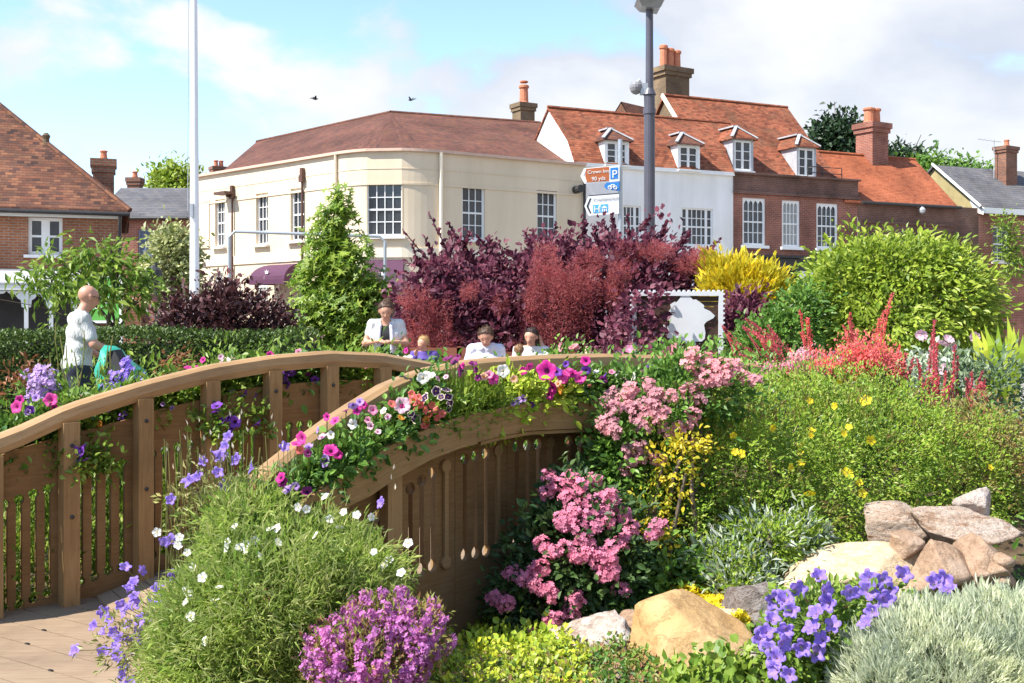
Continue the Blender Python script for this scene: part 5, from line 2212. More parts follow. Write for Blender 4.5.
def far_tree(px, py0, py1, wpx, Y, leaf, label, n=7000, name='tree', cat='tree', size=.28, tall=False, group=None):
    x = plant_xy(px, Y)
    zt, zb = P(0, py0, Y)[2], P(0, py1, Y)[2]
    W = wpx / F * Y / 2
    t = thing(name, label, cat, (x, Y, 0), group)
    a = Acc()
    if tall:
        lob = [(x + NR.normal() * W * .1, Y, zb + (zt - zb) * f, W * (1.05 - f) + .2, W * (1.05 - f) + .2, (zt - zb) * .14) for f in np.linspace(.05, .93, 8)]
    else:
        h_ = zt - zb
        lob = [(x, Y, zb + h_ * .45, W * .75, W * .75, h_ * .5)] + [(x + W * .55 * math.cos(q), Y + W * .5 * math.sin(q), zb + h_ * R.uniform(.3, .65), W * .5, W * .5, h_ * .34)
                                                                 for q in np.linspace(0, 5.5, 6)]
    foliage(a, lob, n, T_LEAF, size, .6, clump=26, crad=size * 2.2, rand=.9, shell=(.7, 1.05), bump=.22, inner=.25)
    a.build('crown', leaf, t)
    trunk_mesh(t, (x, Y, 0), (x, Y, zb + (zt - zb) * .6), .3, .1, [(.6, (x + W * .5, Y, zb + (zt - zb) * .5), .12), (.55, (x - W * .5, Y, zb + (zt - zb) * .45), .12)])


far_tree(177, 165, 215, 52, 62, G['dome'], 'rounded pale green tree behind the flagpole and slate roof', 5000)
far_tree(838, 117, 175, 46, 66, G['conifer'], 'dark conifer rising behind the square brick chimney', 7000, 'conifer_tree', size=.34)
far_tree(893, 153, 190, 52, 64, G['conifer'], 'low dark tree top right of the square chimney', 5000, 'conifer_tree', size=.3)
far_tree(925, 162, 200, 52, 62, G['green'], 'green tree top over the ochre gable', 4500)
far_tree(966, 164, 200, 40, 66, G['green'], 'small green tree top behind the slate roof at the right', 3500)


def shrub(name, label, cat, lob, leaf, n, size, tpl=T_LEAF, ratio=.5, ground=0., part='foliage', group=None, stems=True, **kw):
    lob = [tuple(float(v) for v in l) for l in lob]
    cx_ = float(np.mean([l[0] for l in lob]))
    cy_ = float(np.mean([l[1] for l in lob]))
    t = thing(name, label, cat, (cx_, cy_, ground), group)
    a = Acc()
    kw.setdefault('clump', 14)
    kw.setdefault('crad', size * 2)
    p, nn = foliage(a, lob, n, tpl, size, ratio, zmin=ground + .02, **kw)
    a.build(part, leaf, t)
    if stems:
        m_ = MB()
        for l in lob:
            for k in range(2):
                e = np.array(l[:3]) + NR.normal(size=3) * np.array(l[3:6]) * .3
                if e[2] < ground + .05:
                    continue
                m_.tube(wander((cx_ + R.uniform(-.1, .1), cy_ + R.uniform(-.1, .1), ground - .03), e, 5, .06), list(np.linspace(.018, .006, 5) * (1 + 6 * size)), 6)
        if m_.v:
            m_.build('stems', G['bark'], t)
    return t, p, nn


def lobe_px(px, py, Y, wpx, hpx, dep=None):
    """an ellipsoid measured in the photo: centre, width and height in pixels at depth Y"""
    c = P(px, py, Y)
    rx, rz = wpx / 2 / F * Y, hpx / 2 / F * Y
    return (c[0], c[1], c[2], rx, dep or rx, rz)


# hedge: clipped box hedge behind the left bed
t = thing('box_hedge', 'clipped dark green box hedge with pale top running behind the man', 'hedge', (-6.5, 14.4, 0))
a = Acc()
n = 26000
hx0, hx1, hz = plant_xy(-40, 14.4), plant_xy(312, 14.4), P(0, 335, 14.4)[2]
fa = NR.uniform(0, 1, n)
px_ = NR.uniform(hx0, hx1, n)
front = fa < .6
y_ = np.where(front, 14.0 + NR.normal(size=n) * .05, NR.uniform(14.0, 15.0, n))
z_ = np.where(front, NR.uniform(0, hz, n), hz + NR.normal(size=n) * .035)
p = np.stack([px_, y_ + .07 * np.sin(px_ * 3) * front, z_ + .03 * np.sin(px_ * 2.2)], 1)
nn = np.where(front[:, None], np.array([0, -1., .1]), np.array([0, -.2, 1.]))
ax = unit(nn + rnd(n) * .8)
x, y, z = basis(ax, unit(nn + rnd(n) * .6))
s_ = NR.uniform(.03, .06, n)
a.add(T_OVAL, p, x, y, z, s_ * .6, s_, s_)
a.build('foliage', G['hedge'], t)
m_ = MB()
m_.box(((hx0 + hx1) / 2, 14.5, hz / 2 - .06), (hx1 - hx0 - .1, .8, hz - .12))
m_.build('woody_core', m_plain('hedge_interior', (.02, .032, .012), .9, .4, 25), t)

# loose tree left
t = thing('loose_leafy_tree', 'young open tree with long drooping olive leaves in front of the brick cottage', 'tree', (plant_xy(118, 16), 16, 0))
x0 = plant_xy(118, 16)
lob = [lobe_px(*q) for q in ((62, 264, 16, 56, 28), (95, 256, 16, 50, 34), (66, 285, 16, 70, 28), (118, 270, 16, 60, 46), (135, 296, 16, 46, 34), (105, 292, 15.6, 46, 34), (148, 284, 16, 26, 40), (35, 278, 16, 30, 18), (62, 308, 16, 18, 28), (105, 244, 16.2, 20, 20))]
a = Acc()
foliage(a, lob, 1350, T_LEAF, .14, .36, clump=9, crad=.2, droop=.55, up=0, rand=.7, shell=(.5, 1.0), bump=.25, inner=.2)
a.build('crown', G['sapling'], t)
trunk_mesh(t, (x0, 16, 0), (x0 - .1, 16, P(0, 250, 16)[2]), .045, .02, [(.55, lob[0][:3], .025), (.5, lob[3][:3], .022), (.45, lob[4][:3], .022), (.6, lob[1][:3], .02), (.5, lob[7][:3], .018), (.5, lob[6][:3], .018)])

shrub('variegated_shrub', 'tall cream variegated shrub between the brick pier and the flagpole', 'shrub',
      [lobe_px(171, 262, 27, 42, 62), lobe_px(163, 280, 27, 30, 40), lobe_px(180, 285, 27, 34, 50), lobe_px(176, 245, 27, 30, 30)], G['varieg'], 3800, .13, T_OVAL, .6)
shrub('maroon_berberis', 'dark maroon berberis bush below the ground-floor windows of the cream building', 'shrub',
      [lobe_px(205, 335, 15.2, 80, 75), lobe_px(245, 325, 15.2, 80, 70), lobe_px(185, 345, 15.2, 60, 60), lobe_px(275, 345, 15.2, 60, 55), lobe_px(225, 305, 15.2, 50, 40)], G['berb'], 9000, .075, T_OVAL, .55,
      bump=.3, up=.6, rand=.9)
# arching shoots of the berberis
# light green liquidambar-like tree
t = thing('star_leaved_tree', 'light green conical young tree with star-shaped leaves behind the bridge', 'tree', (plant_xy(335, 17.5), 17.5, 0))
x0 = plant_xy(335, 17.5)
lob = [lobe_px(*q) for q in ((336, 205, 17.5, 18, 34), (334, 228, 17.5, 36, 36), (330, 252, 17.5, 54, 40), (336, 278, 17.5, 70, 40), (320, 290, 17.5, 46, 36), (368, 290, 17.5, 50, 30), (335, 310, 17.5, 88, 44), (312, 330, 17.5, 40, 36), (340, 340, 17.5, 86, 46), (360, 318, 17.4, 50, 36), (350, 250, 17.4, 30, 24), (385, 296, 17.5, 26, 20))]
a = Acc()
foliage(a, lob, 5800, T_MAPLE, .088, 1.0, clump=11, crad=.14, droop=.5, up=0, rand=.8, shell=(.5, 1.15), bump=.32, inner=.2)
a.build('crown', G['bright'], t)
trunk_mesh(t, (x0, 17.5, 0), (x0, 17.5, P(0, 205, 17.5)[2]), .06, .015, [(.45, lob[3][:3], .025), (.4, lob[5][:3], .022), (.35, lob[6][:3], .022), (.4, lob[4][:3], .02)])

# smoke bush: purple leaves on upright shoots, red plumes
t = thing('smoke_bush', 'big purple-leaved smoke bush with hazy red plumes behind the seated people', 'shrub', (plant_xy(560, 17), 17, 0))
lob = [lobe_px(*q) for q in ((430, 300, 16.6, 60, 70, 1.0), (470, 292, 16.8, 90, 80, 1.1), (450, 335, 16.4, 110, 80, 1.0), (520, 296, 16.8, 90, 80, 1.1), (558, 268, 17, 70, 50, 1.0), (600, 278, 17, 100, 80, 1.1), (650, 276, 17, 100, 80, 1.1), (690, 288, 17, 70, 60, .9),
                                   (540, 330, 16.5, 150, 90, 1.1), (620, 320, 16.6, 150, 110, 1.2), (680, 320, 16.6, 90, 90, 1.), (580, 345, 16.2, 160, 70, .9), (640, 322, 13.7, 40, 66, .3))]
a = Acc()
foliage(a, lob, 22000, T_OVAL, .085, .72, clump=10, crad=.13, rand=.8, up=.35, shell=(.68, 1.12), bump=.32, inner=.3)
# upright leafy shoots
sh_ = [((452, 260), (429, 213)), ((440, 275), (403, 230)), ((470, 262), (448, 222)), ((425, 280), (412, 245)), ((500, 262), (476, 235)), ((535, 262), (525, 232)), ((548, 258), (556, 224)), ((690, 265), (720, 240)),
       ((700, 262), (716, 252)), ((580, 242), (586, 222)), ((640, 232), (650, 216)), ((615, 238), (612, 214)), ((660, 240), (668, 222)), ((462, 255), (470, 232)), ((520, 262), (508, 250)), ((488, 268), (490, 238)), ((680, 250), (690, 232)), ((600, 252), (594, 226)), ((630, 250), (628, 216)), ((565, 262), (570, 238)), ((545, 262), (540, 236)), ((670, 258), (682, 238)), ((480, 270), (462, 240)), ((500, 270), (496, 248)), ((440, 268), (424, 236)), ((640, 250), (655, 226)), ((610, 250), (604, 222))]
for (ax0, ay0), (bx0, by0) in sh_:
    A0, B0 = P(ax0, ay0, 16.7), P(bx0, by0, 16.6)
    k = 26
    tt = np.linspace(0, 1, k)
    p = A0 + (B0 - A0) * tt[:, None]
    d = unit((B0 - A0)[None, :] * .9 + rnd(k) * np.linalg.norm(B0 - A0) * .9)
    x, y, z = basis(d, rnd(k))
    s_ = .10 * (1.1 - .5 * tt)
    a.add(T_OVAL, p, x, y, z, s_ * .7, s_, s_)
    stalks(a, [A0], [B0], .012)
a.build('foliage', G['purple'], t)
m_ = MB()
for l in lob:
    m_.tube(wander((plant_xy(560, 17) + R.uniform(-1.0, 1.0), 17, 0), np.array(l[:3]), 6, .07), list(np.linspace(.05, .012, 6)), 7)
m_.build('stems', G['bark'], t)
pl_ = [(430, 320, 40, 50), (412, 300, 26, 24), (440, 345, 40, 36), (562, 312, 52, 84), (545, 282, 40, 40), (574, 290, 40, 50), (540, 338, 40, 50), (590, 262, 30, 26), (626, 254, 34, 22),
       (655, 252, 30, 20), (622, 272, 26, 20), (688, 266, 30, 20), (520, 355, 36, 30), (612, 292, 20, 36), (545, 258, 26, 28), (700, 256, 22, 16), (565, 348, 40, 40), (500, 304, 18, 22), (470, 292, 20, 18), (420, 338, 26, 36), (530, 304, 24, 30)]
plb = []
for q in pl_:
    a = Acc()
    l = lobe_px(q[0], q[1], 15.5 + .2 * R.random() + (.4 if q[1] < 270 else 0), q[2] * 1.15, q[3] * 1.1, .4)
    k = int(q[2] * q[3] * 1.9)
    d = rnd(k)
    p = np.array(l[:3]) + d * np.array(l[3:6]) * (NR.uniform(0, 1, (k, 1)) ** .45) * (1 + .25 * np.sin(d[:, :1] * 7 + q[0]))
    ax = unit(d + rnd(k) * 1.2 + [0, 0, .3])
    x, y, z = basis(ax, rnd(k))
    s_ = NR.uniform(.03, .075, k)
    a.add(T_NEEDLE, p, x, y, z, .0055, s_, s_)
    a.build('flower_plume', G['smoke'], t)

# gold conifer
t, p, nn = shrub('golden_conifer', 'bright yellow feathery golden conifer between the smoke bush and round green bush', 'shrub',
                 [lobe_px(745, 300, 15.5, 80, 70), lobe_px(735, 285, 15.5, 50, 54), lobe_px(765, 305, 15.5, 54, 60), lobe_px(722, 292, 15.5, 30, 44), lobe_px(712, 268, 15.9, 16, 20)], G['goldcon'], 9000, .10, T_NEEDLE, .28,
                 up=.9, rand=.5, bump=.3, clump=16, crad=.10)
# purple plant below it
shrub('dark_purple_shrub', 'dark purple low shrub under the golden conifer beside the stamp frame', 'shrub', [lobe_px(750, 322, 14.6, 60, 50), lobe_px(735, 340, 14.4, 60, 50)], G['purple'], 2600, .07, T_OVAL, .65)
shrub('green_filler_shrub', 'mid green shrub left of the round bush beneath the golden conifer', 'shrub', [lobe_px(785, 335, 13.5, 70, 50), lobe_px(800, 315, 13.6, 50, 50), lobe_px(760, 350, 13.3, 60, 40)], G['green'], 3800, .065, T_OVAL, .5)
# round green dome
lob = [lobe_px(895, 305, 14.4, 184, 130), lobe_px(850, 306, 14.1, 100, 96), lobe_px(940, 310, 14.1, 100, 106), lobe_px(900, 272, 14.2, 116, 68), lobe_px(823, 322, 14.2, 52, 70), lobe_px(972, 320, 14.3, 46, 76), lobe_px(885, 330, 13.6, 116, 60)]
shrub('round_green_bush', 'large domed bush of glossy yellow-green leaves in front of the brick houses', 'shrub', lob, G['dome'], 19000, .08, T_OVAL, .44, bump=.12, clump=9, crad=.14, droop=.5, up=.3, rand=.65, inner=.3, shell=(.78, 1.06))

# climber on the end house
t, p, nn = shrub('wall_climber', 'grey-green climber hanging over the window of the end house', 'climber', [lobe_px(1006, 232, 48.5, 12, 40, .3), lobe_px(1012, 250, 48.5, 18, 50, .3)], G['sapling'], 800, .2, T_LEAF, .4, stems=False)

# ================================================================== the stamp sculpture
st = thing('stamp_sculpture', 'giant white postage-stamp frame with perforated edge and pale head silhouette', 'sculpture', (*P(690, 318, 14.0)[:2], 0))
SYY = 14.0
xl, xr = P(630, 0, SYY)[0], P(724, 0, SYY)[0]
zt, zb = P(0, 290, SYY)[2], P(0, 376, SYY)[2]
out = []
pit = .062


def perf(a, b):
    a, b = np.array(a, float), np.array(b, float)
    L = np.linalg.norm(b - a)
    k = max(2, int(round(L / pit)))
    d = (b - a) / k
    nrm2 = np.array([d[1], -d[0]]) / np.linalg.norm(d)
    r_ = []
    for i in range(k):
        s0 = a + d * i
        r_ += [s0, s0 + d * .30, s0 + d * .38 - nrm2 * .018, s0 + d * .65 - nrm2 * .026, s0 + d * .92 - nrm2 * .018]
    return r_


o_ = perf((xl, zb), (xr, zb)) + perf((xr, zb), (xr, zt)) + perf((xr, zt), (xl, zt)) + perf((xl, zt), (xl, zb))
bw_ = .075
m_ = MB()
m_.slab([tuple(q) for q in o_], [[(xl + bw_, zb + bw_), (xr - bw_, zb + bw_), (xr - bw_, zt - bw_), (xl + bw_, zt - bw_)]], lambda u, v, e: np.array([u, SYY - .06 - e, v]), .07)
for s_x in (xl + .2, xr - .2):
    m_.box((s_x, SYY + .03, zb / 2), (.07, .07, zb))
M['stampwhite'] = m_plain('stamp_frame_white', (.60, .60, .62), .5, .06, 3)
m_.build('frame', M['stampwhite'], st)
m_ = MB()
nb2 = 14
for i in range(nb2):
    z0 = zb + bw_ + (zt - zb - 2 * bw_) * i / nb2
    z1 = zb + bw_ + (zt - zb - 2 * bw_) * (i + 1) / nb2 - .006
    m_.box(((xl + xr) / 2, SYY, (z0 + z1) / 2), (xr - xl - 2 * bw_ - .004, .03, z1 - z0))
m_.build('slatted_panel', m_wood('dark_slats', (.035, .02, .013), (.075, .042, .026), .7), st)
hd = [(437, 155), (465, 165), (500, 203), (520, 200), (575, 240), (575, 262), (615, 280), (650, 312), (640, 328), (590, 355), (575, 375), (585, 430), (580, 470), (560, 488), (515, 490), (528, 545), (520, 575), (470, 600), (405, 560), (395, 500), (375, 470),
      (325, 465), (312, 440), (313, 408), (296, 380), (310, 372), (335, 385), (345, 360), (332, 335), (350, 312), (335, 285), (352, 262), (345, 235), (378, 215), (385, 225), (412, 192), (425, 160)]
hd = [(620 + x / 6.833, 270 + y / 6.833) for x, y in hd]
pts = [tuple(P(px, py, SYY - .06)[[0, 2]]) for px, py in hd]
A_2 = sum(pts[i][0] * pts[(i + 1) % len(pts)][1] - pts[(i + 1) % len(pts)][0] * pts[i][1] for i in range(len(pts)))
if A_2 < 0:
    pts = pts[::-1]
m_ = MB()
m_.slab(pts, [], lambda u, v, e: np.array([u, SYY - .05 - e, v]), .03)
m_.build('silhouette', M['stampwhite'], st)

# ================================================================== right-hand bed
# potentilla: the big flowering mound
GX = lambda px, Y: gz(plant_xy(px, Y), Y)
lob = [lobe_px(670, 500, 5.45, 120, 150, .35), lobe_px(720, 470, 5.8, 170, 170, .5), lobe_px(800, 480, 6.0, 190, 190, .55), lobe_px(880, 470, 6.2, 190, 180, .55), lobe_px(955, 490, 6.3, 130, 140, .45), lobe_px(760, 520, 5.5, 150, 110, .35),
       (plant_xy(840, 5.9), 5.9, .35, .55, .4, .3), lobe_px(800, 425, 6.5, 240, 110, .4)]
pot, pp, pn = shrub('potentilla_bush', 'wide mid-green potentilla bush dotted with yellow flowers above the rocks', 'shrub', lob, G['potent'], 52000, .021, T_LEAF, .48, ground=.15, bump=.26, clump=18, crad=.045, rand=.8, up=.35, inner=.35, shell=(.8, 1.04))
a = Acc()
foliage(a, lob, 4000, T_NEEDLE, .035, .12, bump=.18, clump=6, crad=.03, up=.6, shell=(.92, 1.04), inner=0, zmin=.2)
a.build('shoots', G['redbrown'], pot)
yf = [(865, 404), (809, 404), (834, 409), (869, 443), (811, 433), (843, 436), (742, 457), (800, 455), (801, 465), (846, 476), (809, 495), (861, 496), (858, 485), (810, 438), (707, 421), (693, 409), (704, 388), (676, 446), (838, 385), (733, 438), (735, 455), (848, 430), (772, 431),
      (985, 505), (988, 470), (812, 529), (803, 540), (790, 470), (680, 560), (683, 552), (718, 547), (800, 448), (926, 512)]


def surf(lob, px, py):
    """where the line of sight through a photo position meets the lobes"""
    d = np.array([(px - CX) / F, 1, (HZ - py) / F])
    o = np.array([0, 0, H])
    best = None
    for l in lob:
        c, r_ = np.array(l[:3]), np.array(l[3:6])
        oo, dd = (o - c) / r_, d / r_
        A_q, B_q, C_q = dd @ dd, 2 * oo @ dd, oo @ oo - 1
        disc = B_q * B_q - 4 * A_q * C_q
        if disc > 0:
            t_ = (-B_q - math.sqrt(disc)) / (2 * A_q)
            if t_ > 0 and (best is None or t_ < best):
                best = t_
    if best is None:
        best = min(l[1] for l in lob)
    return o + d * best


for i, (px, py) in enumerate(yf):
    q = surf(lob, px, py)
    r_ = .032 if (px, py) in ((865, 404), (869, 443), (861, 496), (846, 476), (809, 495)) else .021
    put(pot, 'cinq', q + np.array([-.01, -.05, .02]), r_)

# golden euonymus growing up at the left of the potentilla
lobg = [lobe_px(672, 470, 5.1, 46, 50, .12), lobe_px(650, 520, 5.05, 40, 60, .12), lobe_px(640, 540, 5.0, 34, 50, .12), lobe_px(690, 445, 5.2, 30, 30, .1)]
shrub('golden_euonymus', 'yellow-leaved low shrub between the pink escallonia and the potentilla', 'shrub', lobg, G['gold'], 800, .024, T_OVAL, .6, ground=.05, shell=(.7, 1.1))
shrub('green_understorey', 'deep green leafy plant below the golden shrub beside the pink escallonia', 'shrub', [lobe_px(640, 560, 5.1, 70, 90, .2), lobe_px(670, 575, 5.05, 60, 50, .2), lobe_px(620, 470, 5.35, 60, 90, .15)], G['green'], 3000, .035, T_OVAL, .55, ground=.02)

# lower pink escallonia
lobe_e = [lobe_px(570, 560, 5.0, 110, 130, .28), lobe_px(540, 600, 4.95, 90, 90, .26), lobe_px(600, 560, 5.0, 80, 120, .26), lobe_px(580, 510, 5.05, 60, 70, .2), lobe_px(610, 610, 4.95, 60, 70, .2), lobe_px(535, 625, 4.9, 50, 50, .18), lobe_px(630, 545, 5.0, 50, 70, .2), lobe_px(560, 495, 5.05, 30, 50, .13)]
e1, p, nn = shrub('pink_escallonia', 'dark-leaved escallonia smothered in pink flower clusters in front of the bridge panel', 'shrub', lobe_e, G['dark'], 7500, .036, T_OVAL, .55, ground=.0, bump=.2, clump=10, crad=.05, shell=(.7, 1.05))
hp = [(551, 478), (549, 492), (560, 486), (572, 480), (583, 486), (596, 482), (570, 497), (585, 500), (601, 500), (612, 497), (575, 512), (590, 514), (604, 512), (617, 508), (566, 525), (580, 528), (596, 527), (612, 520), (625, 516), (632, 528), (626, 541), (614, 548), (603, 555),
      (565, 520), (545, 545), (556, 552), (568, 549), (580, 556), (592, 552), (600, 562), (612, 572), (622, 590), (515, 573), (527, 580), (538, 585), (543, 568), (553, 595), (498, 597), (508, 604), (549, 590), (555, 618), (552, 624), (578, 600), (572, 612), (536, 574), (610, 560), (660, 527), (652, 535), (532, 637), (586, 540), (607, 575)]
a = Acc()
clusters(a, [surf(lobe_e, px, py) + np.array([-.01, -.03, .01]) for px, py in hp], T_BLOOM5, 38, .043, .0135, spread=.8)
a.build('flower_clusters', B['escal'], e1)
# upper pink shrub
lobe_u = [lobe_px(640, 440, 5.45, 80, 90, .22), lobe_px(660, 410, 5.5, 100, 80, .25), lobe_px(700, 390, 5.6, 110, 70, .25), lobe_px(620, 430, 5.4, 50, 60, .18), lobe_px(680, 385, 5.55, 70, 60, .2), (plant_xy(650, 5.5), 5.5, .5, .25, .2, .45)]
e2, p, nn = shrub('rose_pink_shrub', 'taller shrub with dusty pink flower clusters at the end of the planter', 'shrub', lobe_u, G['green'], 6500, .034, T_OVAL, .5, ground=.05, bump=.2, clump=10, crad=.05, up=.5, shell=(.7, 1.08))
hp = [(608, 405), (617, 410), (612, 420), (605, 425), (625, 400), (632, 408), (638, 416), (630, 395), (640, 425), (650, 415), (660, 420), (645, 405), (632, 390), (645, 430), (618, 432), (607, 430), (655, 405), (664, 412), (668, 432), (630, 450), (635, 462), (645, 458), (660, 460), (628, 470),
      (690, 365), (700, 372), (712, 368), (722, 365), (730, 372), (708, 380), (698, 386), (717, 382), (726, 380), (688, 392), (700, 400), (672, 398), (735, 368), (745, 378), (755, 382), (705, 360), (650, 385), (690, 425), (680, 430), (693, 355), (716, 374), (657, 395), (640, 445), (615, 395), (694, 415), (688, 440)]
a = Acc()
clusters(a, [surf(lobe_u, px, py) + np.array([-.01, -.03, .01]) for px, py in hp], T_BLOOM5, 32, .042, .014, spread=.8)
a.build('flower_clusters', B['rose'], e2)

# lamb's-ear drift
lobl = [lobe_px(725, 562, 5.05, 70, 46, .2), lobe_px(765, 542, 5.15, 80, 52, .22), lobe_px(800, 540, 5.15, 56, 40, .16), lobe_px(745, 580, 4.9, 60, 34, .16)]
shrub('woolly_grey_plant', 'low plant with pale woolly grey leaves below the potentilla', 'plant', lobl, G['lamb'], 1100, .05, T_LEAF, .24, ground=.15, up=.4, rand=.6, clump=6, crad=.06)

shrub('creeping_green_plant', 'fine-leaved green plant growing through the woolly grey leaves', 'plant', [tuple(v * (1.0 if i < 3 else .98) for i, v in enumerate(l)) for l in lobl], G['potent'], 5000, .022, T_LEAF, .48, ground=.12, stems=False)
# astilbes: red feathery spikes
ast_spots = [(745, 360, 8.0), (775, 358, 8.0), (805, 368, 7.6), (838, 372, 7.4), (868, 372, 7.4), (905, 385, 7.3), (940, 400, 7.2), (975, 405, 7.2)]
spk = {0: [((735, 365), (715, 352)), ((752, 352), (722, 326)), ((745, 372), (712, 358)), ((740, 380), (725, 368)), ((730, 372), (708, 345))], 1: [((790, 345), (745, 318)), ((782, 352), (757, 332)), ((770, 365), (748, 348)), ((790, 350), (768, 325)), ((780, 345), (752, 322)), ((786, 358), (770, 340))],
       2: [((812, 372), (800, 310)), ((800, 378), (790, 350)), ((822, 385), (815, 352)), ((830, 392), (812, 362)), ((820, 395), (806, 372)), ((815, 365), (806, 320))],
       3: [((855, 340), (850, 312)), ((845, 365), (858, 330)), ((850, 372), (838, 345)), ((862, 362), (872, 338)), ((838, 375), (832, 352)), ((870, 350), (893, 293)), ((876, 345), (884, 310)), ((860, 350), (848, 318))],
       4: [((880, 365), (876, 346)), ((868, 370), (866, 352)), ((890, 368), (900, 345)), ((893, 372), (882, 352)), ((905, 372), (897, 350)), ((858, 388), (850, 360)), ((872, 390), (878, 370))],
       5: [((905, 385), (905, 352)), ((896, 398), (902, 372)), ((900, 402), (893, 380)), ((880, 402), (874, 376))],
       6: [((932, 400), (934, 320)), ((928, 405), (930, 360)), ((940, 410), (946, 372)), ((935, 372), (934, 330)), ((952, 392), (955, 345)), ((925, 395), (918, 360)), ((930, 415), (928, 385)), ((938, 395), (936, 350))],
       7: [((968, 410), (972, 372)), ((958, 415), (970, 382)), ((972, 402), (982, 372)), ((945, 400), (955, 370)), ((982, 400), (985, 380))]}
alab = ['red astilbe leaning left beside the stamp frame', 'crimson astilbe with long arching spikes under the golden conifer', 'red astilbe below the left flank of the round green bush', 'tallest coral red astilbe below the middle of the round bush', 'dense bright red astilbe at the centre of the bed',
        'pinkish red astilbe right of the densest red heads', 'tall thin dark red astilbe beside the pale pink rose', 'rust red astilbe furthest right by the grey foliage']
for i, (px, py, Y) in enumerate(ast_spots):
    lb = [lobe_px(px, py + 25, Y, 50, 50, .25), (plant_xy(px, Y), Y, .35, .2, .2, .35)]
    t, p, nn = shrub('astilbe', alab[i], 'plant', lb, G['green'], 900, .055, T_OVAL, .5, ground=.05, group='red astilbes along the back of the right bed', stems=False)
    a = Acc()
    more = []
    for (b0, b1), (t0, t1) in spk[i]:
        more.append(((b0, b1), (t0, t1)))
        more.append(((b0 + R.uniform(-8, 8), b1 + 4), (t0 + R.uniform(-9, 9), t1 + R.uniform(4, 14))))
    for (b0, b1), (t0, t1) in more:
        yy = Y + R.uniform(-.15, .15)
        A0, B0 = P(b0, b1 + 4, yy), P(t0, t1, yy)
        L = np.linalg.norm(B0 - A0)
        k = int(50 + L * 190)
        tt = NR.uniform(0, 1, k) ** .8
        rad = (.036 * (1 - tt) ** 1.2 + .004) * (.55 + .45 * np.sin(tt * L * 70 + b0))
        p = A0 + (B0 - A0) * tt[:, None] + rnd(k) * (rad * NR.uniform(.3, 1, k))[:, None]
        ax = unit(rnd(k) + (B0 - A0) / L * .8)
        x, y, z = basis(ax, rnd(k))
        s_ = NR.uniform(.010, .022, k)
        a.add(T_LEAF, p, x, y, z, s_ * .6, s_, s_)
        stalks(a, [A0 - [0, 0, .25]], [B0], .005)
    a.build('flower_spikes', B['coral'] if i in (2, 3, 4) else B['astil'], t)

for i, (px, py, Y, w_, h_, lab) in enumerate([(855, 360, 7.1, 90, 42, 'hazy mass of coral pink astilbe flowers at the centre of the right bed'), (790, 366, 7.3, 70, 22, 'dusty pink spent astilbe flowers left of the coral mass')]):
    t = thing('astilbe', lab, 'plant', (plant_xy(px, Y), Y, .2), 'red astilbes along the back of the right bed')
    a = Acc()
    lb = [lobe_px(px + dx, py + dy, Y, w_ * .5, h_ * .7, .15) for dx, dy in ((0, 0), (-w_ * .3, 3), (w_ * .3, 4), (w_ * .1, -6))]
    foliage(a, lb, 1700 if i == 0 else 700, T_LEAF, .021, .6, clump=24, crad=.04, shell=(.35, 1.35), bump=.5, up=.6, rand=1.)
    a.build('flower_heads', B['coral'] if i == 0 else B['rose'], t)
    a = Acc()
    foliage(a, [(plant_xy(px, Y), Y, .5, w_ / 2 / F * Y, .2, .4)], 1100, T_OVAL, .045, .5)
    a.build('foliage', G['green'], t)

# roses at the back
for i, (px, py, Y, kd, lab, extra) in enumerate([
        (630, 362, 9.5, 'rosebl', 'pink rose bush beside the reddish table', [(630, 350), (620, 355), (615, 363)]),
        (668, 355, 9.0, 'rosepe', 'coral pink rose in front of the head silhouette', [(668, 351), (675, 349), (681, 352), (685, 360), (664, 356), (678, 364), (672, 358)]),
        (935, 358, 8.6, 'rosewh', 'pale pink rose right of the red astilbes', [(948, 340), (942, 345), (952, 345), (923, 334), (919, 337), (930, 372), (945, 370), (978, 352), (974, 337)]),
        (812, 365, 8.4, 'rosewh', 'cream and pink rose among the red astilbes left of centre', [(801, 354), (808, 356), (832, 356), (838, 358), (790, 362), (820, 362)]),
        (565, 352, 12.0, 'rosepe', 'peach rose bush behind the planter left of the paper cup', [(562, 347), (575, 349), (574, 348)])]):
    lb = [lobe_px(px, py + 18, Y, 60, 44, .25), (plant_xy(px, Y), Y, .5, .25, .25, .5)]
    t, p, nn = shrub('rose_bush', lab, 'plant', lb, G['green'] if i != 2 else G['lamb'], 1300, .05, T_OVAL, .6, ground=.02)
    for q in extra:
        put(t, kd, P(q[0], q[1], Y - .25), .045 * Y / 9)
t, p, nn = shrub('grey_green_perennial', 'grey-green leafy perennial at the right edge above the moss', 'plant', [lobe_px(960, 390, 7.6, 100, 60, .3), lobe_px(1000, 392, 7.6, 80, 80, .3), (plant_xy(965, 7.6), 7.6, .5, .4, .3, .4)], G['greygreen'], 3000, .05, T_LEAF, .4, ground=.1)
shrub('mossy_heather', 'brownish green mossy cushion at the right edge of the bed', 'plant', [lobe_px(985, 430, 6.5, 90, 60, .3), lobe_px(965, 455, 6.4, 60, 70, .25), lobe_px(1000, 470, 6.3, 60, 70, .25)], G['redbrown'], 3500, .03, T_LEAF, .4, ground=.1)
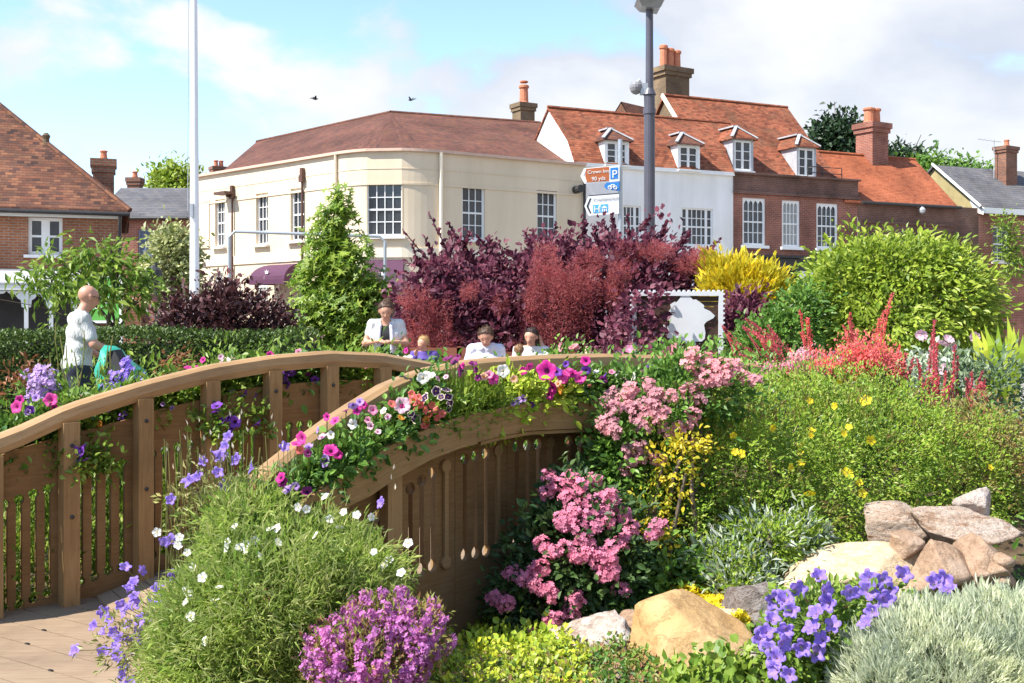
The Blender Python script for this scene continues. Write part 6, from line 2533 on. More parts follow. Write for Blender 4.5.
# pale sword leaves at right edge
t = thing('pale_sword_leaf_plant', 'pale yellow-green sword-leaved plant at the right edge', 'plant', (plant_xy(995, 8), 8, .2))
a = Acc()
for i in range(16):
    x0 = plant_xy(996 + R.uniform(-10, 14), 8)
    A0 = np.array([x0, 8 + R.uniform(-.1, .1), P(0, 395, 8)[2]])
    dirn = nrm([R.uniform(-.3, .35), R.uniform(-.2, .2), 1])
    x, y, z = basis(np.array([dirn]), np.array([[0, -1., .2]]))
    L = R.uniform(.35, .6)
    a.add((np.array([(-.5, -.8, 0), (.5, -.8, 0), (.6, .3, .1), (.35, .7, .0), (0, 1, -.5), (-.35, .7, 0), (-.6, .3, .1)], float), [(0, 1, 2, 6), (6, 2, 3, 5), (5, 3, 4)]), A0[None], x, y, z, .075, L, .1)
a.build('leaves', G['lime'], t)

# ================================================================== rocks
M['rk_or'] = m_rock('sandstone_ochre', [(.42, .24, .09), (.52, .33, .15), (.56, .38, .20)], 1.8, None, .45)
M['rk_wh'] = m_rock('pale_quartz_rock', [(.33, .24, .19), (.58, .49, .43), (.68, .62, .57)], 4, (.28, .17, .12), .9)
M['rk_br'] = m_rock('brown_stone', [(.26, .16, .10), (.40, .27, .18), (.46, .34, .25)], 3, None, .7)
M['rk_la'] = m_rock('layered_pale_rock', [(.46, .30, .20), (.66, .52, .41), (.72, .63, .54)], 4, (.34, .17, .08), 1.3, (1, 1, 3))
M['rk_fl'] = m_rock('flat_cream_sandstone', [(.58, .40, .20), (.66, .52, .34), (.62, .42, .18)], 3, None, .6, (1, 1, 3))
M['rk_gr'] = m_rock('grey_flaky_rock', [(.24, .18, .15), (.46, .40, .36), (.56, .52, .49)], 9, (.18, .10, .07), 1.2)


def ico(sub):
    import bmesh
    bm = bmesh.new()
    bmesh.ops.create_icosphere(bm, subdivisions=sub, radius=1)
    V = np.array([v.co[:] for v in bm.verts])
    Fc = [tuple(v.index for v in f.verts) for f in bm.faces]
    bm.free()
    return V, Fc


ICO5, ICF5 = ico(5)
ICO3, ICF3 = ico(3)


def rock(name, label, c, rad, mat, seed, planes=11, rough=.05, extra=(), group=None, sub=5, sharp=60, rot=0.):
    """a boulder: unit ball cut by random planes, then weathered by several octaves of noise"""
    g = np.random.default_rng(seed)
    D, Fc = (ICO5, ICF5) if sub == 5 else (ICO3, ICF3)
    N_ = unit(g.normal(size=(planes, 3)))
    hh = g.uniform(.62, .95, planes)
    if len(extra):
        N_ = np.concatenate([N_, unit(np.array([e[:3] for e in extra], float))])
        hh = np.concatenate([hh, [e[3] for e in extra]])
    dot = D @ N_.T
    r_ = hh / np.maximum(dot, .08)
    r_ = np.minimum(r_, 1.25)
    r_ = -np.log(np.exp(-sharp * r_).sum(1)) / sharp
    nz_ = np.zeros(len(D))
    for o in range(5):
        fq = 2.2 * 2 ** o
        w3 = g.normal(size=(4, 3)) * fq
        ph = g.uniform(0, 6.28, 4)
        nz_ += (np.sin(D @ w3.T + ph).prod(1) if o < 2 else -np.abs(np.sin(D @ w3.T + ph)).mean(1) + .6) * .68 ** o * (1 if o < 2 else 1.3)
    r_ = r_ * (1 + rough * nz_)
    V = D * r_[:, None] * np.array(rad)
    cr, sr = math.cos(rot), math.sin(rot)
    V = np.stack([V[:, 0] * cr - V[:, 1] * sr, V[:, 0] * sr + V[:, 1] * cr, V[:, 2]], 1)
    me = mesh_np(name, V, [i for f in Fc for i in f], [3] * len(Fc), [M[mat]], None, None, True)
    o = link(name, me, None, c)
    return tag(o, label, 'rock', group)


gr_ = 'rocks edging the right-hand bed'
c = P(697, 652, 4.1)
rock('boulder', 'big smooth ochre sandstone boulder in the middle foreground', (c[0] - .02, 4.15, c[2] - .02), (.27, .25, .24), 'rk_or', 5, 5, .018, [(-.9, -.4, .15, .70), (.45, -.2, .85, .62), (-.2, -.95, .35, .72), (.75, -.5, -.4, .70), (.1, -.9, -.4, .85), (-.3, .1, 1, .93), (.95, .1, .2, .98)], gr_, 5, 40)
c = P(597, 640, 4.45)
rock('boulder', 'jagged whitish rock left of the ochre boulder below the pink escallonia', (c[0], 4.45, c[2] - .03), (.20, .18, .15), 'rk_wh', 12, 12, .09, [(-.6, -.4, .7, .62)], gr_)
c = P(634, 632, 4.5)
rock('boulder', 'grey brown rock wedged between the whitish rock and the ochre boulder', (c[0], 4.5, c[2] - .06), (.11, .12, .15), 'rk_br', 23, 11, .06, (), gr_)
c = P(618, 674, 4.0)
rock('boulder', 'small pink-grey stone at the bottom left of the ochre boulder', (c[0], 4.0, c[2] - .02), (.085, .08, .07), 'rk_wh', 31, 11, .05, (), gr_)
c = P(748, 608, 4.6)
rock('boulder', 'flaky grey rock right behind the ochre boulder', (c[0], 4.6, c[2] - .03), (.13, .13, .13), 'rk_gr', 44, 14, .12, (), gr_)
c = P(722, 611, 4.5)
rock('boulder', 'small flat cream stone among the yellow stonecrop', (c[0], 4.5, c[2] - .02), (.06, .05, .035), 'rk_fl', 47, 11, .04, (), gr_)
c = P(722, 676, 3.75)
rock('boulder', 'pale stone at the bottom edge among the round leaves', (c[0], 3.75, c[2] - .03), (.10, .08, .05), 'rk_wh', 48, 11, .05, (), gr_)
c = P(765, 660, 3.9)
rock('boulder', 'lilac-shaded pale stone under the blue bellflowers', (c[0], 3.95, c[2] - .03), (.09, .09, .08), 'rk_wh', 49, 11, .05, (), gr_)
c = P(900, 524, 5.2)
rock('boulder', 'brown layered rock at the top left of the rock pile', (c[0], 5.3, c[2] - .01), (.175, .16, .115), 'rk_la', 52, 13, .08, [(-.6, -.3, .7, .7)], gr_)
c = P(962, 528, 5.1)
rock('boulder', 'broad whitish layered rock on top of the rock pile', (c[0], 5.15, c[2] - .005), (.265, .2, .115), 'rk_la', 64, 14, .09, [(0, -.5, .9, .72)], gr_, 5, 60)
c = P(990, 510, 5.15)
rock('boulder', 'small white lump on the right end of the rock pile', (c[0], 5.3, c[2] + .005), (.09, .09, .085), 'rk_wh', 66, 12, .08, (), gr_)
c = P(862, 568, 4.9)
rock('boulder', 'flat cream and orange slab at the front of the rock pile', (c[0], 4.95, c[2] - .04), (.33, .24, .15), 'rk_fl', 71, 9, .05, [(-.15, -.35, 1, .60), (-.7, -.2, .7, .75)], gr_)
c = P(936, 566, 4.85)
rock('boulder', 'rounded pinkish brown stone between the slab and the tall brown rock', (c[0], 4.8, c[2]), (.115, .12, .12), 'rk_br', 83, 9, .04, (), gr_)
c = P(975, 566, 4.85)
rock('boulder', 'tall leaning brown rock at the right of the rock pile', (c[0], 4.85, c[2] - .01), (.125, .13, .16), 'rk_br', 91, 10, .05, [(-.8, -.2, .6, .7)], gr_)
c = P(908, 546, 4.95)
rock('boulder', 'small reddish stone in the cleft of the rock pile', (c[0], 5.0, c[2]), (.08, .08, .07), 'rk_br', 95, 10, .05, (), gr_)
c = P(870, 600, 4.75)
rock('boulder', 'ochre stone half hidden behind the blue bellflowers', (c[0], 4.85, c[2] - .02), (.2, .14, .09), 'rk_fl', 97, 10, .05, (), gr_)
c = P(818, 572, 4.9)
rock('boulder', 'pale orange stone at the left end of the rock pile', (c[0], 4.9, c[2] - .03), (.12, .12, .08), 'rk_fl', 98, 10, .05, (), gr_)
pg = 'pebbles at the foot of the rock pile'
for i, (px, py, r_, lab) in enumerate([(981, 575, .042, 'brown pebble nearest the tall brown rock'), (996, 570, .05, 'larger reddish pebble right of the brown pebble'), (994, 584, .035, 'small tan pebble below the reddish pebble'), (1004, 560, .04, 'grey pebble at the right edge of the rock pile'), (1006, 580, .04, 'dark pebble low at the right edge')]):
    c = P(px, py, 4.7)
    rock('pebble', lab, c, (r_, r_, r_ * .8), 'rk_br', 120 + i, 9, .03, (), pg, 3)

# ================================================================== foreground plants on the right
lobs = [lobe_px(940, 680, 3.6, 180, 140, .38), lobe_px(1015, 675, 3.6, 150, 150, .4), lobe_px(880, 690, 3.55, 80, 100, .26), lobe_px(985, 655, 3.7, 110, 84, .3)]
shrub('silver_cushion_plant', 'soft silver-green needle-leaved cushion in the bottom right corner', 'plant', lobs, G['silver'], 34000, .032, T_NEEDLE, .10, ground=.1, up=.75, rand=.55, bump=.05, clump=12, crad=.02, inner=.25, shell=(.88, 1.03), stems=False)
# bellflowers right
bells_all = [(815, 577), (838, 580), (795, 592), (848, 592), (866, 592), (884, 571), (880, 580), (900, 577), (888, 592), (857, 600), (820, 590), (780, 598), (775, 603), (805, 605), (790, 612), (812, 612), (828, 605), (838, 618), (870, 612), (862, 622), (882, 600), (850, 632), (832, 628), (770, 620), (782, 628), (796, 632), (810, 628), (765, 634), (778, 642),
         (790, 645), (768, 650), (760, 640), (775, 660), (788, 662), (772, 668), (815, 655), (785, 672), (798, 680), (930, 583), (938, 578), (948, 592), (912, 592), (868, 580), (802, 650), (820, 640), (845, 612)]
bells = [q for i, q in enumerate(bells_all) if i % 4 != 1]
t = thing('blue_bellflower', 'clump of big violet-blue bellflowers beside the silver cushion', 'plant', (plant_xy(815, 3.8), 3.8, .2))
a = Acc()
lobb = [lobe_px(820, 625, 3.8, 110, 100, .2), lobe_px(785, 650, 3.75, 60, 80, .18), lobe_px(870, 605, 3.85, 70, 60, .18), (plant_xy(820, 3.8), 3.8, .3, .2, .18, .15)]
foliage(a, lobb, 2300, T_OVAL, .028, .5, clump=8, crad=.035, shell=(.5, 1.0), zmin=.1)
a.build('foliage', G['sapling'], t)
a = Acc()
for px, py in bells:
    q = surf(lobb, px, py) if 750 < px < 905 else P(px, py, 3.95)
    q = q + np.array([0, -.06 * R.random(), .01])
    stalks(a, [np.array([plant_xy(825, 3.8) + R.uniform(-.1, .1), 3.85, .22])], [q], .0022)
    put(t, 'bell', q, .034)
a.build('stems', G['stem'], t)

# stonecrop: nobody could count it
a = Acc()


def carpet(px0, px1, py0, py1, n, leaf, size, tpl, ratio, hz_=.03, m=0, acc=None, lift=0.):
    px, py = NR.uniform(px0, px1, n), NR.uniform(py0, py1, n)
    out_ = []
    for u, v in zip(px, py):
        Y = 1.3 * F / (v - HZ)
        for _ in range(4):
            Y = (H - gz((u - CX) / F * Y, Y)) * F / (v - HZ)
        out_.append(((u - CX) / F * Y, Y, gz((u - CX) / F * Y, Y)))
    p = np.array(out_) + np.stack([np.zeros(n), np.zeros(n), NR.uniform(0, hz_, n) + lift + .02 * np.sin(px * .13) * np.sin(py * .2)], 1)
    ax = unit(rnd(n) + [0, 0, .7])
    x, y, z = basis(ax, unit(rnd(n) * .6 + [0, -.3, 1]))
    s_ = size * NR.uniform(.6, 1.3, n)
    acc.add(tpl, p, x, y, z, s_ * ratio, s_, s_, m)


carpet(395, 590, 610, 700, 6500, None, .024, T_OVAL, .7, .05, 0, a)
carpet(470, 570, 612, 665, 2600, None, .022, T_OVAL, .8, .07, 0, a, .02)
tag(a.build('yellow_stonecrop', G['sedum']), 'carpet of yellow-green stonecrop below the bridge panel', 'ground cover', None, 'stuff')
a = Acc()
carpet(235, 660, 640, 710, 9000, None, .02, T_OVAL, .5, .05, 0, a)
carpet(235, 420, 585, 690, 5500, None, .02, T_OVAL, .5, .10, 0, a, .03)
tag(a.build('bronze_stonecrop', G['redbrown']), 'bronze and olive stonecrop carpet along the bottom of the picture', 'ground cover', None, 'stuff')
a = Acc()
carpet(660, 750, 598, 636, 2200, None, .016, T_BLOOM5, .9, .05, 0, a, .02)
tag(a.build('yellow_flower_mat', B['yellow']), 'mat of tiny yellow flowers behind the ochre boulder', 'ground cover', None, 'stuff')
a = Acc()
carpet(560, 1060, 575, 700, 5500, None, .026, T_OVAL, .6, .05, 0, a)
carpet(150, 640, 575, 700, 5000, None, .026, T_OVAL, .6, .04, 0, a)
nq = 9000
px_, py_ = NR.uniform(1.9, 7.5, nq), NR.uniform(3.2, 11.3, nq)
p = np.stack([px_, py_, np.array([gz(u, v) for u, v in zip(px_, py_)]) + NR.uniform(0, .06, nq)], 1)
x, y, z = basis(unit(rnd(nq) + [0, 0, .7]), unit(rnd(nq) * .6 + [0, -.3, 1]))
s_ = NR.uniform(.025, .07, nq)
a.add(T_OVAL, p, x, y, z, s_ * .5, s_, s_)
tag(a.build('creeping_ground_cover', G['green']), 'creeping green ground cover between the foreground rocks and plants', 'ground cover', None, 'stuff')
shrub('round_leaved_plant', 'fresh green scalloped leaves at the foot of the ochre boulder', 'plant', [lobe_px(712, 680, 3.7, 60, 22, .1), lobe_px(738, 670, 3.78, 40, 24, .08), lobe_px(685, 688, 3.68, 36, 16, .08)], G['bright'], 520, .03, T_OVAL, 1.0, ground=.1, up=.3, stems=False)
shrub('lime_stonecrop_clump', 'clump of lime green rosettes under the bridge panel', 'plant', [lobe_px(520, 650, 4.5, 80, 20, .2), lobe_px(560, 658, 4.4, 50, 16, .15), lobe_px(475, 660, 4.4, 60, 16, .2)], G['lime'], 1500, .028, T_OVAL, .8, ground=-.05, up=.5, stems=False)

# ================================================================== foreground plants on the left
lobm = [lobe_px(270, 600, 3.75, 170, 130, .34), lobe_px(325, 590, 3.8, 120, 90, .28), lobe_px(225, 630, 3.68, 100, 110, .26), lobe_px(248, 535, 3.9, 90, 90, .22), lobe_px(365, 575, 3.85, 66, 64, .2), lobe_px(195, 610, 3.72, 50, 70, .18), lobe_px(230, 660, 3.6, 130, 70, .2), lobe_px(295, 550, 3.85, 120, 70, .25), (plant_xy(262, 3.75), 3.75, .33, .34, .26, .16)]
t, p, nn = shrub('feathery_mound', 'big feathery light green mound dotted with small white flowers in the foreground', 'plant', lobm, G['feather'], 21000, .04, T_NEEDLE, .085, ground=.12, up=.5, rand=1.0, bump=.22, clump=14, crad=.045, inner=.3, shell=(.78, 1.1), stems=False)
a = Acc()
foliage(a, lobm, 7000, T_LEAF, .03, .3, clump=8, crad=.04, shell=(.75, 1.0), zmin=.12, bump=.14)
a.build('leafy_shoots', G['fresh'], t)
wf = [(237, 530), (228, 551), (242, 550), (249, 546), (257, 543), (249, 553), (272, 532), (279, 531), (300, 510), (308, 512), (317, 538), (331, 522), (341, 529), (372, 520), (190, 555), (181, 548), (196, 570), (189, 593), (192, 596), (189, 604), (218, 603), (208, 643), (194, 618), (312, 655), (160, 535), (182, 540), (230, 545), (375, 555), (409, 546), (390, 562), (402, 575), (263, 558), (345, 515), (358, 518), (205, 580), (222, 590), (280, 545), (327, 500), (385, 568)]
for px, py in wf:
    put(t, 'daisy', surf(lobm, px, py) + np.array([0, -.03, .015]), .0165)

# thyme
lobt = [lobe_px(376, 650, 3.45, 120, 62, .22), lobe_px(415, 634, 3.5, 60, 46, .16), lobe_px(340, 658, 3.42, 60, 46, .16), lobe_px(385, 622, 3.55, 80, 40, .16)]
t, p, nn = shrub('flowering_thyme', 'rounded clump of purple-pink flowering thyme right of the feathery mound', 'plant', lobt, G['redbrown'], 5000, .02, T_LEAF, .4, ground=.12, up=.7, stems=False)
a = Acc()
sp_, sn_ = on_lobes(lobt, 260, (.98, 1.08), .1, .2)
keep = sn_[:, 1] < .5
sp_, sn_ = sp_[keep], sn_[keep]
k = 22
c_ = np.repeat(sp_, k, 0)
h_ = NR.uniform(-.035, .035, len(c_))
upv = unit(np.repeat(sn_, k, 0) * .5 + [0, 0, .9])
d = rnd(len(c_))
pp_ = c_ + upv * h_[:, None] + d * .011
x, y, z = basis(unit(d + upv * .4), upv)
s_ = NR.uniform(.007, .012, len(c_))
a.add(T_BLOOM4, pp_, x, z, unit(d + [0, -.3, .3]), s_, s_, s_)
a.build('flower_spikes', B['thyme'], t)

# bellflowers on wiry stems by the boardwalk
belll = [(229, 437), (226, 447), (219, 452), (222, 457), (204, 462), (218, 473), (191, 481), (226, 486), (188, 482), (171, 500), (252, 468), (237, 460), (163, 543), (172, 541), (141, 571), (125, 568), (135, 583), (128, 590), (135, 597), (136, 603), (122, 605), (103, 612), (95, 626), (111, 620), (103, 633), (125, 612), (131, 608), (140, 632), (149, 632), (120, 640), (116, 645), (104, 653), (76, 651), (130, 640), (118, 655), (125, 665),
         (130, 682), (120, 660), (158, 590), (153, 600), (160, 598), (141, 620), (167, 610), (175, 575), (150, 618), (284, 448), (198, 478), (382, 503), (115, 632), (128, 625), (136, 650), (145, 640), (124, 675)]
t = thing('lilac_bellflower', 'wiry lilac-blue bellflowers spilling over the boardwalk at the left', 'plant', (plant_xy(170, 3.9), 3.9, .1))
a = Acc()
for px, py in belll:
    Y = 3.95 + R.uniform(-.15, .1) if px > 150 else 4.05 + R.uniform(-.1, .15)
    if px > 270:
        Y = 4.05
    q = P(px, py, Y)
    q[2] = max(q[2], .09)
    put(t, 'bell', q, .025)
    root_ = np.array([plant_xy(min(300, px * .55 + 100), Y), Y + .05, .18])
    mid_ = (root_ + q) / 2 + np.array([.03, 0, .06])
    stalks(a, [root_, mid_], [mid_, q], .002)
for i in range(70):
    px, py = R.uniform(160, 300), R.uniform(430, 520)
    q = P(px, py, 4.0)
    r0 = np.array([q[0] + R.uniform(-.08, .08), 4.0, .3])
    stalks(a, [r0], [q], .0022)
foliage(a, [lobe_px(140, 640, 3.95, 90, 70, .15), lobe_px(215, 500, 4.0, 100, 90, .1), lobe_px(160, 680, 3.8, 60, 60, .2)], 1300, T_LEAF, .026, .35, clump=6, crad=.04, shell=(.2, 1.05))
bud = [P(R.uniform(170, 290), R.uniform(415, 500), 4.0) for _ in range(40)] + [P(393, 470, 4.0), P(392, 480, 4.0), P(395, 490, 4.0), P(241, 415, 4.0), P(239, 420, 4.0)]
bud = np.array(bud)
x, y, z = basis(unit(rnd(len(bud)) * .3 + [0, 0, 1]), rnd(len(bud)))
a.add(T_LEAF, bud, x, y, z, .009, .024, .02, 1)
a.build('stems', [G['straw'], B['cream']], t)

# ================================================================== planter plants
def planter(name, label, cat, path, pxs, off, zf, flowers, leaf, n=500, h_=.14, size=.036, ratio=.55, hang=.02, tpl=T_OVAL, wid=.10, group=None, r=.035, up=.4, yoff=-.13):
    """one plant in a trough: a leafy mound between two columns of the photo, blooms where the photo has them"""
    ls = [path.find(p_, off) for p_ in pxs]
    lob = []
    k = max(2, int((ls[1] - ls[0]) / .12) + 1)
    for l in np.linspace(ls[0], ls[1], k):
        c = path.at3(l, zf(l) + h_ * .12 - hang * .3, off)
        lob.append((*c, .09, wid * .7, h_ * .5 + hang * .4))
    c0 = np.mean([l[:3] for l in lob], 0)
    t = thing(name, label, cat, (c0[0], c0[1], c0[2] - h_ * .5), group)
    a = Acc()
    foliage(a, lob, n, tpl, size, ratio, clump=7, crad=.045, rand=.9, up=up, shell=(.55, 1.1), bump=.2, droop=.25, inner=.3)
    for f in flowers:
        px, py, kd = f[:3]
        rr = f[3] if len(f) > 3 else r
        l = path.find(px, off)
        q = path.at3(l, 0, off)
        Y = q[1] + yoff - .03 * R.random()
        q = P(px, py, Y)
        put(t, kd, q, rr)
        stalks(a, [q * .3 + np.array(path.at3(l, zf(l), off)) * .7], [q], .003, 1)
    a.build('foliage', [leaf, G['stem']], t)
    return t


NO = .15
pg_ = 'flowering plants in the near planter'
nz_f = lambda l: nt_f(l)
planter('petunia_plant', 'mixed magenta and lilac petunia trailing at the low end of the near planter', 'plant', near, (268, 312), NO, nz_f,
        [(302, 438, 'hotpink', .026), (297, 444, 'hotpink', .022), (300, 450, 'coral', .018), (309, 447, 'lilac', .018), (283, 482, 'plum', .022), (281, 478, 'magenta', .022), (288, 490, 'lilac', .018), (307, 492, 'plum', .022), (311, 500, 'coral', .016), (327, 495, 'violet', .018), (308, 453, 'plum', .018), (296, 486, 'lilac', .016)], G['green'], 700, .10, .036, group=pg_, wid=.14)
planter('petunia_plant', 'large two-tone magenta and lilac petunia on dark leaves in the near planter', 'plant', near, (316, 345), NO, nz_f,
        [(331, 451, 'magenta', .034), (326, 461, 'lilac', .026), (338, 455, 'magenta', .02), (322, 437, 'palepink', .016), (331, 435, 'white', .018), (327, 417, 'magenta', .018), (335, 421, 'hotpink', .018), (318, 430, 'lilac', .014)], G['green'], 900, .10, .038, group=pg_, wid=.15)
planter('petunia_plant', 'pale pink and mauve petunia on deep green leaves left of the red geranium', 'plant', near, (345, 392), NO, nz_f,
        [(353, 405, 'lilac', .02), (357, 410, 'magenta', .018), (346, 411, 'plum', .016), (373, 410, 'pink', .02), (384, 411, 'white', .018), (388, 417, 'palepink', .016), (353, 424, 'cream' if 'cream' in FM else 'white', .02), (368, 420, 'pink', .018), (371, 426, 'palepink', .018), (378, 432, 'palepink', .016), (364, 405, 'magenta', .018), (360, 402, 'lilac', .016)], G['green'], 1000, .11, .036, group=pg_, wid=.14)
planter('petunia_plant', 'single large pale pink petunia with dark throat beside the red flowers', 'plant', near, (394, 410), NO, nz_f, [(402, 406, 'palepink', .034)], G['green'], 350, .2, .034, group=pg_)
planter('coral_geranium', 'coral red geranium cluster in the near planter between pansies', 'plant', near, (408, 436), NO, nz_f,
        [(414, 400, 'coral', .022), (420, 405, 'coral', .022), (412, 394, 'coral', .02), (425, 410, 'coral', .022), (430, 415, 'coral', .022), (436, 410, 'coral', .02), (432, 405, 'coral', .018), (438, 418, 'coral', .02), (442, 414, 'coral', .018), (426, 420, 'orange', .018), (424, 426, 'coral', .02), (428, 424, 'coral', .018), (418, 398, 'coral', .02), (401, 418, 'orange', .016), (416, 410, 'coral', .018), (392, 404, 'coral', .016)], G['green'], 420, .18, .034, group=pg_)
planter('pansy_plant', 'dark pansies with cream rims in the near planter', 'plant', near, (426, 452), NO, nz_f,
        [(425, 398, 'pansy', .026), (436, 391, 'pansy', .024), (446, 390, 'pansy', .022), (441, 397, 'pansy', .02), (448, 397, 'pansy', .024), (449, 409, 'pansy', .02), (411, 414, 'pansy', .02), (416, 419, 'pansy', .022), (450, 403, 'pansy', .018)], G['bright'], 420, .18, .03, group=pg_)
planter('white_petunia_plant', 'pair of white petunias on the handrail end of the near planter', 'plant', near, (420, 436), .08, nh, [(423, 378, 'white', .026), (431, 376, 'white', .026), (427, 375, 'white', .022)], G['green'], 160, .05, .03, group=pg_, wid=.06)
planter('magenta_dianthus', 'fine-leaved green plant with purple button flowers in the near planter', 'plant', near, (440, 482), NO, nz_f,
        [(461, 371, 'plum', .026), (463, 366, 'magenta', .018), (473, 364, 'plum', .022), (478, 378, 'plum', .018), (455, 361, 'plum', .022), (450, 358, 'plum', .018), (458, 357, 'plum', .016), (446, 359, 'plum', .016), (476, 370, 'plum', .016), (438, 378, 'palepink', .016), (446, 377, 'palepink', .014)], G['bright'], 2600, .15, .05, .12, tpl=T_NEEDLE, group=pg_, up=1.2, wid=.1)
planter('petunia_plant', 'pink and white petunias with lime leaves near the middle of the planter', 'plant', near, (485, 522), NO, nz_f,
        [(493, 379, 'hotpink', .034), (489, 375, 'pink', .024), (503, 371, 'white', .028), (500, 374, 'white', .02), (484, 377, 'peach', .022), (514, 379, 'peach', .018), (518, 401, 'lilac', .024), (523, 399, 'lilac', .026), (531, 406, 'violet', .020), (513, 403, 'lilac', .016)], G['lime'], 1100, .20, .036, group=pg_, hang=.1)
planter('petunia_plant', 'big magenta petunias with dark throats right of centre in the near planter', 'plant', near, (524, 566), NO, nz_f,
        [(523, 371, 'magenta', .024), (529, 366, 'hotpink', .026), (547, 371, 'magenta', .044), (552, 388, 'magenta', .036), (549, 395, 'magenta', .028), (557, 372, 'violet', .028), (562, 376, 'hotpink', .030), (568, 371, 'hotpink', .022), (561, 389, 'orange', .028), (558, 384, 'peach', .024)], G['lime'], 1200, .20, .036, group=pg_)
planter('petunia_plant', 'hot pink and purple petunias towards the right end of the near planter', 'plant', near, (568, 600), NO, nz_f,
        [(565, 378, 'hotpink', .030), (580, 378, 'hotpink', .034), (586, 361, 'magenta', .028), (586, 370, 'violet', .028), (573, 374, 'magenta', .022), (566, 364, 'violet', .016), (596, 372, 'white', .016), (605, 376, 'violet', .022), (603, 380, 'plum', .022), (590, 386, 'coral', .014)], G['green'], 1200, .20, .036, group=pg_)
planter('petunia_plant', 'white and purple petunias at the far right end of the near planter', 'plant', near, (604, 655), NO, nz_f,
        [(612, 372, 'pink', .018), (618, 374, 'white', .018), (631, 377, 'white', .030), (636, 381, 'white', .022), (628, 389, 'lilac', .030), (643, 380, 'hotpink', .028), (650, 368, 'violet', .026), (657, 371, 'violet', .024), (640, 372, 'plum', .02), (652, 384, 'magenta', .026), (656, 393, 'magenta', .024), (646, 387, 'hotpink', .02), (662, 380, 'palepink', .022), (625, 380, 'palepink', .018)], G['green'], 1600, .24, .036, group=pg_, wid=.14)

# far rail plants: behind the board, spilling between the posts
fo = -.17
fz = lambda l: fb_(l) - .02
pf_ = 'bedding plants along the far rail'
FP = [
    ('trailing leafy plant below the left end of the far handrail', (2, 60), [(20, 437, 'magenta', .03)], G['green'], 1500),
    ('green bedding plant beside the first tall post with a dark purple star flower', (76, 136), [(123, 416, 'star', .036), (100, 424, 'orange', .02)], G['sapling'], 1700),
    ('leafy green bedding plant with tiny lilac flowers under the rising handrail', (148, 202), [(163, 404, 'lilac', .016), (172, 408, 'lilac', .014), (108, 410, 'lilac', .016)], G['bright'], 1900),
    ('bedding plant with dark violet flowers left of the highest post', (216, 264), [(243, 393, 'violet', .03), (232, 391, 'lilac', .016), (253, 395, 'violet', .024)], G['sapling'], 1500),
    ('green bedding plant with violet and pink flowers below the top of the handrail', (277, 322), [(283, 376, 'violet', .034), (292, 373, 'violet', .03), (286, 384, 'violet', .03), (315, 380, 'violet', .03), (308, 374, 'plum', .02), (268, 379, 'lilac', .018)], G['green'], 1500),
    ('broad-leaved green bedding plant right of the top of the far handrail', (334, 374), [(362, 366, 'palepink', .018), (366, 368, 'pink', .016)], G['bright'], 1700),
    ('small green bedding plant near the far end of the far handrail', (386, 430), [(391, 366, 'pink', .018)], G['green'], 1100),
]
for lab, pxs, fl, lf, n in FP:
    planter('bedding_plant', lab, 'plant', far, pxs, fo, fz, fl, lf, n, .24, .05, .55, group=pf_, hang=.02, yoff=-.12)
# flowers rising above the far handrail
AB = [
    ('bright magenta petunia above the handrail left of centre', (176, 200), [(190, 369, 'hotpink', .034), (203, 360, 'magenta', .026), (196, 368, 'magenta', .02)], 300),
    ('white and pale pink flowers standing above the far handrail', (215, 240), [(224, 361, 'palepink', .028), (231, 358, 'white', .034), (236, 361, 'palepink', .022), (221, 357, 'palepink', .018), (230, 364, 'white', .022)], 300),
    ('pink flowers above the top of the far handrail', (262, 305), [(270, 355, 'magenta', .026), (299, 352, 'pink', .024), (280, 357, 'magenta', .018), (305, 353, 'pink', .018)], 260),
    ('white and purple flowers over the right end of the far handrail', (392, 418), [(402, 358, 'white', .03), (409, 358, 'white', .028), (406, 351, 'magenta', .022), (401, 352, 'plum', .018)], 220),
]
for lab, pxs, fl, n in AB:
    planter('petunia_plant', lab, 'plant', far, pxs, -.24, lambda l: fh(l) - .16, fl, G['green'], n, .1, .04, .55, group='petunias rising over the far handrail', yoff=-.02, wid=.08)
# trailing dark violet petunias inside the far rail
TR = [('dark violet petunia hanging inside the far rail beside the first post', (70, 100), .03, [(82, 452, 'violet', .032), (78, 458, 'violet', .03), (86, 460, 'violet', .026), (84, 447, 'deep' if 'deep' in FM else 'violet', .022), (76, 450, 'violet', .024)], [(95, 440), (98, 455)]),
      ('violet petunias trailing inside the far rail at the third post', (212, 258), .07, [(217, 406, 'violet', .036), (222, 421, 'violet', .028), (228, 418, 'violet', .026), (235, 422, 'violet', .036), (258, 424, 'violet', .034), (216, 412, 'violet', .024), (232, 428, 'violet', .024)], [(228, 408), (240, 400), (246, 415)])]
for lab, pxs, off, fl, lv in TR:
    planter('trailing_petunia', lab, 'plant', far, pxs, off, lambda l: fb_(l) - .14, fl, G['sapling'], 420, .12, .034, .55, group='violet petunias trailing inside the far rail', hang=.12, wid=.035, yoff=-.04)

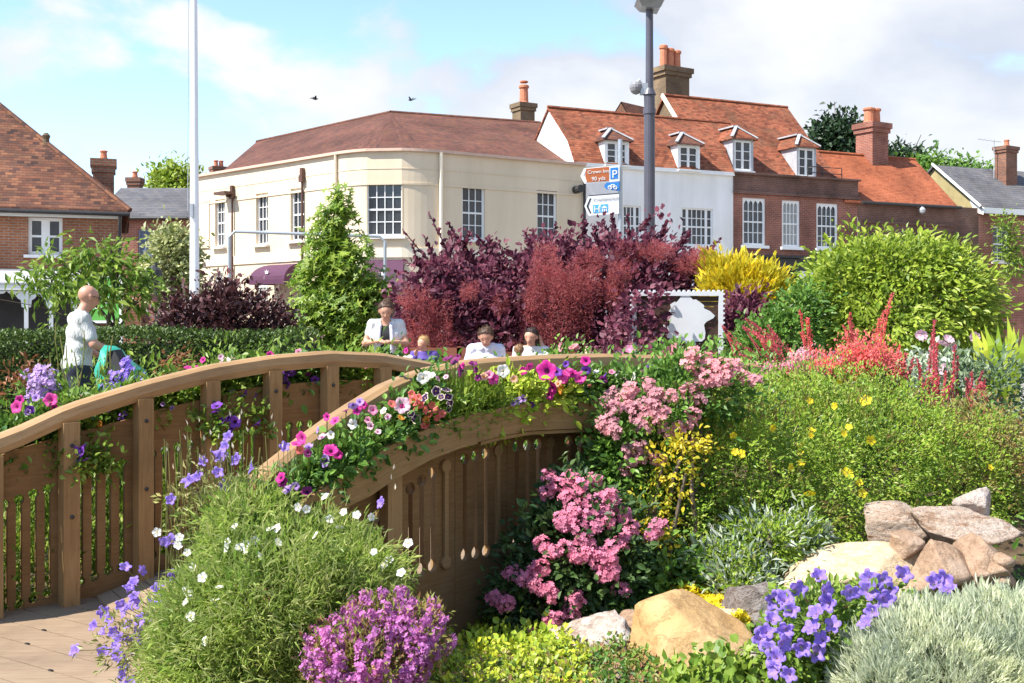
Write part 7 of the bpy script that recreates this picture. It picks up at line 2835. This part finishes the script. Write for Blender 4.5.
# ================================================================== left bed behind the far rail
shrub('grassy_edging', 'fresh grassy edging growing close behind the far rail and showing through its slots', 'plant',
      [(*(far.at(l) + far.nor(l) * -.42), .22, .26, .22, .42) for l in np.linspace(.2, 3.2, 9)], G['bright'], 6500, .075, T_NEEDLE, .16, ground=.0, up=1., rand=.5, stems=False)
shrub('bedding_greenery', 'tall grassy greenery behind the slots of the far rail', 'plant', [(-2.6, 7.0, .35, .8, .5, .45), (-1.6, 7.6, .4, .8, .5, .5), (-.6, 8.3, .4, .8, .5, .5), (-3.4, 6.7, .35, .7, .5, .45)], G['bright'], 9000, .08, T_NEEDLE, .16, ground=0, up=1., rand=.5, stems=False)
for i, (px, py, Y, w_, h_, lab) in enumerate([(42, 385, 7.0, 30, 50, 'lilac phlox head left of the man above the low handrail'), (126, 382, 7.4, 40, 52, 'tall violet phlox in front of the green tarpaulin')]):
    lb = [lobe_px(px, py + 30, Y, w_ + 10, 60, .18), (plant_xy(px, Y), Y, .5, .2, .15, .5)]
    t, p, nn = shrub('phlox', lab, 'plant', lb, G['green'], 900, .05, T_LEAF, .3, ground=0)
    a = Acc()
    l = lobe_px(px, py, Y - .1, w_, h_, .12)
    cc = on_lobes([l], 26, (.3, 1.0), .2)[0]
    clusters(a, cc, T_BLOOM5, 16, .045, .017)
    a.build('flower_heads', B['phlox'] if i == 0 else B['bell'], t)
planter('petunia_plant', 'vivid magenta petunias among green leaves at the left edge above the handrail', 'plant', far, (10, 64), -.3, lambda l: fh(l) - .1, [(51, 400, 'hotpink', .04), (54, 408, 'magenta', .03), (17, 407, 'hotpink', .034), (30, 410, 'violet', .026), (20, 400, 'magenta', .024), (28, 412, 'lilac', .022), (82, 398, 'pink', .02), (36, 398, 'lilac', .024)], G['sapling'], 1300, .18, .045, .45)
shrub('rust_leaved_plant', 'rusty bronze-leaved plant left of the lilac phlox', 'plant', [lobe_px(24, 380, 7.6, 22, 22, .1)], G['rust'], 220, .05, T_LEAF, .35)
shrub('rust_leaved_plant', 'rusty bronze-leaved tuft between the tarpaulin and the handrail', 'plant', [lobe_px(175, 366, 8.5, 26, 14, .12)], G['rust'], 300, .045, T_LEAF, .35)
shrub('leafy_border', 'mixed green leafy border below the man behind the far handrail', 'plant', [lobe_px(75, 408, 7.3, 80, 44, .22), lobe_px(150, 385, 7.8, 70, 40, .25), lobe_px(95, 412, 7.0, 60, 36, .2), lobe_px(240, 368, 8.6, 120, 30, .3), lobe_px(350, 362, 9, 120, 30, .3), (-2.8, 7.4, .5, .7, .3, .5), (-1.6, 8.4, .45, .9, .3, .5)], G['sapling'], 5200, .055, T_LEAF, .4, ground=0)
t = thing('arching_grass', 'arching pale striped grass beside the green tarpaulin', 'plant', (plant_xy(140, 9.5), 9.5, 0))
a = Acc()
for i in range(46):
    base_ = np.array([plant_xy(138, 9.5) + R.uniform(-.1, .1), 9.5 + R.uniform(-.1, .1), .55])
    th = R.uniform(0, 6.28)
    out_ = np.array([math.cos(th), math.sin(th) * .6, 0])
    L = R.uniform(.35, .65)
    prev = base_
    for k in range(4):
        f = (k + 1) / 4
        q = base_ + out_ * L * f * .8 + np.array([0, 0, L * (1.1 * f - .65 * f * f)])
        stalks(a, [prev], [q], .010 * (1.1 - f * .8))
        prev = q
a.build('blades', G['varieg'], t)
t = thing('tall_budded_stems', 'tall thin budded stems growing in front of the man', 'plant', (plant_xy(80, 8.2), 8.2, 0))
a = Acc()
bp = []
for (bx_, by_), (tx_, ty_) in [((62, 395), (56, 322)), ((70, 395), (66, 345)), ((90, 400), (108, 345)), ((85, 400), (74, 352)), ((98, 405), (113, 335)), ((58, 395), (50, 352)), ((78, 395), (84, 330)), ((92, 395), (100, 362)), ((66, 392), (60, 336))]:
    A0, B0 = P(bx_, by_ + 40, 8.2), P(tx_, ty_, 8.2)
    pts = wander(A0, B0, 7, .02)
    stalks(a, pts[:-1], pts[1:], .006)
    for k in range(10):
        f = R.uniform(.35, 1)
        bp.append(A0 + (B0 - A0) * f + NR.normal(size=3) * .03)
bp = np.array(bp)
x, y, z = basis(unit(rnd(len(bp)) + [0, 0, 1]), rnd(len(bp)))
a.add(T_LEAF, bp, x, y, z, .014, .04, .03, 1)
a.build('stems', [G['straw'], G['sapling']], t)
shrub('green_filler_plant', 'low green plants between the picnic tables and the near planter', 'plant', [lobe_px(470, 385, 8, 100, 30, .3), lobe_px(560, 380, 8, 100, 30, .3), lobe_px(640, 385, 7.5, 80, 50, .3), (0, 8, .4, .9, .3, .4)], G['green'], 3000, .055, T_OVAL, .5, ground=0)
t, p, nn = shrub('dark_backing_shrub', 'dark purple-green shrub in the shade under the smoke bush', 'shrub', [lobe_px(640, 345, 14.6, 60, 60, .4), lobe_px(625, 365, 14.4, 60, 40, .4)], G['purple'], 2600, .075, T_OVAL, .6)

# ================================================================== people
M['skin'] = m_plain('skin', (.56, .29, .19), .5, .08, 8)
M['skin2'] = m_plain('skin_ruddy', (.54, .27, .18), .5, .08, 8)
M['tshirt'] = m_cloth('grey_white_cotton', (.55, .55, .535))
M['whitecloth'] = m_cloth('white_knit', (.68, .68, .67))
M['hood'] = m_cloth('pale_lilac_white_fleece', (.64, .64, .72))
M['blackcloth'] = m_plain('black_cotton', (.018, .018, .020), .8, .2, 9)
M['navy'] = m_plain('dark_navy_denim', (.022, .026, .045), .8, .2, 9)
M['purplecloth'] = m_plain('blue_violet_cotton', (.10, .06, .28), .8, .15, 9)
M['hairbr'] = m_plain('brown_hair', (.10, .055, .030), .55, .35, 30, bstr=.6)
M['hairdk'] = m_plain('dark_brown_hair', (.035, .018, .014), .5, .35, 30, bstr=.6)
M['hairbl'] = m_plain('blond_hair', (.52, .33, .14), .55, .25, 30, bstr=.6)
M['hairlb'] = m_plain('light_brown_hair', (.30, .17, .08), .55, .25, 30, bstr=.6)
M['specs'] = m_plain('spectacle_frames', (.02, .018, .018), .3, .1, 5)
M['eyem'] = m_plain('eye_dark', (.03, .02, .015), .2, .1, 5)
M['lip'] = m_plain('lips', (.45, .16, .13), .5, .1, 5)
M['shoe'] = m_plain('dark_shoe', (.03, .025, .02), .5, .2, 6)


def V3(*a):
    return np.array(a, float)


class Body:
    """joints in local metres, facing -Y; .parts is the whole figure as tapered capsules"""

    def __init__(s, pel, chest, neck, head, sh, hips, elb, wri, kne, ank, look=(0, -1, 0), k=1., handdir=None, curl=.5):
        s.pel, s.chest, s.neck, s.head = map(lambda q: np.array(q, float), (pel, chest, neck, head))
        s.sh, s.hips, s.elb, s.wri, s.kne, s.ank = [[np.array(q, float) for q in j] for j in (sh, hips, elb, wri, kne, ank)]
        s.look = nrm(look)
        s.k = k
        c = k
        P_ = []
        ax = nrm(s.sh[1] - s.sh[0])
        mid = (s.pel + s.chest) / 2
        for q, w_, r in ((s.pel, .085, .105), (mid, .07, .098), (s.chest, .085, .108)):
            P_.append(('c', q - ax * w_ * c, q + ax * w_ * c, r * c, r * c))
        P_.append(('c', s.pel, s.chest, .11 * c, .11 * c))
        P_.append(('c', s.sh[0], s.sh[1], .058 * c, .058 * c))
        P_.append(('c', s.chest, s.neck - (s.neck - s.chest) * .1, .1 * c, .06 * c))
        P_.append(('c', s.neck, s.head - V3(0, 0, .04) * c, .056 * c, .052 * c))
        s.torso = list(P_[:-1])
        s.legs = []
        for i in (0, 1):
            s.legs += [('c', s.hips[i], s.kne[i], .088 * c, .058 * c), ('c', s.kne[i], s.ank[i], .056 * c, .037 * c)]
        s.feet = []
        for i in (0, 1):
            f = nrm(V3(s.look[0], s.look[1], 0)) if abs(s.look[2]) < .9 else V3(0, -1, 0)
            f = V3(0, -1, 0)
            s.feet.append(('c', s.ank[i] + V3(0, .03, -.03) * c, s.ank[i] + f * .15 * c + V3(0, 0, -.045) * c, .04 * c, .032 * c))
        s.uparm = [('c', s.sh[i], s.elb[i], .050 * c, .040 * c) for i in (0, 1)]
        s.foarm = [('c', s.elb[i], s.wri[i], .040 * c, .026 * c) for i in (0, 1)]
        s.hands = []
        for i in (0, 1):
            d = nrm(s.wri[i] - s.elb[i]) if handdir is None or handdir[i] is None else nrm(handdir[i])
            side = nrm(np.cross(d, V3(0, 0, 1)) + V3(1e-3, 0, 0))
            pn = nrm(np.cross(side, d))
            if pn[2] > 0:
                pn = -pn
            w0 = s.wri[i]
            s.hands.append(('c', w0, w0 + d * .045 * c, .024 * c, .028 * c, .01))
            for j, (o, L) in enumerate(((-.027, .062), (-.009, .072), (.009, .068), (.027, .052))):
                b = w0 + (d * .075 + side * o) * c
                s.hands.append(('c', w0 + (d * .03 + side * o * .7) * c, b, .013 * c, .0105 * c, .006))
                m1 = b + (d * (1 - curl * .4) + pn * curl * .8) * L * .5 * c
                m2 = m1 + (d * (1 - curl) + pn * curl * 1.1) * L * .5 * c
                s.hands.append(('c', b, m1, .0105 * c, .0095 * c, .005))
                s.hands.append(('c', m1, m2, .0095 * c, .008 * c, .004))
            sg = 1 if i == 0 else -1
            tb = w0 + (d * .025 + side * sg * .028) * c
            s.hands.append(('c', tb, tb + (d * .03 + side * sg * .018 + pn * .012) * c, .013 * c, .011 * c, .006))
            s.hands.append(('c', tb + (d * .03 + side * sg * .018 + pn * .012) * c, tb + (d * .055 + side * sg * .012 + pn * .024) * c, .011 * c, .009 * c, .004))
        # head
        L_ = s.look
        R_ = nrm(np.cross(L_, V3(0, 0, 1)))
        U_ = np.cross(R_, L_)
        s.R, s.U = R_, U_
        h = s.head
        s.headp = [('c', h + (U_ * .03 + L_ * -.012) * c, h + (U_ * .022 + L_ * .012) * c, .086 * c, .082 * c),
                   ('c', h + (U_ * -.04 + L_ * .035) * c, h + (U_ * -.068 + L_ * .05) * c, .052 * c, .036 * c),
                   ('c', h + (L_ * .02 + U_ * .01) * c, h + (L_ * .045 - U_ * .02) * c, .07 * c, .055 * c),
                   ('c', h + (L_ * .088 + U_ * .012) * c, h + (L_ * .108 - U_ * .022) * c, .008 * c, .014 * c, .012)]
        for sg in (-1, 1):
            s.headp.append(('c', h + (R_ * .084 * sg + U_ * .016 + L_ * -.008) * c, h + (R_ * .084 * sg - U_ * .022 + L_ * .004) * c, .017 * c, .011 * c, .005))
        s.parts = s.torso + [P_[-1]] + s.legs + s.feet + s.uparm + s.foarm + s.hands + s.headp

    def grow(s, parts, e):
        return [('c', p[1], p[2], p[3] + e, p[4] + e) for p in parts]


def cut(p, f0, f1):
    """the stretch f0..f1 of a capsule"""
    a, b = p[1], p[2]
    return ('c', a + (b - a) * f0, a + (b - a) * f1, p[3] + (p[4] - p[3]) * f0, p[3] + (p[4] - p[3]) * f1)


def face(b, t, rz, at, scale=1., brow='hairbr'):
    c = b.k
    fr = []
    for sg in (-1, 1):
        q = b.head + (b.look * .083 + b.R * .031 * sg + b.U * .012) * c
        fr.append(('c', q - b.R * .007 * c, q + b.R * .007 * c, .0068 * c, .0068 * c))
    for i, e in enumerate(fr):
        sdf_obj('eye', [e], M['eyem'], t, rz, at, .004, .004, scale=scale)
    for sg in (-1, 1):
        q = b.head + (b.look * .088 + b.R * .031 * sg + b.U * .033) * c
        sdf_obj('eyebrow', [('c', q - b.R * .014 * c, q + b.R * .014 * c, .004 * c, .004 * c)], M[brow], t, rz, at, .004, .004, scale=scale)
    q = b.head + (b.look * .086 - b.U * .052) * c
    sdf_obj('mouth', [('c', q - b.R * .02 * c, q + b.R * .02 * c, .009 * c, .009 * c)], M['lip'], t, rz, at, .004, .004, scale=scale)


def hair(b, t, mat, rz, at, e=.014, extra=(), front=.035, low=-.02, scale=1.):
    h, L_, U_ = b.head, b.look, b.U
    c = b.k
    pr = [(p[0], p[1], p[2], p[3] + e * c, p[4] + e * c) for p in b.headp[:1]] + [('c', h + (L_ * -.03 + U_ * .01) * c, h + (L_ * -.035 - U_ * .04) * c, .075 * c, .06 * c)] + list(extra)

    def clip(X, Y, Z):
        f = (X - h[0]) * L_[0] + (Y - h[1]) * L_[1] + (Z - h[2]) * L_[2]
        u = (X - h[0]) * U_[0] + (Y - h[1]) * U_[1] + (Z - h[2]) * U_[2]
        return np.minimum(np.maximum(f - front * c, low * c - u), 1) if not extra else np.maximum(f - front * c, -9)
    # hairline: hair only above the brow in front, lower behind
    def clip2(X, Y, Z):
        f = (X - h[0]) * L_[0] + (Y - h[1]) * L_[1] + (Z - h[2]) * L_[2]
        u = (X - h[0]) * U_[0] + (Y - h[1]) * U_[1] + (Z - h[2]) * U_[2]
        return (f * .8 - u * .62 + .012 * c) if not extra else np.minimum(f * .8 - u * .62 + .012 * c, f + .0)
    o = sdf_obj('hair', pr, M[mat], t, rz, at, .008, .012, clip2, scale=scale)
    k = len(o.data.vertices)                       # loose strands lying over the mass
    V = np.empty(k * 3)
    o.data.vertices.foreach_get('co', V)
    V = V.reshape(-1, 3) + ROOT[t.name]
    i = NR.integers(0, k, 420)
    cr, sr = math.cos(rz), math.sin(rz)
    hw = np.array([h[0] * cr - h[1] * sr, h[0] * sr + h[1] * cr, h[2]]) * scale + np.array(at, float)
    out = unit(V[i] - hw)
    d = unit(out * .25 + rnd(len(i)) * .45 - np.array([0, 0, .9]) + np.array([0, .25, 0]))
    x, y, z = basis(d, out)
    a = Acc()
    s_ = NR.uniform(.03, .075, len(i)) * c
    a.add(T_NEEDLE, V[i] + out * .003 - d * s_[:, None] * .4, x, y, z, .006 * c, s_, s_ * .3)
    a.build('hair_strands', M[mat], o)
    return o


STAND = dict(pel=(0, 0, .93), chest=(0, -.01, 1.24), neck=(0, .01, 1.42), head=(0, -.02, 1.585), hips=[(-.09, 0, .9), (.09, 0, .9)], kne=[(-.10, -.02, .49), (.10, -.02, .49)], ank=[(-.11, .02, .085), (.11, .02, .085)], sh=[(-.165, 0, 1.385), (.165, 0, 1.385)])

# ---- man on the left, seen from behind, turned to the right, bending his arms to the tarpaulin
at = (plant_xy(77, 11.4), 11.4, 0)
rz = 2.15                      # local -Y turned to face +X and away
man = thing('person', 'bald man in pale grey T-shirt and glasses standing before the hedge, back turned', 'person', at)
b = Body(**dict(STAND, chest=(0, -.035, 1.24), neck=(0, -.04, 1.42), head=(0, -.10, 1.57), sh=[(-.17, -.02, 1.365), (.17, -.02, 1.365)]), elb=[(-.25, -.10, 1.13), (.24, -.06, 1.12)], wri=[(-.20, -.33, 1.04), (.16, -.29, .98)], look=(.12, -1, -.25), curl=.7)
S_ = 1.09
sdf_obj('body', b.parts, M['skin2'], man, rz, at, .012, .02, scale=S_)
sl_ = [cut(b.uparm[0], 0, .72), cut(b.uparm[1], 0, .72)]
sdf_obj('t_shirt', b.grow(b.torso, .012) + b.grow(sl_, .016) + [('c', V3(-.075, 0, .94), V3(.075, 0, .94), .125, .125)], M['tshirt'], man, rz, at, .012, .03, lambda X, Y, Z: np.maximum(.885 - Z, Z - 1.465), scale=S_)
sdf_obj('trousers', b.grow(b.legs, .018) + [('c', b.pel - V3(.09, 0, .02), b.pel + V3(.09, 0, -.02), .12, .12)], M['navy'], man, rz, at, .014, .03, lambda X, Y, Z: np.maximum(Z - .95, .10 - Z), scale=S_)
sdf_obj('shoes', [(p[0], p[1], p[2], p[3] + .008, p[4] + .012) for p in b.feet], M['shoe'], man, rz, at, .012, .01, lambda X, Y, Z: .003 - Z, scale=S_)
face(b, man, rz, at, S_)
c_, s_ = math.cos(rz), math.sin(rz)
rot = lambda q: V3(q[0] * c_ - q[1] * s_, q[0] * s_ + q[1] * c_, q[2]) * S_ + V3(*at)
m_ = MB()
h = b.head
for sg in (-1, 1):
    cc = h + b.look * .098 + b.R * .033 * sg + b.U * .012
    m_.tube([rot(cc + b.R * .026 * math.cos(a) + b.U * .018 * math.sin(a)) for a in np.linspace(0, 2 * PI, 13)], .0035, 5, cap=False)
    m_.tube([rot(h + b.look * .098 + b.R * .06 * sg + b.U * .018), rot(h + b.look * .05 + b.R * .088 * sg + b.U * .018), rot(h + b.look * -.01 + b.R * .09 * sg + b.U * .012)], .0035, 5)
m_.tube([rot(h + b.look * .104 - b.R * .008 + b.U * .014), rot(h + b.look * .104 + b.R * .008 + b.U * .014)], .0035, 5)
m_.build('glasses', M['specs'], man)

# green tarpaulin bag he is holding
tp = thing('tarpaulin_bag', 'green tarpaulin sack with a dark opening held by the bald man', 'bag', (plant_xy(120, 10.9), 10.9, 0))
M['tarp'] = m_plain('green_tarpaulin', (.015, .30, .20), .45, .25, 5, bstr=.5)
Yt = 10.85
ol = [(101, 352), (106, 345), (114, 346), (122, 352), (132, 362), (142, 370), (149, 380), (146, 386), (138, 384), (134, 392), (128, 405), (122, 410), (112, 412), (105, 412), (100, 400), (98, 385), (99, 368)]
c0 = P(118, 378, Yt)
rings = []
for k, (sc_, dy) in enumerate(((.0, -.30), (.5, -.27), (.85, -.16), (1.0, 0), (.85, .18), (.5, .28), (.0, .32))):
    rg = []
    for j, q in enumerate(ol):
        p = P(q[0], q[1], Yt)
        v = c0 + (p - c0) * sc_ + np.array([0, dy + .05 * math.sin(j * 2.1 + k), 0])
        rg.append(v)
    rings.append(rg)
m_ = MB()
for k in range(len(rings) - 1):
    for j in range(len(ol)):
        q = (j + 1) % len(ol)
        m_.poly([rings[k][j], rings[k][q], rings[k + 1][q], rings[k + 1][j]])
m_.build('sack', M['tarp'], tp, smooth=True, weld=True)
m_ = MB()
op = [(107, 352), (113, 350), (119, 358), (124, 372), (121, 386), (113, 398), (106, 402), (104, 385), (105, 366)]
fr_ = [P(a, b_, Yt - .36) + np.array([0, .03 * math.sin(i * 1.7), 0]) for i, (a, b_) in enumerate(op)]
bk_ = [q + np.array([0, .2, 0]) for q in fr_]
m_.hexa(bk_[::-1], fr_[::-1])
m_.build('opening', M['blackcloth'], tp)

# ---- woman standing, looking down at her hands
at = (plant_xy(386, 14.4), 14.4, 0)
wo = thing('person', 'woman standing in white cardigan over black top looking down at her hands', 'person', at)
b = Body(**dict(STAND, neck=(0, -.02, 1.42), head=(0, -.075, 1.56)), elb=[(-.265, -.03, 1.15), (.265, -.03, 1.15)], wri=[(-.085, -.24, 1.18), (.075, -.24, 1.165)], look=(.08, -1, -.55), handdir=[(1, -.25, .0), (-1, -.25, .1)], curl=.6)
S_ = 1.02
rz = .05
sdf_obj('body', b.parts, M['skin'], wo, rz, at, .011, .02, scale=S_)
sdf_obj('top', b.grow(b.torso, .012), M['blackcloth'], wo, rz, at, .012, .03, lambda X, Y, Z: np.maximum(np.maximum(Z - 1.37 - .12 * np.abs(X), .80 - Z), -9), scale=S_)
sl_ = [cut(b.uparm[0], 0, .45), cut(b.uparm[1], 0, .45)]
sdf_obj('cardigan', b.grow(b.torso, .019) + b.grow(sl_, .016), M['whitecloth'], wo, rz, at, .011, .03,
        lambda X, Y, Z: np.maximum(np.maximum(Z - 1.46, .80 - Z), np.where(Y < 0.02, .062 - np.abs(X - .004), -9)), scale=S_)
m_ = []
for sg in (-1, 1):
    sdf_obj('scarf_end', [('c', V3(.055 * sg, .02, 1.445), V3(.075 * sg, -.11, 1.36), .024, .024), ('c', V3(.075 * sg, -.11, 1.36), V3(.085 * sg, -.15, 1.15), .024, .024), ('c', V3(.085 * sg, -.15, 1.15), V3(.088 * sg, -.145, .86), .024, .027)], M['hood'], wo, rz, at, .01, .02, scale=S_)
sdf_obj('trousers', b.grow(b.legs, .018) + [('c', b.pel - V3(.09, 0, .02), b.pel + V3(.09, 0, -.02), .118, .118)], M['blackcloth'], wo, rz, at, .014, .03, lambda X, Y, Z: np.maximum(Z - .92, .10 - Z), scale=S_)
sdf_obj('shoes', [(p[0], p[1], p[2], p[3] + .008, p[4] + .012) for p in b.feet], M['shoe'], wo, rz, at, .012, .01, lambda X, Y, Z: .003 - Z, scale=S_)
face(b, wo, rz, at, S_)
hair(b, wo, 'hairbr', rz, at, .016, [('c', b.head + V3(0, .05, .10), b.head + V3(.02, .06, .12), .055, .05)], scale=S_)

# ---- seated figures on the benches beyond the bridge
def seated(k=1., lean=0., hz_=.47):
    return dict(pel=(0, 0, hz_ + .08 * k), chest=(0, -.04 - lean, hz_ + .38 * k), neck=(0, -.05 - lean * 1.3, hz_ + .55 * k), hips=[(-.09 * k, 0, hz_ + .05), (.09 * k, 0, hz_ + .05)], kne=[(-.13 * k, -.42 * k, hz_ + .04), (.13 * k, -.42 * k, hz_ + .04)],
                ank=[(-.13 * k, -.40 * k, hz_ - .38 * k), (.13 * k, -.40 * k, hz_ - .38 * k)], sh=[(-.17 * k, -.03 - lean, hz_ + .52 * k), (.17 * k, -.03 - lean, hz_ + .52 * k)], k=k)


def sit_person(label, px, Y, topmat, hairmat, look, headoff, elb, wri, k=1., lean=.05, rz=0., hood=False, hair_extra=None, seat=.47, skin='skin', handdir=None, lower='navy', sleeve=1.0):
    at = (plant_xy(px, Y), Y, 0)
    t = thing('person', label, 'person', at)
    J = seated(k, lean, seat)
    b = Body(head=np.array(J['neck']) + np.array(headoff) * k, elb=elb, wri=wri, look=look, handdir=handdir, curl=.6, **J)
    sdf_obj('body', b.parts, M[skin], t, rz, at, .011, .02)
    sl = [cut(p, 0, sleeve if sleeve < 1 else 1) for p in b.uparm] + ([cut(p, 0, .92) for p in b.foarm] if sleeve >= 1 else [])
    extra = []
    if hood:
        extra = [('c', b.neck + V3(-.08, .035, .0), b.neck + V3(.08, .035, .0), .06, .06), ('c', b.neck + V3(-.085, .02, .02), b.neck + V3(-.05, -.07, -.02), .035, .03), ('c', b.neck + V3(.085, .02, .02), b.neck + V3(.05, -.07, -.02), .035, .03)]
    zc = b.neck[2] + (.06 if hood else .015)
    sdf_obj('top', b.grow(b.torso, .016 * k) + b.grow(sl, .017 * k) + extra, M[topmat], t, rz, at, .011, .03, lambda X, Y_, Z: np.maximum(Z - zc, seat - .01 - Z))
    sdf_obj('trousers', b.grow(b.legs, .016 * k), M[lower], t, rz, at, .013, .03, lambda X, Y_, Z: np.maximum(.1 * k + seat - .47 * k - Z, -9))
    sdf_obj('shoes', [(p[0], p[1], p[2], p[3] + .006, p[4] + .008) for p in b.feet], M['shoe'], t, rz, at, .012, .01)
    face(b, t, rz, at)
    hair(b, t, hairmat, rz, at, .015, hair_extra(b) if hair_extra else ())
    return t


# red-brown picnic furniture
M['redwood'] = m_wood('red_brown_stain', (.20, .065, .035), (.30, .11, .06), .55)


def bench(label, px, Y, L, rz=0., back=True, seat=.45):
    x = plant_xy(px, Y)
    t = thing('park_bench', label, 'bench', (x, Y, 0), 'red-brown benches behind the bridge')
    m_ = MB()
    for i in range(4):
        m_.box((x, Y - .15 + .11 * i, seat - .02), (L, .095, .035))
    m_.build('seat', M['redwood'], t)
    if back:
        m_ = MB()
        for i in range(3):
            m_.box((x, Y + .31 + .02 * i, seat + .2 + .13 * i), (L, .03, .105))
        for sx in (-L / 2 + .12, L / 2 - .12):
            m_.box((x + sx, Y + .355, seat + .28), (.06, .04, .5))
        m_.build('backrest', M['redwood'], t)
    for sx in (-L / 2 + .12, L / 2 - .12):
        for sy in (-.12, .24):
            m_ = MB()
            m_.box((x + sx, Y + sy, (seat - .04) / 2), (.07, .06, seat - .04))
            m_.build('leg', M['redwood'], t)
    return t


def ptable(label, px, Y, L, zt, W=.7, name='picnic_table'):
    x = plant_xy(px, Y)
    t = thing(name, label, 'table', (x, Y, 0), 'red-brown tables behind the bridge')
    m_ = MB()
    for i in range(6):
        m_.box((x, Y - W / 2 + W / 12 + W / 6 * i, zt - .02), (L, W / 6 - .01, .04))
    m_.box((x, Y - W / 2 + .05, zt - .09), (L - .1, .03, .1))
    m_.build('tabletop', M['redwood'], t)
    for sx in (-L / 2 + .12, L / 2 - .12):
        for sy in (-W / 2 + .09, W / 2 - .09):
            m_ = MB()
            m_.box((x + sx, Y + sy, (zt - .04) / 2), (.08, .08, zt - .04))
            m_.build('leg', M['redwood'], t)
    return t


bench('red-brown bench with the man in the white hoodie and the dark-haired woman', 505, 14.4, 1.9, seat=.53)
bench('red-brown bench with the blond child sitting on it', 428, 14.0, 1.0, seat=.6)
ptable('long red-brown picnic table in front of the seated man and woman', 500, 13.3, 1.9, .80)
ptable('red-brown table right of the seated group with a paper cup on it', 598, 12.4, .52, 1.06, .5)
sit_person('man sitting in pale hooded sweatshirt with head bowed', 486, 14.35, 'hood', 'hairbr', (-.05, -1, -.6), (0, -.05, .13), [(-.27, -.08, .82), (.27, -.08, .82)], [(-.12, -.34, .89), (.12, -.34, .89)], 1.02, .06, hood=True, seat=.56, skin='skin2')
sit_person('dark-haired woman sitting in white top with one hand raised to her hair', 531, 14.3, 'whitecloth', 'hairdk', (-.45, -1, -.35), (0, -.03, .14), [(-.24, -.14, .84), (.25, -.16, .94)], [(-.10, -.36, .94), (.12, -.10, 1.20)], .95, .06, seat=.60,
           hair_extra=lambda b: [('c', b.head + V3(-.05, .05, .02), b.head + V3(-.09, .03, -.24), .05, .035), ('c', b.head + V3(.06, .06, .02), b.head + V3(.08, .05, -.22), .05, .03), ('c', b.head + V3(0, .06, .02), b.head + V3(0, .07, -.2), .07, .05)], sleeve=.6, handdir=[None, (-.2, 0, 1)])
sit_person('small child with light brown hair in front of the dark-haired woman', 519, 13.95, 'whitecloth', 'hairlb', (.2, 1, -.1), (0, 0, .14), [(-.18, -.08, .70), (.18, -.08, .70)], [(-.08, -.26, .72), (.08, -.26, .72)], .62, .02, seat=.66)
sit_person('blond child in a violet top sitting with a hand at the mouth', 425, 13.95, 'purplecloth', 'hairbl', (-.75, -.75, -.2), (-.02, -.02, .15), [(-.19, -.10, .84), (.18, -.06, .82)], [(-.10, -.2, 1.03), (.06, -.24, .84)], .74, .02, seat=.66, handdir=[(.1, -.1, 1), None])
# paper cup on the table
c0 = V3(plant_xy(588, 12.35), 12.35, 1.0605)
m_ = MB()
m_.lathe(c0, [(.030, 0), (.043, .11), (.046, .112), (.046, .118), (.040, .118), (.038, .10)], 16)
cup = m_.build('paper_cup', m_plain('cream_paper', (.72, .56, .36), .7, .05, 5), None, c0, smooth=False)
tag(cup, 'cream paper cup standing on the red-brown table', 'cup')
c0 = V3(plant_xy(404, 13.6), 13.6, .0)
